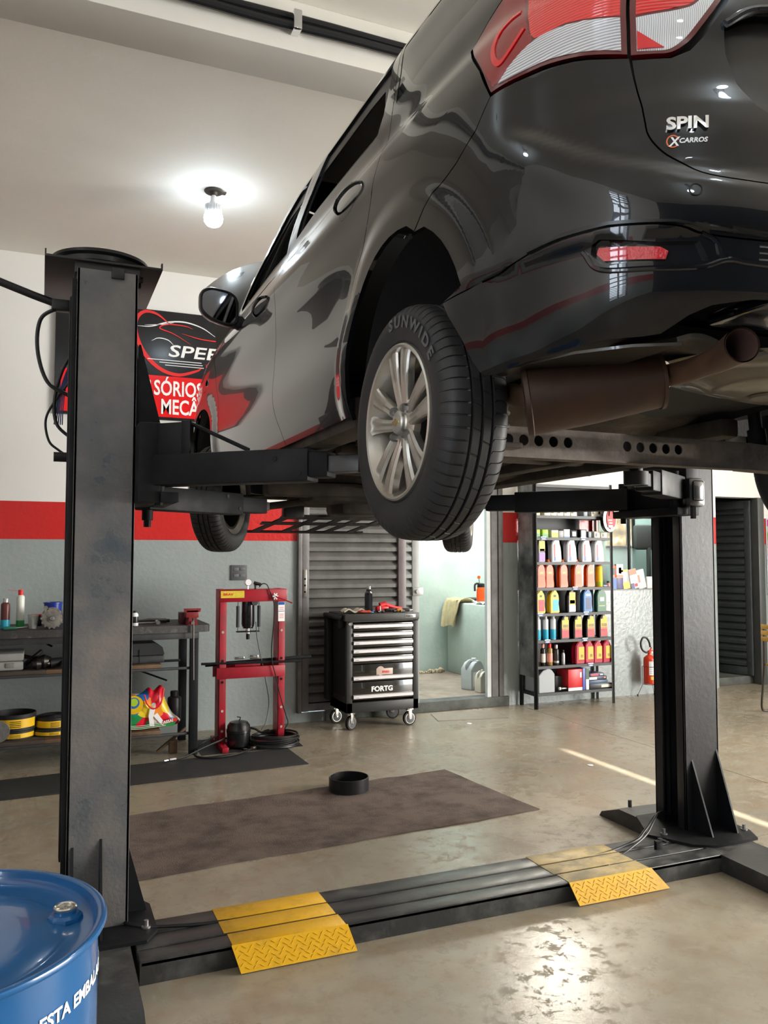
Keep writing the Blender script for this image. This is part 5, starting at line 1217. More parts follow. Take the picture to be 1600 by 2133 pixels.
# things on the bench
def bx_(px, Y): return at(px, 1290, Y)[0]
can('spray_can', 'brown and blue spray can at the far left of the workbench', 'spray can', bx_(11, 6.7), 6.7, TOPZ, .032, .225, C('can_brown', .12, .03, .025), silver_p, band=(.02, .30, cyan_p))
can('spray_can', 'tall white and green spray can with red nozzle on the workbench', 'spray can', bx_(42, 6.75), 6.75, TOPZ, .029, .285, C('can_white', .72, .76, .70), red_print, band=(.02, .20, green_p), straw=True)
t = thing('plastic_cup', 'clear plastic measuring cup on the workbench left of the alternator', 'cup', (bx_(69, 6.62), 6.62, TOPZ)); m = MB(); m.lathe([(.001, .002), (.028, .002), (.039, .105), (.037, .105), (.026, .004), (.001, .004)], n=24, caps=False); obj('cup', m, M('cloudy_plastic', (.75, .76, .74), .2, trans=.75, ior=1.2), t)
m = MB(); m.lathe([(.007, .004), (.006, .085)], n=10); obj('stirrer', m, cream, t)
m = MB(); q = bat(m, 61, 1283, 88, 1303, 6.9, .08, .006); solo('tool_pouch', m, black_plastic, 'small black pouch with a red top behind the plastic cup', 'pouch')
o = obj('red_flap', MB().box(q[0]+.01, q[1]+.03, 6.89, 6.96, q[3], q[3]+.012, .003), red_print, bpy.data.objects['tool_pouch'])
bt = thing('paint_tub', 'blue plastic tub behind the alternator on the workbench', 'tub', (bx_(110, 6.85), 6.85, TOPZ)); m = MB(); m.lathe([(.055, 0), (.066, .17), (.070, .172), (.070, .182), (.064, .182), (.062, .17), (.052, .01)], n=32); obj('tub', m, C('tub_blue', .008, .03, .25), bt)
al = thing('alternator', 'dirty round cast-metal alternator standing on the workbench', 'car part', (bx_(108, 6.62), 6.60, TOPZ+.078)); cast = M('cast_aluminium', (.30, .28, .25), .5, metal=.6, var=.4, vs=20, bump=.3, bs=50)
m = MB(); m.lathe([(.052, -.05), (.070, -.046), (.076, -.03), (.077, .045), (.06, .055), (.02, .058)], axis='Y', n=28); 
for k in range(14): a = 2*PI*k/14; m.cyl((.072*math.cos(a), -.047, .072*math.sin(a)), (.072*math.cos(a), -.02, .072*math.sin(a)), .008, n=8)
obj('housing', m, cast, al)
m = MB(); m.lathe([(.030, -.056), (.030, -.052), (.020, -.054), (.016, -.066), (.008, -.068)], axis='Y', n=24); obj('pulley', m, steel, al)
for a in (2.1, .2): m = MB(); c = Vector((.088*math.cos(a), -.03, .088*math.sin(a))); m.rings([(c+Vector((0, -.01, 0)), .016), (c+Vector((0, .012, 0)), .016)], 16); obj('mounting_lug', m, cast, al)
t = thing('ratchet_handle', 'green-handled tool lying on the left of the workbench', 'hand tool', (bx_(20, 6.55), 6.55, TOPZ+.014)); m = MB(); m.tube([(-.04, 0, 0), (-.02, 0, 0), (.05, .03, .0)], [.013, .014, .010], 12); obj('grip', m, C('dark_green_grip', .01, .09, .06), t); m = MB(); m.tube([(.05, .03, 0), (.15, .08, .004)], .004, 8); obj('shaft', m, steel, t)
can('bottle', 'small white bottle with black cap on the workbench right of the column', 'bottle', bx_(281, 6.6), 6.6, TOPZ, .026, .115, white_plastic, black_plastic, band=(.20, .62, black_p), capf=.18)
t = thing('torque_wrench', 'steel wrench lying on the workbench beside the red vise', 'hand tool', (.72, 6.62, TOPZ+.011)); m = MB(); m.tube([(-.16, .05, .0), (.13, -.03, .010)], .0075, 10); obj('shaft', m, steel, t); m = MB(); m.cyl((.13, -.07, .012), (.13, .0, .012), .016, n=16); m.cyl((-.17, .03, .0), (-.17, .075, .0), .009, n=10); obj('head', m, chrome, t)
t = thing('air_ratchet', 'long grey air tool lying behind the wrench on the workbench', 'hand tool', (.80, 6.75, TOPZ+.021)); m = MB(); m.tube([(-.17, .0, 0), (-.05, 0, .004), (.0, 0, .004), (.14, 0, .0)], [.010, .012, .019, .019], 12); obj('tool_body', m, M('worn_tool_metal', (.12, .10, .09), .35, metal=.8, var=.4), t); m = MB(); m.cyl((.14, 0, 0), (.165, 0, 0), .014, n=12); obj('tool_end', m, black_plastic, t)
t = thing('pliers', 'small dark pliers lying left of the wrench on the workbench', 'hand tool', (.47, 6.63, TOPZ+.007)); m = MB(); m.tube([(-.07, .03, 0), (.0, .0, 0), (.08, -.02, 0)], .006, 8); m.tube([(-.07, -.01, 0), (.0, .0, .0), (.08, .0, 0)], .006, 8); obj('handles', m, M('dark_green_black', (.02, .04, .03), .5), t)
# middle shelf
MZ = .7115
t = thing('tool_case', 'light grey moulded tool case on the middle shelf at far left', 'case', (-.52, 6.72, MZ)); gm = M('case_light_grey', (.27, .27, .26), .5, var=.15, bump=.1)
m = MB(); m.box(-.42, .42, -.14, .2, 0, .065, .014); m.box(-.42, .42, -.14, .2, .067, .125, .014); obj('case_shell', m, gm, t)
m = MB(); 
for x in (.05, .2, .33): m.box(x-.03, x+.03, -.146, -.136, .02, .055, .003)
obj('moulded_rib', m, M('case_mid_grey', (.2, .2, .195), .5), t)
t = thing('tool_case', 'charcoal moulded tool case on the middle shelf right of the column', 'case', (.60, 6.76, MZ)); dm = M('case_charcoal', (.030, .032, .034), .5, var=.2, bump=.1)
m = MB(); m.box(-.33, .31, -.16, .18, 0, .062, .016); m.prism([(-.33, .064), (.31, .064), (.295, .12), (.24, .155), (-.33, .155)], 'Y', -.155, .175); obj('case_shell', m, dm, t)
for x in (-.12, .0, .12):
    m = MB(); m.box(x-.002, x+.002, -.162, -.154, .01, .11); obj('moulded_rib', m, black_plastic, t)
t = thing('drive_shaft', 'tangle of greasy black drive shafts on the middle shelf left of the column', 'car part', (0, 6.7, MZ))
m = MB(); random.seed(5)
m.tube([(-.10, 6.6, MZ+.03), (.02, 6.72, MZ+.12)], [.02, .014], 12); m.tube([(-.12, 6.8, MZ+.08), (.12, 6.7, MZ+.03)], .016, 10); m.lathe([(.03, 0), (.042, .03), (.03, .06)], (-.04, 6.58, MZ+.04), axis='X', n=14); m.lathe([(.04, 0), (.052, .04), (.03, .09)], (.0, 6.62, MZ+.052), axis='X', n=16)
obj('shaft', m, M('greasy_metal', (.05, .046, .042), .35, metal=.7, var=.5, vs=30), t, True)
t = thing('air_wrench', 'black air wrench lying on the middle shelf against the left column', 'hand tool', (.12, 6.6, MZ)); m = MB(); m.tube([(-.04, 0, .04), (.1, .03, .045)], [.035, .032], 16); m.tube([(.04, .0, .045), (.05, -.06, .02)], .018, 10); obj('tool_body', m, black_plastic, t); m = MB(); m.cyl((-.045, 0, .04), (-.06, -.004, .04), .020, n=14); obj('anvil', m, chrome, t)
# lower shelf: rolls, bag
LZ = .206
ty = C('tape_yellow', .75, .45, .01, r=.4)
def bandroll(label, x, y, z, r, h, open_top=True, split=0):
    t = thing('belt_roll', label, 'belt roll', (x, y, z), 0, 'yellow and black rolled belts on the bottom shelf')
    m = MB()
    if open_top: m.lathe([(r-.008, 0), (r, 0), (r, h), (r-.004, h+.002), (r-.008, h)], n=48, caps=False); m.lathe([(r-.008, h), (r-.008, 0)], n=48, caps=False)
    else:
        m.lathe([(r, 0), (r, h), (r-.01, h+.002)], n=48)
        for k in range(6): m.lathe([(r*(.9-.14*k), h+.002), (r*(.88-.14*k), h+.006), (r*(.84-.14*k), h+.002)], n=40, caps=False)
    obj('roll', m, dark_rubber, t)
    m = MB(); m.grid(lambda u, v: ((r+.0015)*math.cos(-3.0+2.6*u), (r+.0015)*math.sin(-3.0+2.6*u), h*(.18+.56*v)), 40, 2); obj('yellow_label', m, ty, t)
    m = MB()
    for k in range(4): m.grid(lambda u, v, k=k: ((r+.0024)*math.cos(-1.75+.5*u), (r+.0024)*math.sin(-1.75+.5*u), h*(.25+.11*k+.045*v)), 12, 2)
    obj('label_print', m, black_p, t)
    return t
bandroll('tall open roll of black belt with yellow label, on top of the left stack', at(30, 1500, 6.72)[0], 6.74, LZ+.062, .150, .115)
bandroll('flat roll with yellow band under the open belt roll at left', at(30, 1500, 6.72)[0], 6.74, LZ, .146, .058, False)
bandroll('coiled belt roll with yellow box label, on top beside the column', at(112, 1500, 6.72)[0], 6.76, LZ+.046, .128, .085, False)
bandroll('flat coil with thin yellow band under the roll beside the column', at(110, 1500, 6.72)[0], 6.75, LZ, .135, .044, False)
t = thing('pulley', 'greasy metal pulley standing on the bottom shelf at the far left edge', 'car part', (at(-2, 1500, 6.6)[0], 6.56, LZ+.075)); m = MB(); m.lathe([(.075, -.012), (.066, 0), (.075, .012), (.05, .012), (.045, 0), (.02, .016)], axis='Y', n=36); obj('rim', m, steel, t)
# shopping bag: sagging body with printed panels
bagm = bpy.data.materials.new('bag_print'); bagm.use_nodes = True; nt = bagm.node_tree; N = nt.nodes; b = N['Principled BSDF']; b.inputs['Roughness'].default_value = .38
tc = N.new('ShaderNodeTexCoord'); vo = N.new('ShaderNodeTexVoronoi'); vo.inputs['Scale'].default_value = 11; nz = N.new('ShaderNodeTexNoise'); nz.inputs['Scale'].default_value = 7
vm = N.new('ShaderNodeVectorMath'); vm.operation = 'MULTIPLY_ADD'; nt.links.new(nz.outputs['Color'], vm.inputs[0]); vm.inputs[1].default_value = (.12, .12, .12); nt.links.new(tc.outputs['Object'], vm.inputs[2]); nt.links.new(tc.outputs['Object'], nz.inputs['Vector'])
nt.links.new(vm.outputs[0], vo.inputs['Vector']); sp = N.new('ShaderNodeSeparateColor'); nt.links.new(vo.outputs['Color'], sp.inputs[0]); cr_ = N.new('ShaderNodeValToRGB'); cr_.color_ramp.interpolation = 'CONSTANT'
cols = [(0, (.70, .01, .03)), (.30, (.78, .55, .02)), (.45, (.02, .16, .50)), (.60, (.02, .28, .08)), (.75, (.80, .25, .02)), (.88, (.75, .73, .66))]
e = cr_.color_ramp.elements; e[0].color = (*cols[0][1], 1); e[1].position = cols[1][0]; e[1].color = (*cols[1][1], 1)
for p, c in cols[2:]: q = e.new(p); q.color = (*c, 1)
nt.links.new(sp.outputs[0], cr_.inputs[0]); nt.links.new(cr_.outputs[0], b.inputs['Base Color'])
bg = thing('shopping_bag', 'crumpled bright printed shopping bag on the bottom shelf of the workbench', 'bag', (.78, 6.66, LZ))
outl = [(-.235, .0), (-.22, .06), (-.235, .14), (-.20, .22), (-.13, .265), (-.03, .275), (.02, .315), (.06, .29), (.12, .325), (.155, .20), (.20, .11), (.265, .045), (.22, .015), (.12, .0), (.0, -.0), (-.12, .0)]
O = crv([(a, 0, b_) for a, b_ in outl], 5, closed=True)
def bagp(u, v):
    p = O[int(round(u*len(O))) % len(O)]; c = Vector((.0, 0, .11)); a = math.pi*(v-.5); s_ = math.cos(a)**.55
    q = c+(p-c)*s_; y = .085*math.sin(a); w_ = .010*math.sin(p.x*60+p.z*40+v*5)*s_*(1-abs(2*v-1))
    return (q.x, y+w_+.008*math.sin(q.x*45+q.z*30)*(abs(math.sin(a)) > .2), max(q.z, .001))
m = MB(); m.grid(bagp, len(O), 15, closed_u=True); obj('bag_body', m, bagm, bg, sharp=60)
def bagz(x, z, extra=.004):
    return -.100-extra
def bagdisc(name, cx_, cz_, r, mat, d=.0): 
    m = MB(); m.lathe([(r, 0), (r, .001)], (cx_, -.093-d, cz_), axis='Y', n=28); obj(name, m, mat, bg)
bagdisc('printed_disc', -.10, .20, .070, yellow, .004); bagdisc('printed_disc', -.10, .215, .042, blue_p, .006); bagdisc('printed_disc', -.10, .22, .030, lime, .008)
m = MB(); m.raw([(.02, -.100, .03), (.055, -.100, .028), (.045, -.102, .10), (.06, -.102, .16), (.02, -.102, .17), (.01, -.101, .11)], [(0, 1, 2, 3, 4, 5)]); m.raw([(.045, -.1005, .11), (.10, -.1005, .045), (.12, -.1005, .03), (.125, -.1005, .06), (.075, -.1005, .13)], [(0, 1, 2, 3, 4)]); obj('printed_figure', m, white_print, bg)
m = MB(); m.raw([(-.2, -.092, .012), (.20, -.092, .02), (.22, -.094, .05), (.08, -.099, .045), (-.05, -.099, .03), (-.16, -.097, .045)], [(0, 1, 2, 3, 4, 5)]); obj('printed_ground', m, green_p, bg)
for k in range(3): m = MB(); m.tube(crv([(-.17, -.101, .022+.012*k), (-.06, -.103, .016+.012*k), (.04, -.104, .022+.012*k), (.14, -.103, .03+.012*k)], 5), .0022, 6); obj('printed_stripe', m, cream, bg)
m = MB(); m.tube(crv([(-.02, -.08, .27), (.0, -.105, .20), (.05, -.108, .165), (.10, -.105, .20), (.125, -.08, .31)], 6), .006, 8); obj('bag_handle', m, red_print, bg)
m = MB(); m.raw([(.115, -.104, .040), (.225, -.104, .058), (.228, -.104, .085), (.118, -.104, .065)], [(0, 1, 2, 3)]); obj('logo_patch', m, M('logo_red', (.62, .03, .02), .4), bg)
me = text_mesh('ASSAÍ', .030, depth=.001, bold=.0008, sx=1.0); me.transform(basis((.122, -.1055, .044), (1, 0, .16), (-.1, 0, 1))); link_mesh('logo_lettering', me, white_print, bg)
can('oil_bottle', 'black oil bottle on the bottom shelf between bag and rear leg', 'bottle', 1.03, 6.88, LZ, .055, .24, black_plastic, black_plastic, capf=.2)
m = MB(); m.box(.96, 1.02, 6.62, 6.68, .001, .10, .004); m.box(-.14, .14, -.02, .02, -.01, .01, .003, mat=Matrix.Translation((.98, 6.66, .10)) @ Matrix.Rotation(math.radians(-38), 4, 'Y')); solo('wood_offcut', m, wood_shelf, 'brown timber offcut on the floor under the workbench', 'timber')
m = MB(); m.lathe([(.03, 0), (.032, .05), (.02, .06)], (.45, 6.75, .001), n=16); solo('jar', m, red_print, 'small red cap on the floor under the bench beside the column', 'cap')
# ---- shop press
pr_m = M('press_red', (.36, .008, .022), .33, var=.35, vs=6, rvar=.2, bump=.06)
ps = thing('shop_press', 'red hydraulic shop press standing before the wall between bench and trolley', 'press', (1.61, 6.7, 0))
PY = 6.62
X = lambda px, y=1300: at(px, y, PY)[0]
cl0, cl1, cr0, cr1 = X(457), X(472), X(579, 1400), X(593, 1400)
def chan(x0, x1, z0, z1):
    m = MB(); m.box(x0, x1, PY, PY+.006, z0, z1, .001); m.box(x0, x0+.006, PY, PY+.15, z0, z1, .001); m.box(x0, x1, PY+.144, PY+.15, z0, z1, .001)
    return m
for x0, x1 in ((cl0, cl1), (cr0, cr1)): obj('column', chan(x0, x1, .03, 1.275), pr_m, ps, True)
m = MB(); m.box(X(457), X(597), PY-.008, PY-.002, 1.172, 1.272, .003); m.box(X(457), X(597), PY+.152, PY+.158, 1.172, 1.272, .003); m.box(X(457), X(597), PY-.008, PY+.158, 1.266, 1.272, .002); obj('head_beam', m, pr_m, ps, True)
m = MB(); m.box(X(452), X(594), PY-.010, PY-.002, .555, .645, .003); m.box(X(452), X(594), PY+.152, PY+.16, .555, .645, .003); obj('table_beam', m, pr_m, ps, True)
for x0 in (cl0, cr0):
    m = MB(); m.box(x0, x0+.05, PY-.17, PY+.33, .005, .045, .003); obj('foot', m, pr_m, ps, True)
m = MB(); m.box(cl0, cr1, PY+.02, PY+.05, .006, .05, .003); obj('base_beam', m, pr_m, ps, True)
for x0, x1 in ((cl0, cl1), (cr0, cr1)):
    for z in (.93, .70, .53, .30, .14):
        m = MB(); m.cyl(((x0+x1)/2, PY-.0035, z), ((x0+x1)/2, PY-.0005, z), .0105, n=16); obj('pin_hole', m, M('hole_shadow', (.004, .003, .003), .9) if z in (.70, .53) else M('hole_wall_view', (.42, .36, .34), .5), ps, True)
m = MB(); m.cyl((cl0-.14, PY+.01, .683), (cr1+.13, PY-.02, .672), .010, n=10); m.cyl((cl0-.09, PY+.1, .662), (cr1+.26, PY+.1, .690), .016, n=12); obj('bar', m, black_steel, ps, True)
m = MB(); m.box(X(492, 1375), X(512, 1375), PY+.05, PY+.1, .70, .72, .002); m.box(X(523, 1375), X(541, 1375), PY+.04, PY+.1, .70, .73, .002); obj('press_block', m, chrome, ps, True)
m = MB(); m.box(X(492), X(545), PY+.03, PY+.12, .645, .665, .002); obj('press_plate', m, pr_m, ps, True)
jx = X(521)
m = MB(); m.lathe([(.03, 1.172), (.052, 1.168), (.054, .985), (.050, .975), (.050, .965), (.044, .96), (.042, .95), (.02, .948)], (jx, PY+.075, 0), n=32); obj('bottle_jack', m, gloss_black, ps, True)
m = MB(); m.lathe([(.018, .95), (.018, .905)], (jx, PY+.075, 0), n=20); obj('ram', m, chrome, ps, True)
m = MB(); m.lathe([(.012, .905), (.0145, .90), (.0145, .86), (.010, .858)], (jx, PY+.075, 0), n=16); obj('ram_tip', m, black_steel, ps, True)
m = MB(); m.cyl((jx+.04, PY+.0, 1.165), (jx+.04, PY+.06, 1.165), .026, n=20); obj('pump_port', m, M('dark_grey_cast', (.05, .05, .052), .4), ps, True)
for s_ in (-1, 1):
    m = MB(); cx_ = jx+s_*.088
    m.cyl((cx_, PY+.06, 1.135), (cx_-s_*.0, PY+.06, .96), .013, n=14)
    for k in range(24): m.lathe([(.0135, 0), (.0145, .0025), (.0135, .005)], (cx_, PY+.06, .965+.007*k), n=12, caps=False)
    m.tube([(cx_, PY+.06, 1.135), (cx_, PY+.06, 1.172)], .003, 6); m.tube([(cx_, PY+.06, .96), (cx_, PY+.06, .925)], .003, 6); obj('return_spring', m, M('spring_grey', (.055, .058, .06), .5), ps, True)
m = MB(); m.box(jx-.095, jx+.095, PY+.055, PY+.095, .918, .928, .002); obj('spring_bar', m, black_steel, ps, True)
gx, gz = at(517, 1213, PY+.05)
g_ = MB(); g_.lathe([(.028, -.014), (.030, -.010), (.030, .010), (.002, .012)], (gx, PY+.05, gz), axis='Y', n=28); g_.cyl((gx, PY+.06, 1.272), (gx, PY+.06, gz-.02), .006, n=8); ga = obj('pressure_gauge', g_, chrome, ps, True)
m = MB(); m.lathe([(.0255, -.0145), (.0005, -.0148)], (gx, PY+.05, gz), axis='Y', n=28, caps=True); obj('gauge_dial', m, white_print, ga, True)
m = MB(); hx, hz = at(533, 1225, PY+.05); m.cyl((hx, PY+.06, 1.272), (hx, PY+.06, hz+.03), .012, n=14); m.cyl((hx-.012, PY+.06, hz+.045), (hx+.035, PY+.03, hz+.03), .014, n=12); obj('pump_head', m, gloss_black, ps, True)
m = MB(); m.box(X(459), X(508), PY-.0095, PY-.0078, 1.205, 1.262); st = obj('maker_plate', m, M('plate_yellow', (.72, .55, .05), .4, var=.2, vs=30), ps, True)
text('plate_lettering', 'BRAV', .026, (X(464), PY-.011, 1.225), (1,0,0), (0,0,1), red_print, ps, depth=.001, bold=.0005, sx=1.3)
m = MB(); m.box(X(579.5, 1275), X(593, 1275), PY-.0022, PY-.0004, 1.005, 1.165); st = obj('warning_sticker', m, white_print, ps, True)
m = MB(); m.box(X(580, 1275), X(592.5, 1275), PY-.0032, PY-.0020, 1.14, 1.163); m.box(X(580, 1275), X(592.5, 1275), PY-.0032, PY-.0020, 1.085, 1.09); obj('sticker_band', m, blue_p, st, True)
m = MB()
for z in (1.10, 1.115, 1.06, 1.045, 1.03): m.box(X(582, 1275), X(591, 1275), PY-.0032, PY-.0020, z, z+.006)
obj('sticker_print', m, pink_p, st, True)
m = MB(); vx, vz = at(573, 1242, PY-.02)
for k in range(6): a = 2*PI*k/6; m.tube([(vx, PY-.03, vz), (vx+.024*math.cos(a), PY-.032, vz+.030*math.sin(a))], [.009, .005], 8)
obj('valve_wheel', m, white_plastic, ps, True)
m = MB(); m.tube([(vx, PY-.035, vz), (vx+.06, PY-.05, vz-.025), (vx+.135, PY-.06, vz-.055)], [.006, .005, .006], 8); obj('pump_lever', m, pr_m, ps, True)
def air_line(name, pts, label=None, r=.0045, Ys=None):
    P = [(at(x, y, Yq)[0], Yq, at(x, y, Yq)[1]) for x, y, Yq in pts]
    m = MB(); m.tube(crv(P, 7), r, 8); return m
m = air_line('', [(540, 1223, PY), (547, 1216, PY-.01), (556, 1218, PY-.02), (562, 1232, PY-.02), (568, 1247, PY-.03), (571, 1262, PY-.03), (570, 1300, PY-.03), (566, 1345, PY-.03), (567, 1378, PY-.03), (575, 1410, PY-.03), (584, 1450, PY-.03), (596, 1490, PY-.03), (600, 1505, PY-.04), (593, 1518, PY-.04)]); obj('air_hose', m, dark_hose, ps, True)
m = air_line('', [(533, 1295, PY+.05), (536, 1330, PY+.05), (545, 1375, PY+.05), (552, 1410, PY+.05), (560, 1460, PY+.05), (555, 1500, PY), (545, 1520, PY-.05)], r=.004); obj('air_hose', m, dark_hose, ps, True)
# compressor pot and coiled hose
cx_, cy_ = 1.50, 6.60
cpr = thing('compressor', 'small black sealed compressor pot on the mat before the red press', 'compressor', (cx_, cy_, .006)); cm = M('compressor_black', (.010, .010, .011), .28, coat=.3)
m = MB(); m.lathe([(.075, .012), (.085, .02), (.093, .05), (.094, .12), (.098, .125), (.098, .145), (.094, .15), (.090, .18), (.070, .205), (.03, .215), (.001, .216)], n=40); obj('pot', m, cm, cpr)
m = MB()
for a in (.8, 2.9, 5.0): m.box(.05, .12, -.02, .02, 0, .012, .003, mat=rz(a))
obj('feet', m, cm, cpr)
m = MB(); m.tube(crv([(.0, 0, .21), (.01, -.02, .24), (-.02, -.03, .25)], 5), .004, 8); m.tube(crv([(.08, 0, .15), (.13, -.02, .14), (.18, -.03, .11), (.22, -.05, .12)], 5), .009, 8); m.cyl((.20, -.04, .115), (.24, -.055, .125), .014, n=8); obj('outlet_pipe', m, black_steel, cpr)
P = []; random.seed(11)
for k in range(7*26):
    a = 2*PI*k/26+3.0; lp = k//26; P.append((1.79+(.155+.012*math.sin(lp*2.1))*1.2*math.cos(a), 6.56+(.145+.010*math.cos(lp*1.7))*math.sin(a), .020+.0125*lp+.005*math.sin(a*2+lp)))
tail = [(1.62, 6.50, .02), (1.42, 6.33, .017), (1.22, 6.30, .017), (1.12, 6.42, .02), (1.20, 6.60, .06), (1.38, 6.64, .12)]
m = MB(); m.tube(P, .0085, 8); hose = thing('air_hose', 'black air hose coiled on the floor beside the compressor pot', 'hose', (1.79, 6.56, .01)); obj('coil', m, dark_hose, hose, True)
m = MB(); m.tube(crv(tail, 8), .0085, 8); obj('loose_end', m, dark_hose, hose, True)
m = MB(); m.tube([(1.62, 6.50, .02), (1.70, 6.53, .022)], .013, 10); m.tube([(1.58, 6.47, .02), (1.61, 6.49, .02)], .016, 8); obj('brass_coupling', m, M('coupling_metal', (.65, .60, .50), .25, metal=1), hose, True)
m = MB(); m.tube(crv([(1.40, 6.60, .09), (1.2, 6.50, .05), (1.05, 6.40, .02), (.97, 6.36, .02)], 8), .0085, 8); obj('side_hose', m, dark_hose, hose, True)
m = MB(); m.tube([(.97, 6.36, .02), (.92, 6.345, .02)], .011, 10); m.tube([(.91, 6.342, .02), (.88, 6.33, .02)], .007, 10); obj('hose_nozzle', m, chrome, hose, True)
# ================================================================ TOOL TROLLEY
tr = thing('tool_trolley', 'black seven-drawer roller tool trolley with silver pulls before the louvred door', 'tool trolley', (2.87, 7.0, 0))
tb = M('trolley_black', (.020, .0195, .019), .42, bump=.04, bs=120); tg_ = M('trolley_gloss', (.022, .020, .016), .12, coat=.6)
TX0, TX1, TY0, TY1 = 2.515, 3.215, 6.84, 7.28
m = MB(); m.box(TX0, TX0+.055, TY0, TY1, .155, .965, .004); m.box(TX1-.055, TX1, TY0, TY1, .155, .965, .004); m.box(TX0, TX1, TY0, TY1, .155, .245, .004); m.box(TX0, TX1, TY1-.01, TY1, .155, .965); m.box(TX0, TX1, TY0, TY1, .955, .967); obj('cabinet_body', m, tb, tr, True)
m = MB(); m.box(TX0-.02, TX1+.004, TY0-.012, TY1, .965, 1.028, .005); obj('top_tray', m, M('top_tray_black', (.032, .030, .028), .45), tr, True)
m = MB(); m.box(TX0-.075, TX0-.02, TY0+.03, TY1+.02, .975, 1.02, .02); m.box(TX0-.05, TX0, TY0+.06, TY0+.1, .90, .98, .01); m.box(TX0-.06, TX0-.002, TY1-.07, TY1+.02, .22, 1.0, .012); obj('push_handle', m, black_plastic, tr, True)
m = MB(); m.box(TX0-.004, TX0+.001, TY0+.05, TY1-.09, .30, .93); obj('side_panel', m, M('perforated_side', (.008, .008, .009), .5), tr, True)
zs = []
for i, (yt, yb) in enumerate(((1292, 1309), (1311, 1328), (1331, 1348), (1350, 1367), (1369, 1388), (1389, 1425), (1427, 1464))):
    z1 = .955-.0; 
z_edges = [.945, .872, .799, .726, .653, .580, .425, .262]
for i in range(7):
    za, zb_ = z_edges[i+1]+.004, z_edges[i]-.004
    m = MB(); m.box(TX0+.058, TX1-.058, TY0+.004, TY0+.02, za, zb_, .002); dw = obj('drawer', m, tg_, tr, True)
    hz_ = zb_-.030 if i < 5 else za+.028
    if i < 5: hz_ = zb_-.026
    m = MB(); m.prism([(TY0+.004, hz_-.018), (TY0-.018, hz_-.012), (TY0-.018, hz_+.012), (TY0-.004, hz_+.018), (TY0+.004, hz_+.018)], 'X', TX0+.062, TX1-.060); obj('drawer_pull', m, M('pull_aluminium', (.74, .71, .73), .35, metal=.35), dw, True)
    m = MB(); m.box(TX0+.075, TX0+.11, TY0-.0195, TY0-.017, hz_-.006, hz_+.000); obj('size_mark', m, grey_p, dw, True)
text('maker_lettering', 'FORTG', .062, (TX0+.235, TY0+.0015, .335), (1,0,0), (0,0,1), white_print, tr, depth=.003, bold=.0022, sx=1.05)
m = MB(); m.box(TX1-.14, TX1-.035, TY0-.0145, TY0-.0115, .984, 1.012, .001); obj('maker_badge', m, silver_p, tr, True)
text('maker_lettering', 'FORTG', .022, (TX1-.130, TY0-.017, .990), (1,0,0), (0,0,1), black_p, tr, depth=.001, bold=.0008)
m = MB(); m.lathe([(.040, 0), (.040, .001)], (2.84, TY0+.0025, .515), axis='Y', n=24); m.box(2.80, 2.96, TY0+.002, TY0+.0035, .480, .535, .0005); obj('shop_sticker', m, M('sticker_pale', (.55, .42, .36), .4), tr, True)
text('sticker_lettering', 'SPEED', .026, (2.855, TY0+.0005, .495), (1,0,0), (0,0,1), red_print, tr, depth=.001, bold=.0008)
m = MB(); m.lathe([(.012, 0), (.012, .004)], (TX0+.028, TY0-.004, .94), axis='Y', n=14); obj('lock', m, chrome, tr, True)
for x, y, a in ((TX0+.06, TY0+.05, .5), (TX1-.07, TY0+.05, .1), (TX0+.04, TY1-.05, .2), (TX1-.09, TY1-.05, -.3)):
    T = Matrix.Translation((x, y, 0)) @ rz(a)
    m = MB(); m.raw([], []); t_ = bmesh.new()
    m.lathe([(.050, -.016), (.062, -.015), (.063, 0), (.062, .015), (.050, .016)], (0, 0, .0635), axis='Y', n=36)
    for v_ in m.bm.verts: v_.co = T @ v_.co
    w_ = obj('caster', m, dark_rubber, tr, True)
    m = MB(); m.lathe([(.002, -.0165), (.046, -.0175), (.049, -.0165)], (0, 0, .0635), axis='Y', n=36); m.lathe([(.049, .0165), (.046, .0175), (.002, .0165)], (0, 0, .0635), axis='Y', n=36)
    for v_ in m.bm.verts: v_.co = T @ v_.co
    obj('caster_disc', m, M('caster_grey', (.10, .10, .115), .4), w_, True)
    m = MB(); m.lathe([(.0445, -.0182), (.048, -.0182)], (0, 0, .0635), axis='Y', n=36, caps=False)
    m.box(-.022, .014, -.024, -.019, .06, .145, .002); m.box(-.022, .014, .019, .024, .06, .145, .002); m.box(-.03, .03, -.026, .026, .138, .154, .003); m.cyl((-.0, -.027, .0635), (0, .027, .0635), .008, n=10)
    for v_ in m.bm.verts: v_.co = T @ v_.co
    obj('caster_fork', m, M('zinc_fork', (.60, .57, .50), .3, metal=.9), w_, True)
# things on the trolley
TT = 1.029
t = thing('water_bottle', 'tall black faceted water bottle with steel cap on the tool trolley', 'bottle', (at(768, 1240, 6.95)[0], 6.95, TT)); m = MB(); m.lathe([(.034, 0), (.037, .004), (.037, .16), (.034, .178), (.022, .195), (.021, .212)], n=12); obj('bottle_body', m, gloss_black, t, sharp=15); m = MB(); m.lathe([(.022, .212), (.023, .214), (.023, .238), (.020, .24)], n=24); obj('cap', m, chrome, t)
t = thing('work_glove', 'beige and red work glove draped on the trolley left end', 'glove', (2.60, 6.95, TT)); 
m = MB(); m.solid_sheet(lambda u, v: (-.09+.20*u, -.06+.11*v, .014+.026*math.sin(u*5.2+.4)**2+.006*math.sin(v*8)), 26, 10, .008); obj('glove_cuff', m, M('glove_beige', (.52, .48, .40), .9), t)
m = MB(); 
for k in range(3): m.tube(crv([(.04+.03*k, -.05, .012), (.07+.03*k, -.075, .018), (.12+.02*k, -.07, .012)], 4), .010, 8)
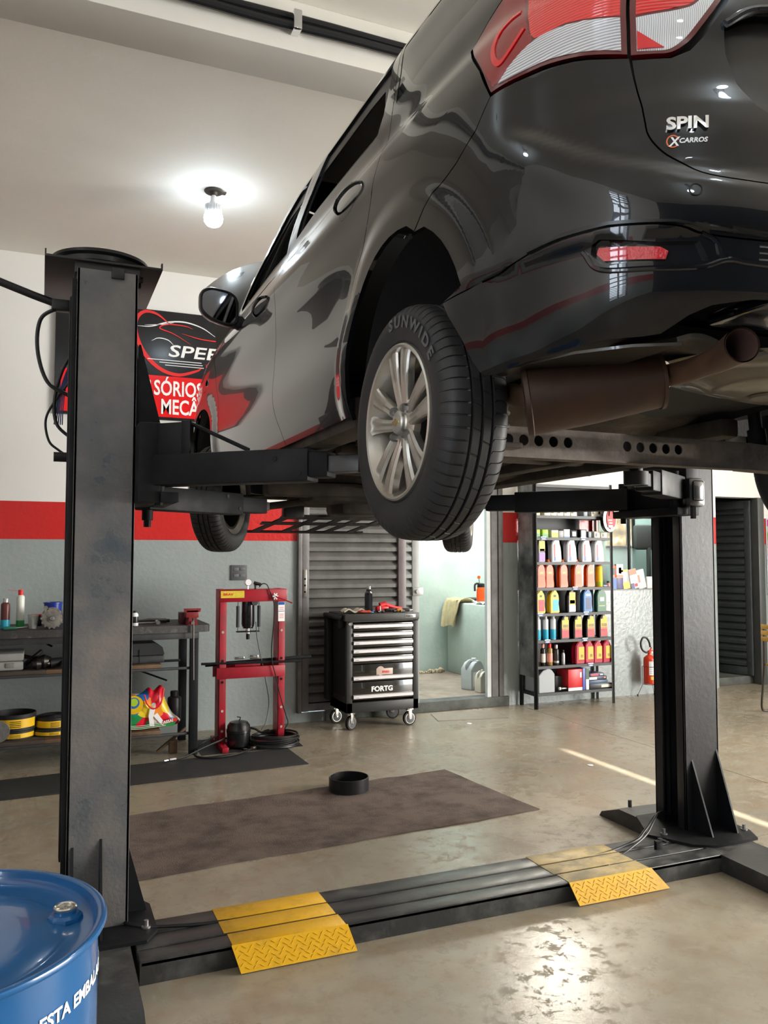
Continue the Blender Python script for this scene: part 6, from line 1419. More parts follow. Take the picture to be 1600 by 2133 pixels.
obj('glove_fingers', m, M('glove_red', (.42, .05, .03), .7), t)
t = thing('impact_gun', 'red cordless power tool lying behind the water bottle on the trolley', 'power tool', (2.98, 7.05, TT)); m = MB(); m.box(-.10, .02, -.03, .03, .0, .05, .01); m.tube([(-.06, 0, .055), (.0, 0, .07)], [.028, .024], 14); m.tube([(.0, 0, .06), (.10, .0, .03), (.17, .01, .022)], [.022, .018, .014], 12); obj('tool_housing', m, M('tool_red', (.60, .015, .02), .35), t)
m = MB(); m.box(-.02, .08, -.05, -.03, .0, .03, .006); obj('tool_grip', m, black_plastic, t)
t = thing('screwdriver', 'screwdriver with orange and black handle at the trolley right end', 'hand tool', (3.10, 6.95, TT+.015)); m = MB(); m.tube([(-.05, 0, 0), (-.03, 0, 0), (.01, 0, 0), (.06, 0, 0)], [.010, .015, .015, .012], 12); obj('handle', m, M('handle_orange', (.62, .28, .02), .35), t); m = MB(); m.tube([(.0, 0, .004), (.02, 0, .004), (.07, 0, .002), (.075, 0, .002)], [.013, .0165, .014, .008], 12); obj('grip_end', m, black_plastic, t); m = MB(); m.cyl((.07, 0, .0), (.11, .0, .0), .004, n=8); obj('shaft', m, chrome, t)
t = thing('socket_tools', 'loose black sockets and bits scattered on the trolley top', 'hand tools', (2.85, 6.9, TT)); tag(t, kind='stuff'); m = MB(); random.seed(4)
for k in range(18): x, y, r = random.uniform(-.2, .26), random.uniform(-.03, .18), random.uniform(.006, .013); m.cyl((x, y, r), (x+random.uniform(.02, .06), y+.01, r), r, n=10)
obj('sockets', m, M('socket_black', (.03, .03, .034), .3, metal=.6), t)
can('glue_tube', 'slim white tube standing on the trolley right of the water bottle', 'tube', at(792, 1260, 6.92)[0], 6.92, TT, .0055, .062, white_plastic, white_plastic, capf=.1)
m = MB(); m.box(-.02, .02, -.012, .012, 0, .014, .004); solo('ear_plug_case', m, blue_p, 'small blue plastic piece left of the water bottle', 'case', loc=(2.775, 6.90, TT))
# ================================================================ NICHE THINGS
t = thing('pressure_sprayer', 'orange pump sprayer with black head on the wash tank', 'sprayer', (4.83, 8.52, 1.008)); m = MB(); m.lathe([(.045, 0), (.055, .004), (.058, .05), (.056, .13), (.046, .165)], n=28); obj('sprayer_body', m, C('sprayer_orange', .85, .09, .01, r=.3), t)
m = MB(); m.lathe([(.046, .165), (.048, .17), (.044, .205), (.02, .215)], n=24); m.tube(crv([(-.02, 0, .205), (-.06, 0, .21), (-.085, 0, .19), (-.085, 0, .12)], 5), .012, 10); obj('sprayer_head', m, black_plastic, t)
m = MB(); m.tube([(-.02, 0, .21), (-.03, 0, .275)], .007, 8); obj('pump_rod', m, chrome, t); m = MB(); m.lathe([(.016, .268), (.020, .278), (.016, .30), (.01, .302)], (-.03, 0, 0), n=16); obj('pump_knob', m, MATS['sprayer_orange'], t)
def cloth(u, v):
    # folded over the tank edge: u across, v from the top down
    if v < .45: x = 4.90-.20*(v/.45); z = .985+.03*math.sin(v*6); 
    else: q = (v-.45)/.55; x = 4.70-.045*math.sin(q*1.5)-.03*q; z = .985-.30*q+.02*math.sin(u*6)
    y = 8.80+.40*u*(1-.25*v)+.05*v; w_ = .016*math.sin(u*19+v*3)+.010*math.sin(u*41+v*7)
    return (x-w_ if v > .45 else x, y, z+(w_ if v <= .45 else 0)+(.0))
m = MB(); m.solid_sheet(cloth, 44, 34, .012); solo('rag', m, M('khaki_cloth', (.44, .36, .20), .95, var=.25, vs=12, bump=.3, bs=200), 'khaki rag draped over the edge of the wash tank', 'cloth', sharp=80)
m = MB(); m.lathe([(.08, 0), (.10, .02), (.11, .045), (.105, .05), (.09, .04), (.0, .04)], (4.98, 8.95, .975), n=24, caps=False); solo('black_tray', m, black_plastic, 'black dish on the wash tank beside the rag', 'tray')
m = MB(); m.solid_sheet(lambda u, v: (4.77+.13*u, 8.38+.26*v, .978+.030*abs(math.sin(u*4+v*5))), 20, 20, .006); solo('white_cloth', m, M('white_cloth', (.75, .74, .70), .9, bump=.3, bs=80), 'crumpled white cloth under the orange sprayer', 'cloth', sharp=80)
def jug(name, label, cat, loc, w_, d_, h, mat, capm, rot=0, group=None, lab=None, handle=True):
    t = thing(name, label, cat, loc, rot, group)
    O = [(-w_/2, 0), (w_/2, 0), (w_/2, h*.70), (w_*.30, h*.88), (w_*.20, h*.90), (w_*.20, h*.93), (-.02*w_, h*.93), (-.02*w_, h*.90), (-w_*.22, h*.86), (-w_/2, h*.66)]
    tb_ = bmesh.new(); V = [tb_.verts.new((a, -d_/2, b_)) for a, b_ in O]+[tb_.verts.new((a, d_/2, b_)) for a, b_ in O]; n = len(O)
    tb_.faces.new(V[:n]); tb_.faces.new(V[n:][::-1])
    for i in range(n): tb_.faces.new((V[i], V[(i+1) % n], V[n+(i+1) % n], V[n+i]))
    bmesh.ops.recalc_face_normals(tb_, faces=tb_.faces); bmesh.ops.bevel(tb_, geom=tb_.edges[:], offset=min(w_, d_)*.12, segments=2, affect='EDGES', clamp_overlap=True)
    m = MB(); m.merge(tb_); obj('jug_body', m, mat, t, sharp=50)
    if handle: m = MB(); m.tube(crv([(-w_*.42, 0, h*.62), (-w_*.47, 0, h*.80), (-w_*.25, 0, h*.93), (-.03*w_, 0, h*.90)], 5), min(w_, d_)*.09, 8); obj('jug_handle', m, mat, t)
    m = MB(); m.lathe([(w_*.13, h*.93), (w_*.13, h*.995), (w_*.11, h)], (w_*.09, 0, 0), n=18); obj('cap', m, capm, t)
    if lab: m = MB(); m.box(-w_*.36, w_*.36, -d_/2-.001, -d_/2+.0005, h*.12, h*.58); obj('jug_label', m, lab, t)
    return t
trp = M('milky_plastic', (.60, .62, .62), .3, trans=.25, ior=1.3)
jug('plastic_jug', 'large translucent jug with white label on the niche floor', 'jug', (4.375, 7.92, .099), .20, .16, .33, trp, white_plastic, .3, lab=white_print)
jug('plastic_jug', 'smaller cream jug standing before the translucent jug in the niche', 'jug', (4.355, 7.69, .099), .105, .10, .235, C('cream_plastic', .68, .63, .52, r=.45), C('cream_cap', .62, .58, .48), .2)
# ================================================================ SHELF RACK
SX0, SX1, SY0, SY1 = 4.62, 5.60, 7.06, 7.36
rk = thing('shelf_rack', 'tall black metal shelf rack full of oils by the doorway', 'shelf rack', (5.1, 7.2, 0))
rb = M('rack_black', (.014, .014, .015), .4, bump=.03)
for x in (SX0, SX1-.035):
    for y in (SY0, SY1-.03):
        m = MB(); m.box(x, x+.035, y, y+.003, .001, 2.30); m.box(x if x < 5 else x+.032, x+.003 if x < 5 else x+.035, y, y+.03, .001, 2.30); obj('upright', m, rb, rk, True)
ZS = [at(1113, y, SY0)[1] for y in (1446, 1389.5, 1335, 1279, 1225, 1171, 1119, 1073)]+[2.28]
for k, z in enumerate(ZS):
    m = MB(); m.box(SX0+.004, SX1-.004, SY0+.004, SY1-.004, z-.003, z, 0); m.box(SX0+.004, SX1-.004, SY0+.001, SY0+.005, z-.028, z, 0); m.box(SX0+.004, SX1-.004, SY1-.006, SY1-.003, z-.028, z, 0); m.box(SX0+.005, SX0+.009, SY0+.004, SY1-.004, z-.028, z); m.box(SX1-.009, SX1-.005, SY0+.004, SY1-.004, z-.028, z)
    obj('shelf', m, rb, rk, True)
m = MB(); m.box(SX0-.001, SX0+.003, SY0+.028, SY1-.002, ZS[0]+.16, 2.28); obj('side_panel', m, M('rack_side_lit_steel', (.36, .36, .365), .30, metal=.3, col2=(.05, .05, .052), vs=3), rk, True)  # pale and dark tones imitate the lit gradient on the side sheet
m = MB(); m.box(SX0+.03, 5.395, SY1-.004, SY1-.001, ZS[1]-.02, 2.28); obj('back_panel', m, black_plastic, rk, True)
tagm = M('tag_navy', (.03, .06, .16), .4)
for px, k in ((1133, 6), (1216, 6), (1198, 4), (1125, 3), (1220, 3), (1139, 2), (1217, 2), (1228, 1)):
    x = at(px, 1200, SY0)[0]; m = MB(); m.box(x-.035, x+.035, SY0-.003, SY0+.0005, ZS[k]-.030, ZS[k]+.008); pt = obj('price_tag', m, tagm, rk, True)
    m = MB(); m.box(x-.033, x+.033, SY0-.004, SY0-.0028, ZS[k]-.002, ZS[k]+.007); m.box(x-.018, x+.022, SY0-.004, SY0-.0028, ZS[k]-.022, ZS[k]-.012); obj('tag_print', m, white_print, pt, True)
# bottle kinds -----------------------------------------------------------
def oil_bottle(name, label, group, w_, d_, h, mat, capm, labs, style=0):
    t = thing(name, label, 'oil bottle', (0, 0, 0), 0, group)
    if style == 0:   # sloped shoulder with neck off to one side
        O = [(-.5, 0), (.5, 0), (.47, .25), (.40, .55), (.30, .68), (.27, .82), (.12, .93), (-.12, .93), (-.24, .84), (-.46, .70), (-.5, .60)]
    elif style == 1: # waisted orange bottle
        O = [(-.48, 0), (.5, 0), (.5, .10), (.42, .35), (.46, .52), (.40, .72), (.18, .84), (.16, .93), (-.16, .93), (-.18, .84), (-.42, .74), (-.47, .60)]
    else:            # square rounded
        O = [(-.5, 0), (.5, 0), (.5, .66), (.36, .82), (.14, .88), (.14, .93), (-.14, .93), (-.14, .88), (-.36, .82), (-.5, .66)]
    tb_ = bmesh.new(); V = [tb_.verts.new((a*w_, -d_/2, b_*h)) for a, b_ in O]+[tb_.verts.new((a*w_, d_/2, b_*h)) for a, b_ in O]; n = len(O)
    tb_.faces.new(V[:n]); tb_.faces.new(V[n:][::-1])
    for i in range(n): tb_.faces.new((V[i], V[(i+1) % n], V[n+(i+1) % n], V[n+i]))
    bmesh.ops.recalc_face_normals(tb_, faces=tb_.faces); bmesh.ops.bevel(tb_, geom=tb_.edges[:], offset=.007, segments=2, affect='EDGES', clamp_overlap=True)
    m = MB(); m.merge(tb_); obj('bottle_body', m, mat, t, sharp=50)
    m = MB(); m.lathe([(w_*.155, h*.92), (w_*.16, h*.925), (w_*.16, h*.99), (w_*.14, h)], n=16); obj('cap', m, capm, t)
    for (u0, v0, u1, v1, lm) in labs: m = MB(); m.box(u0*w_, u1*w_, -d_/2-.0012, -d_/2+.0004, v0*h, v1*h); obj('label_patch', m, lm, t)
    return t
white_oil = oil_bottle('oil_jug', '', 'white oil jugs on the third shelf from the top', .125, .075, .275, C('jug_white', .58, .58, .60, r=.35), C('cap_grey', .5, .5, .5), [(-.30, .10, -.16, .66, C('print_maroon', .35, .04, .05)), (-.30, .04, -.10, .20, blue_p), (-.10, .12, .30, .55, C('print_faint', .62, .55, .56))])
def place(proto, used, px, row, label, dy=.0, group=None):
    x = at(px, 1250, SY0+.05)[0]; loc = (x, SY0+.06+dy, ZS[row]+.001)
    if not used: proto.location = loc; proto['label'] = label; used.append(1); return proto
    return dup(proto, loc, 0, label, group)
ordn = ['leftmost', 'second from left', 'third from left', 'rightmost']
u = []
for k, px in enumerate((1158, 1190, 1221, 1247)): place(white_oil, u, px, 5, 'white oil jug, %s of the four on the third shelf down' % ordn[k])
gj = oil_bottle('oil_jug', '', 'grey oil jugs behind the white ones', .12, .07, .27, C('jug_grey', .16, .16, .17, r=.35), C('cap_dark', .05, .05, .05), [])
u = []
for k, px in enumerate((1143, 1175, 1205, 1232)): place(gj, u, px, 5, 'dark grey oil jug in the row behind the white jugs, %s of four' % ordn[k], .13)
a_ = oil_bottle('oil_bottle', 'grey oil bottle with yellow and purple label left of the white jugs', None, .085, .06, .27, C('bottle_lilac', .35, .34, .38), C('cap_navy', .02, .03, .12), [(-.42, .42, .42, .80, yellow), (-.42, .04, .42, .34, purple), (-.30, .36, .35, .50, black_p)], 0); place(a_, [], 1128, 5, a_['label'])
og = oil_bottle('oil_bottle', '', 'orange oil bottles', .105, .07, .285, orange, orange, [(-.34, .10, .34, .46, C('orange_label', .66, .11, .02)), (-.20, .50, .20, .56, C('orange_mark', .80, .40, .05)), (-.22, .40, .22, .45, C('print_brown', .25, .05, .02))], 1)
u = []; on5 = ['leftmost', 'second', 'third', 'fourth', 'rightmost']
for k, px in enumerate((1126, 1143.5, 1173, 1203, 1229)): place(og, u, px, 4, 'orange oil bottle, %s of the five in the front row' % on5[k])
for k, px in enumerate((1124, 1160, 1190, 1216)): place(og, u, px, 4, 'orange oil bottle standing in the shaded back row, %s of four' % ordn[k], .12)
for k, (px, dy) in enumerate(((1250, 0), (1241, .12))):
    can('aerosol_can', ['yellow aerosol can with red cap at the right end of the orange bottles', 'yellow aerosol can with red cap, hidden behind the first one'][k], 'spray can', at(px, 1250, SY0+.05)[0], SY0+.06+dy, ZS[4]+.001, .037, .262, C('can_yellow', .78, .55, .02), C('cap_red', .35, .01, .03), band=(.05, .20, lime), capf=.18)
def one(name, label, px, row, w_, h, mat, capm, labs, st=1): b__ = oil_bottle(name, label, 'mixed oil bottles on the fifth shelf', w_, .07, h, mat, capm, labs, st); place(b__, [], px, row, label)
one('oil_bottle', 'yellow oil bottle with red label on the fifth shelf down', 1124, 3, .115, .265, C('bottle_yellow', .66, .46, .01), C('cap_brown', .25, .04, .02), [(-.25, .08, .36, .52, C('label_red', .55, .01, .03)), (-.12, .62, .12, .70, black_p)])
one('oil_bottle', 'yellow oil bottle with blue label on the fifth shelf down', 1153, 3, .120, .265, MATS['bottle_yellow'], MATS['cap_brown'], [(-.20, .08, .38, .52, cyan_p), (-.12, .62, .12, .70, black_p)])
one('oil_bottle', 'black oil bottle with yellow and grey label in mid fifth shelf', 1189, 3, .095, .255, C('bottle_navy', .01, .012, .03), black_plastic, [(-.36, .30, .42, .82, yellow), (-.38, .04, .42, .30, silver_p), (-.3, .36, .35, .5, black_p)], 0)
one('oil_bottle', 'blue oil bottle on the fifth shelf down', 1222, 3, .120, .27, C('bottle_blue', .01, .15, .42), C('cap_blue', .01, .08, .3), [(-.22, .10, .30, .55, C('label_deep_blue', .01, .03, .12)), (-.20, .62, .25, .70, white_print)])
one('oil_bottle', 'dark green oil bottle at the right of the fifth shelf down', 1251, 3, .120, .26, C('bottle_green', .015, .11, .05), black_plastic, [(-.20, .42, .22, .58, white_print), (-.3, .22, .3, .25, lime)], 2)
u = []; ae = None
for k, px in enumerate((1120.5, 1136.5, 1152)):
    lb = 'slim blue and white aerosol, %s of the three on the sixth shelf down' % ['left', 'middle', 'right'][k]
    if ae is None: ae = can('aerosol_can', lb, 'spray can', at(px, 1250, SY0+.05)[0], SY0+.055, ZS[2]+.001, .029, .262, C('can_pale', .66, .68, .72, metal=.2), C('cap_clear', .55, .50, .50), band=(.02, .40, cyan_p), capf=.2, group='blue and white aerosols')
    else: dup(ae, (at(px, 1250, SY0+.05)[0], SY0+.055, ZS[2]+.001), 0, lb)
bk = oil_bottle('oil_bottle', '', 'black oil bottles with red and yellow labels', .105, .075, .262, C('bottle_black', .008, .008, .009), black_plastic, [(-.40, .34, .40, .74, yellow), (-.40, .05, .40, .42, C('label_crimson', .5, .008, .02)), (-.1, .74, .32, .86, yellow), (-.30, .44, .36, .56, black_p), (-.30, .24, .10, .36, black_p)], 0)
u = []
for k, px in enumerate((1174, 1201, 1227, 1254)): place(bk, u, px, 2, 'black oil bottle with yellow and red label, %s of the front four' % ordn[k])
for k, px in enumerate((1214, 1241)): place(bk, u, px, 2, 'black oil bottle half hidden in the back row, %s one' % ['left', 'right'][k], .13)
rdc = M('red_coolant', (.60, .01, .05), .12, trans=.35, ior=1.33)
rc = oil_bottle('coolant_bottle', '', 'red coolant bottles', .112, .085, .262, rdc, C('cap_dull_red', .2, .03, .03), [(-.18, .16, .42, .66, yellow), (.02, .24, .30, .36, black_p)], 1)
u = []
for k, px in enumerate((1204, 1223, 1241, 1260)): place(rc, u, px, 1, 'red coolant bottle with yellow label, %s of four' % ordn[k])
for px, r, h, bm_, cm_, bd, lb in ((1118, .022, .215, C('brown_glass', .06, .02, .008, r=.12), cream, None, 'brown glass bottle at the far left of the seventh shelf'),
    (1131.5, .026, .22, C('dark_glass', .015, .012, .016, r=.12), pink_p, (.15, .55, cream), 'dark sauce-like bottle with white label, seventh shelf'),
    (1145.5, .030, .22, C('amber_glass', .30, .18, .05, r=.12), red_print, (.15, .55, pink_p), 'amber bottle with orange label, seventh shelf'),
    (1159, .029, .205, C('can_black', .03, .03, .03, r=.2), silver_p, (.10, .20, silver_p), 'black aerosol can beside the amber bottle'),
    (1173.5, .020, .145, silver_p, black_plastic, None, 'short silver bottle in the middle of the seventh shelf')):
    can('bottle', lb, 'bottle', at(px, 1300, SY0+.05)[0], SY0+.06, ZS[1]+.001, r, h, bm_, cm_, band=bd, capf=.22)
jg = jug('plastic_jug', 'big silver-grey plastic jug lying on the lowest rack shelf', 'jug', (4.665, SY0+.05, ZS[0]+.001), .19, .26, .26, C('jug_silver', .34, .36, .38, r=.35), white_plastic, 0)
jg.rotation_euler = (0, 0, 0); jg.location = (4.77, SY0+.15, ZS[0]+.001)
gbox('box', 'plain dark carton behind the black bottle on the lowest shelf', 'box', (1157, 1407, 1180, 1436), SY0+.12, .12, C('dark_carton', .05, .052, .055), lift=ZS[0]+.001)
t = thing('bottle', 'black bottle with white cap lying beside the grey jug', 'bottle', (at(1168, 1432, SY0+.05)[0], SY0+.05, ZS[0]+.026)); m = MB(); m.lathe([(.022, 0), (.024, .1), (.012, .12)], axis='X', n=16); obj('bottle_body', m, gloss_black, t); m = MB(); m.cyl((-.02, 0, 0), (0, 0, 0), .016, n=14); obj('cap', m, white_plastic, t)
gbox('parts_box', 'red box file standing on the lowest shelf beside the blue one', 'box', (1184, 1393, 1213, 1437), SY0+.02, .2, C('box_red', .55, .015, .02), None, [(.0, .0, 1, .14, white_print), (.84, .6, .96, .85, white_print)], lift=ZS[0]+.001)
gbox('parts_box', 'thin blue upright box next to the red box on the lowest shelf', 'box', (1214, 1392, 1219, 1437), SY0+.02, .2, C('box_blue', .10, .12, .40), lift=ZS[0]+.001)
gbox('parts_box', 'narrow green and white upright box on the lowest shelf', 'box', (1221, 1392, 1227, 1435), SY0+.02, .2, white_print, None, [(0, .5, 1, 1, C('box_dark_green', .02, .08, .04))], lift=ZS[0]+.001)
zz = ZS[0]+.001
for k, (x0, x1, h, cm_, fc, lb) in enumerate(((1229, 1276, .052, C('box_charcoal', .03, .03, .034), [(.5, .2, .96, .75, cream)], 'long black box with cream label at the bottom of the stack'),
    (1228, 1266, .036, C('box_slate_blue', .06, .10, .18), [], 'slate blue box lying second from the bottom of the stack'),
    (1227, 1264, .040, C('box_navy', .02, .025, .05), [(.02, .2, .45, .85, white_print), (.85, .4, .95, .8, pink_p)], 'navy box with white end label, third up in the stack'),
    (1228, 1258, .034, C('box_indigo', .05, .04, .12), [(.1, .2, .62, .8, C('print_rust', .5, .05, .05)), (.75, .3, .95, .7, white_print)], 'indigo and red box on top of the stack')) ):
    a = at(x0, 1420, SY0+.03)[0]; b_ = at(x1, 1420, SY0+.03)[0]
    t = thing('parts_box', lb, 'box', ((a+b_)/2, SY0+.12, zz), 0, 'flat boxes stacked on the lowest shelf'); m = MB(); m.box(-(b_-a)/2, (b_-a)/2, -.09, .09, 0, h-.001, .001); obj('carton', m, cm_, t)
    for (u0, v0, u1, v1, fm) in fc: m = MB(); m.box((b_-a)*(u0-.5), (b_-a)*(u1-.5), -.0908, -.0898, h*v0, h*v1); obj('print', m, fm, t)
    zz += h
r2 = [((1115, 1100, 1125, 1116), lime, [(0, 0, 1, .45, green_p)], 'lime and green filter box at the left of the second visible shelf'), ((1130, 1100, 1142, 1116), lime, [(0, 0, 1, .45, green_p)], 'lime and green filter box, second from left'),
      ((1149, 1100, 1163, 1115), cream, [(.1, 0, 1, .7, yellow)], 'yellow and white filter box'), ((1164, 1101, 1174, 1115), grey_p, [], 'plain grey filter box'), ((1175, 1098, 1187, 1115), white_print, [(0, 0, 1, .14, blue_p)], 'white filter box with blue foot'),
      ((1190, 1100, 1202, 1115), black_p, [(.2, .2, .8, .8, white_print)], 'black filter box with white mark'), ((1209, 1098, 1222, 1115), black_p, [(.15, .1, .85, .9, white_print)], 'black filter box with large white panel'),
      ((1226, 1101, 1232, 1114), C('print_steel', .22, .26, .30), [], 'narrow steel-grey box'), ((1238, 1101, 1250, 1114), cream, [(.2, .2, .5, .7, black_p)], 'cream box with dark emblem, left of the end pair'), ((1252, 1101, 1264, 1113), cream, [(.2, .2, .5, .7, black_p)], 'cream box with dark emblem at the right end')]
for px, mt, fc, lb in r2: gbox('filter_box', lb if len(lb.split()) > 3 else lb+' on the rack', 'box', px, SY0+.02, .10, mt, 'filter boxes in a row on the second shelf in view', fc, lift=ZS[6]+.001)
r1 = [((1111, 1053, 1125, 1071), C('print_pale_yellow', .72, .68, .35), [], 'pale yellow box at the left of the top visible shelf')]
for k, x in enumerate((1134, 1147.5, 1161, 1175, 1189)): r1.append(((x, 1050, x+12.6, 1071), cream, [(.1, .25, .45, .6, black_p), (.5, .6, .95, .8, pink_p)], 'cream lamp box with black mark, %s of five in a row' % on5[k]))
r1 += [((1216, 1055, 1224, 1071), MATS['print_steel'], [], 'steel-grey box on the top visible shelf'), ((1232, 1052, 1244, 1071), cream, [(.1, .25, .45, .6, black_p)], 'cream box left of the end pair on the top visible shelf'), ((1245, 1052, 1257, 1071), cream, [(.1, .25, .45, .6, black_p)], 'cream box at the right end of the top visible shelf')]
for px, mt, fc, lb in r1: gbox('lamp_box', lb, 'box', px, SY0+.02, .10, mt, 'small boxes in a row on the top shelf in view', fc, lift=ZS[7]+.001)
# round blister hung on the rack corner
x, z = at(1272, 1081, SY0-.06)
t = thing('booster_cable_pack', 'round red and black cable pack hanging at the rack right corner', 'package', (x, SY0-.06, z)); m = MB(); m.lathe([(.150, -.005), (.155, .01), (.155, .045), (.13, .05)], (-.02, 0, 0), axis='Y', n=40)
for v_ in m.bm.verts: v_.co.x *= .58; v_.co.z *= .92
obj('case', m, gloss_black, t)
m = MB(); m.lathe([(.115, -.012), (.115, -.006)], (0.005, 0, 0), axis='Y', n=36)
for v_ in m.bm.verts: v_.co.x *= .52; v_.co.z *= .95
obj('red_card', m, red_print, t)
m = MB()
for k, (a, b_, c_, d_) in enumerate(((-.04, -.02, .01, -.008), (-.03, -.05, .012, -.036), (-.04, -.09, .015, -.066), (-.01, -.11, .045, -.085))): m.box(a, c_, -.0145, -.0125, b_, d_)
obj('card_print', m, white_print, t); m = MB(); m.tube(crv([(-.03, -.015, .03), (-.02, -.018, .09), (.02, -.018, .09), (.035, -.015, .02)], 5), .006, 6); obj('cable_loop', m, black_p, t)
m = MB(); m.tube([(0, .02, .13), (.0, .05, .20)], .003, 6); obj('hook', m, steel, t)
# counter goods
CZ = 1.1785
gy = YW-.012
def blister(name, label, x0, y0, x1, y1, mats, lean=0):
    a = at(x0, y1, YW)[0]; b_ = at(x1, y1, YW)[0]; h = at(x0, y0, YW)[1]-CZ
    t = thing(name, label, 'package', ((a+b_)/2, YW+.0, CZ), 0, 'packs standing along the counter'); t.rotation_euler = (0, math.radians(lean), 0); w_ = (b_-a)/2
    m = MB(); m.box(-w_, w_, -.012, .012, .001, h, .003); obj('card', m, mats[0], t)
    for (u0, v0, u1, v1, mm) in mats[1:]: m = MB(); m.box(-w_+2*w_*u0, -w_+2*w_*u1, -.0135, -.0115, h*v0, h*v1); obj('print', m, mm, t)
    return t
blister('accessory_box', 'orange and blue box standing at the left end of the counter', 1274, 1178, 1283, 1226, [orange, (0, 0, 1, .48, blue_p), (.2, .6, .8, .9, black_p)])
blister('holder_pack', 'pale orange-topped pack with a black phone holder on the counter', 1283, 1175, 1297, 1226, [C('pack_violet', .16, .15, .30), (0, .44, 1, .56, orange), (0, .56, 1, 1, cream), (.35, .62, .75, .86, black_p)])
blister('wiper_pack', 'yellow-ended wiper pack leaning on the counter', 1298, 1186, 1312, 1226, [C('pack_grey', .45, .46, .48), (0, 0, 1, .35, yellow), (0, .9, 1, 1, yellow)], -9)
blister('wiper_pack', 'orange-topped white and blue pack leaning on the counter', 1315, 1185, 1330, 1226, [white_print, (0, 0, .45, .30, C('navy2', .03, .04, .2)), (0, .72, 1, 1, orange), (.5, .1, .9, .25, red_print)], -12)
blister('wiper_pack', 'clear pack with orange-handled tool leaning on the counter', 1330, 1186, 1346, 1226, [C('pack_white', .66, .68, .66), (.1, .35, .35, .75, orange)], -12)
blister('white_box', 'plain white box on the counter beside the right column', 1347, 1201, 1363, 1226, [C('box_offwhite', .72, .66, .62)])
blister('small_box', 'small red and white pack on the counter hidden behind the right column', 1364, 1197, 1375, 1226, [red_print, (0, .3, 1, .8, white_print)])
can('bottle', 'small dark-capped bottle on the counter seen through the rack corner', 'bottle', at(1267, 1215, YW)[0], YW, CZ, .025, .09, pink_p, black_plastic, capf=.3)
m = MB(); m.box(-.03, .03, -.02, .02, 0, .05, .004); solo('small_box', m, C('box_lilac', .25, .3, .5), 'small lilac box on the counter seen through the rack', 'box', loc=(at(1259, 1220, YW)[0], YW, CZ))
# office chair and monitor beyond the glass
t = thing('office_chair', 'dark padded office chair seen through the counter window', 'chair', (6.90, 7.95, 0)); m = MB(); m.box(-.20, .20, .05, .13, 1.62, 1.93, .04); obj('backrest', m, M('office_chair_fabric', (.055, .055, .055), .8), t); m = MB(); m.box(-.27, .27, -.25, .25, 1.15, 1.25, .05); m.cyl((0, 0, .05), (0, 0, 1.15), .03); m.box(-.02, .02, .04, .09, 1.2, 1.65, .01); obj('seat', m, MATS['office_chair_fabric'], t)
m = MB()
for k in range(5): m.box(0, .28, -.02, .02, .02, .06, .006, mat=rz(2*PI*k/5))
obj('base', m, black_plastic, t)
# fire extinguisher on its wire stand
ex, ey = at(1353, 1380, 7.25)[0], 7.25
zb_ = at(1353, 1424, 7.25)[1]
ext = thing('fire_extinguisher', 'red fire extinguisher with white labels and looped black hose', 'fire extinguisher', (ex, ey, zb_)); er = C('extinguisher_red', .62, .045, .012, r=.3)
m = MB(); m.lathe([(.058, 0), (.064, .006), (.0645, .26), (.060, .285), (.040, .305), (.020, .315), (.018, .33)], n=36); obj('cylinder', m, er, ext)
for nm, a0, a1, z0, z1, mm in (('white_label', -2.35, -.9, .10, .25, white_print), ('yellow_label', -2.1, -1.5, .05, .085, C('label_ochre', .75, .50, .10)), ('yellow_label', -1.3, -.85, .05, .085, MATS['label_ochre'])):
    m = MB(); m.grid(lambda u, v: (.0652*math.cos(a0+(a1-a0)*u), .0652*math.sin(a0+(a1-a0)*u), z0+(z1-z0)*v), 16, 2); obj(nm, m, mm, ext)
m = MB()
for k in range(7): 
    z = .24-.02*k; m.grid(lambda u, v: (.0660*math.cos(-2.25+.6*u), .0660*math.sin(-2.25+.6*u), z+.005*v), 8, 2)
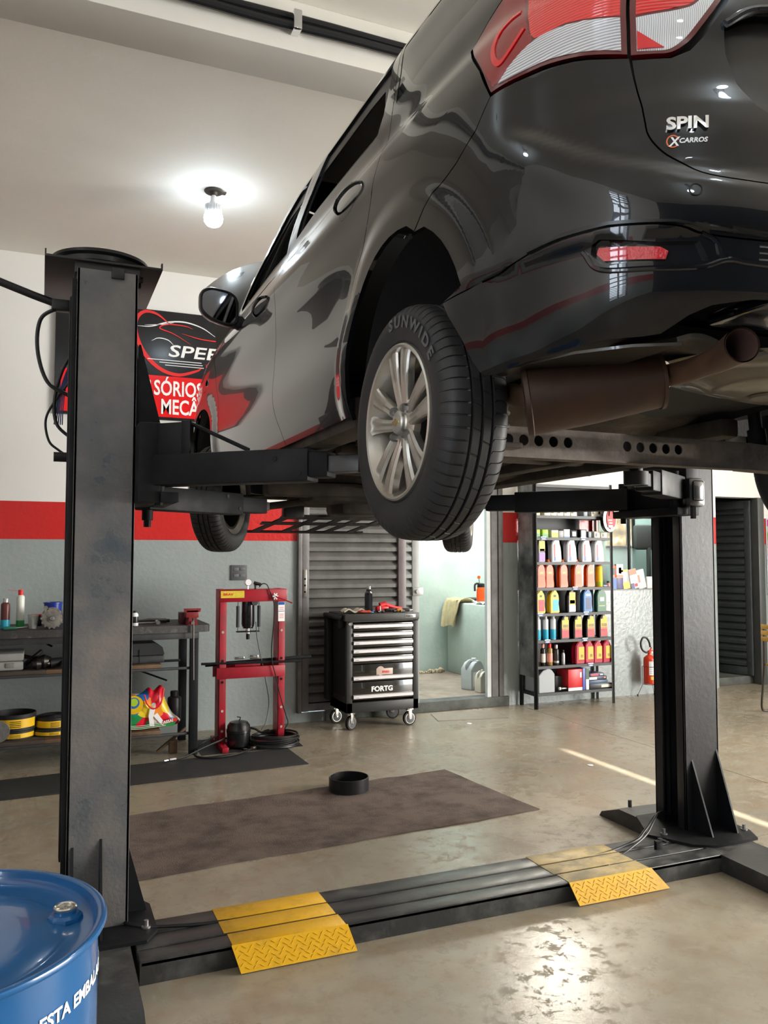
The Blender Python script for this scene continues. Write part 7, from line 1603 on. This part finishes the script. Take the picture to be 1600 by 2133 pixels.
obj('label_text', m, grey_p, ext)
m = MB(); m.grid(lambda u, v: (.0660*math.cos(-1.35+.38*u), .0660*math.sin(-1.35+.38*u), .14+.035*v), 8, 2); m.grid(lambda u, v: (.0660*math.cos(-1.5+.6*u), .0660*math.sin(-1.5+.6*u), .215+.012*v), 8, 2); obj('label_mark', m, red_print, ext)
m = MB(); m.lathe([(.016, .33), (.020, .335), (.020, .36), (.010, .365)], n=16); m.tube([(0, 0, .35), (.03, 0, .395)], [.010, .008], 8); m.tube([(.0, 0, .36), (.06, 0, .355), (.085, 0, .345)], [.008, .006, .005], 8); obj('valve', m, er, ext)
m = MB(); m.lathe([(.012, -.006), (.012, 0)], (.022, -.016, .345), axis='Y', n=16); obj('gauge', m, cream, ext)
m = MB(); m.tube(crv([(.0, 0, .345), (-.05, 0, .345), (-.10, .0, .38), (-.115, .0, .45), (-.085, .0, .505), (-.035, .0, .50), (.0, .0, .455), (.015, .0, .40)], 8), .0105, 12); obj('hose', m, dark_hose, ext)
st = thing('extinguisher_stand', 'thin wire tripod stand under the fire extinguisher', 'stand', (ex, ey, 0))
m = MB(); w_ = M('stand_wire', (.10, .06, .04), .4, metal=.5)
for a in (-1.25, 2.6, .5): m.tube([(.075*math.cos(a), .075*math.sin(a), zb_+.19), (.072*math.cos(a), .072*math.sin(a), zb_-.002), (.13*math.cos(a), .13*math.sin(a), .006)], .0028, 8)
for z in (zb_+.19, zb_-.006):
    R_ = .072 if z > zb_ else .066
    m.tube([(R_*math.cos(2*PI*k/30), R_*math.sin(2*PI*k/30), z) for k in range(30)], .0026, 8, closed=True)
for a in (-1.25, 2.6, .5): m.tube([(.0, 0, zb_-.006), (.07*math.cos(a), .07*math.sin(a), zb_-.006)], .0026, 6)
obj('wire_frame', m, w_, st)
for a in (-1.25, 2.6, .5): m = MB(); m.lathe([(.008, .0), (.008, .014), (.004, .018)], (.13*math.cos(a), .13*math.sin(a), .001), n=12); obj('rubber_foot', m, dark_rubber, st)
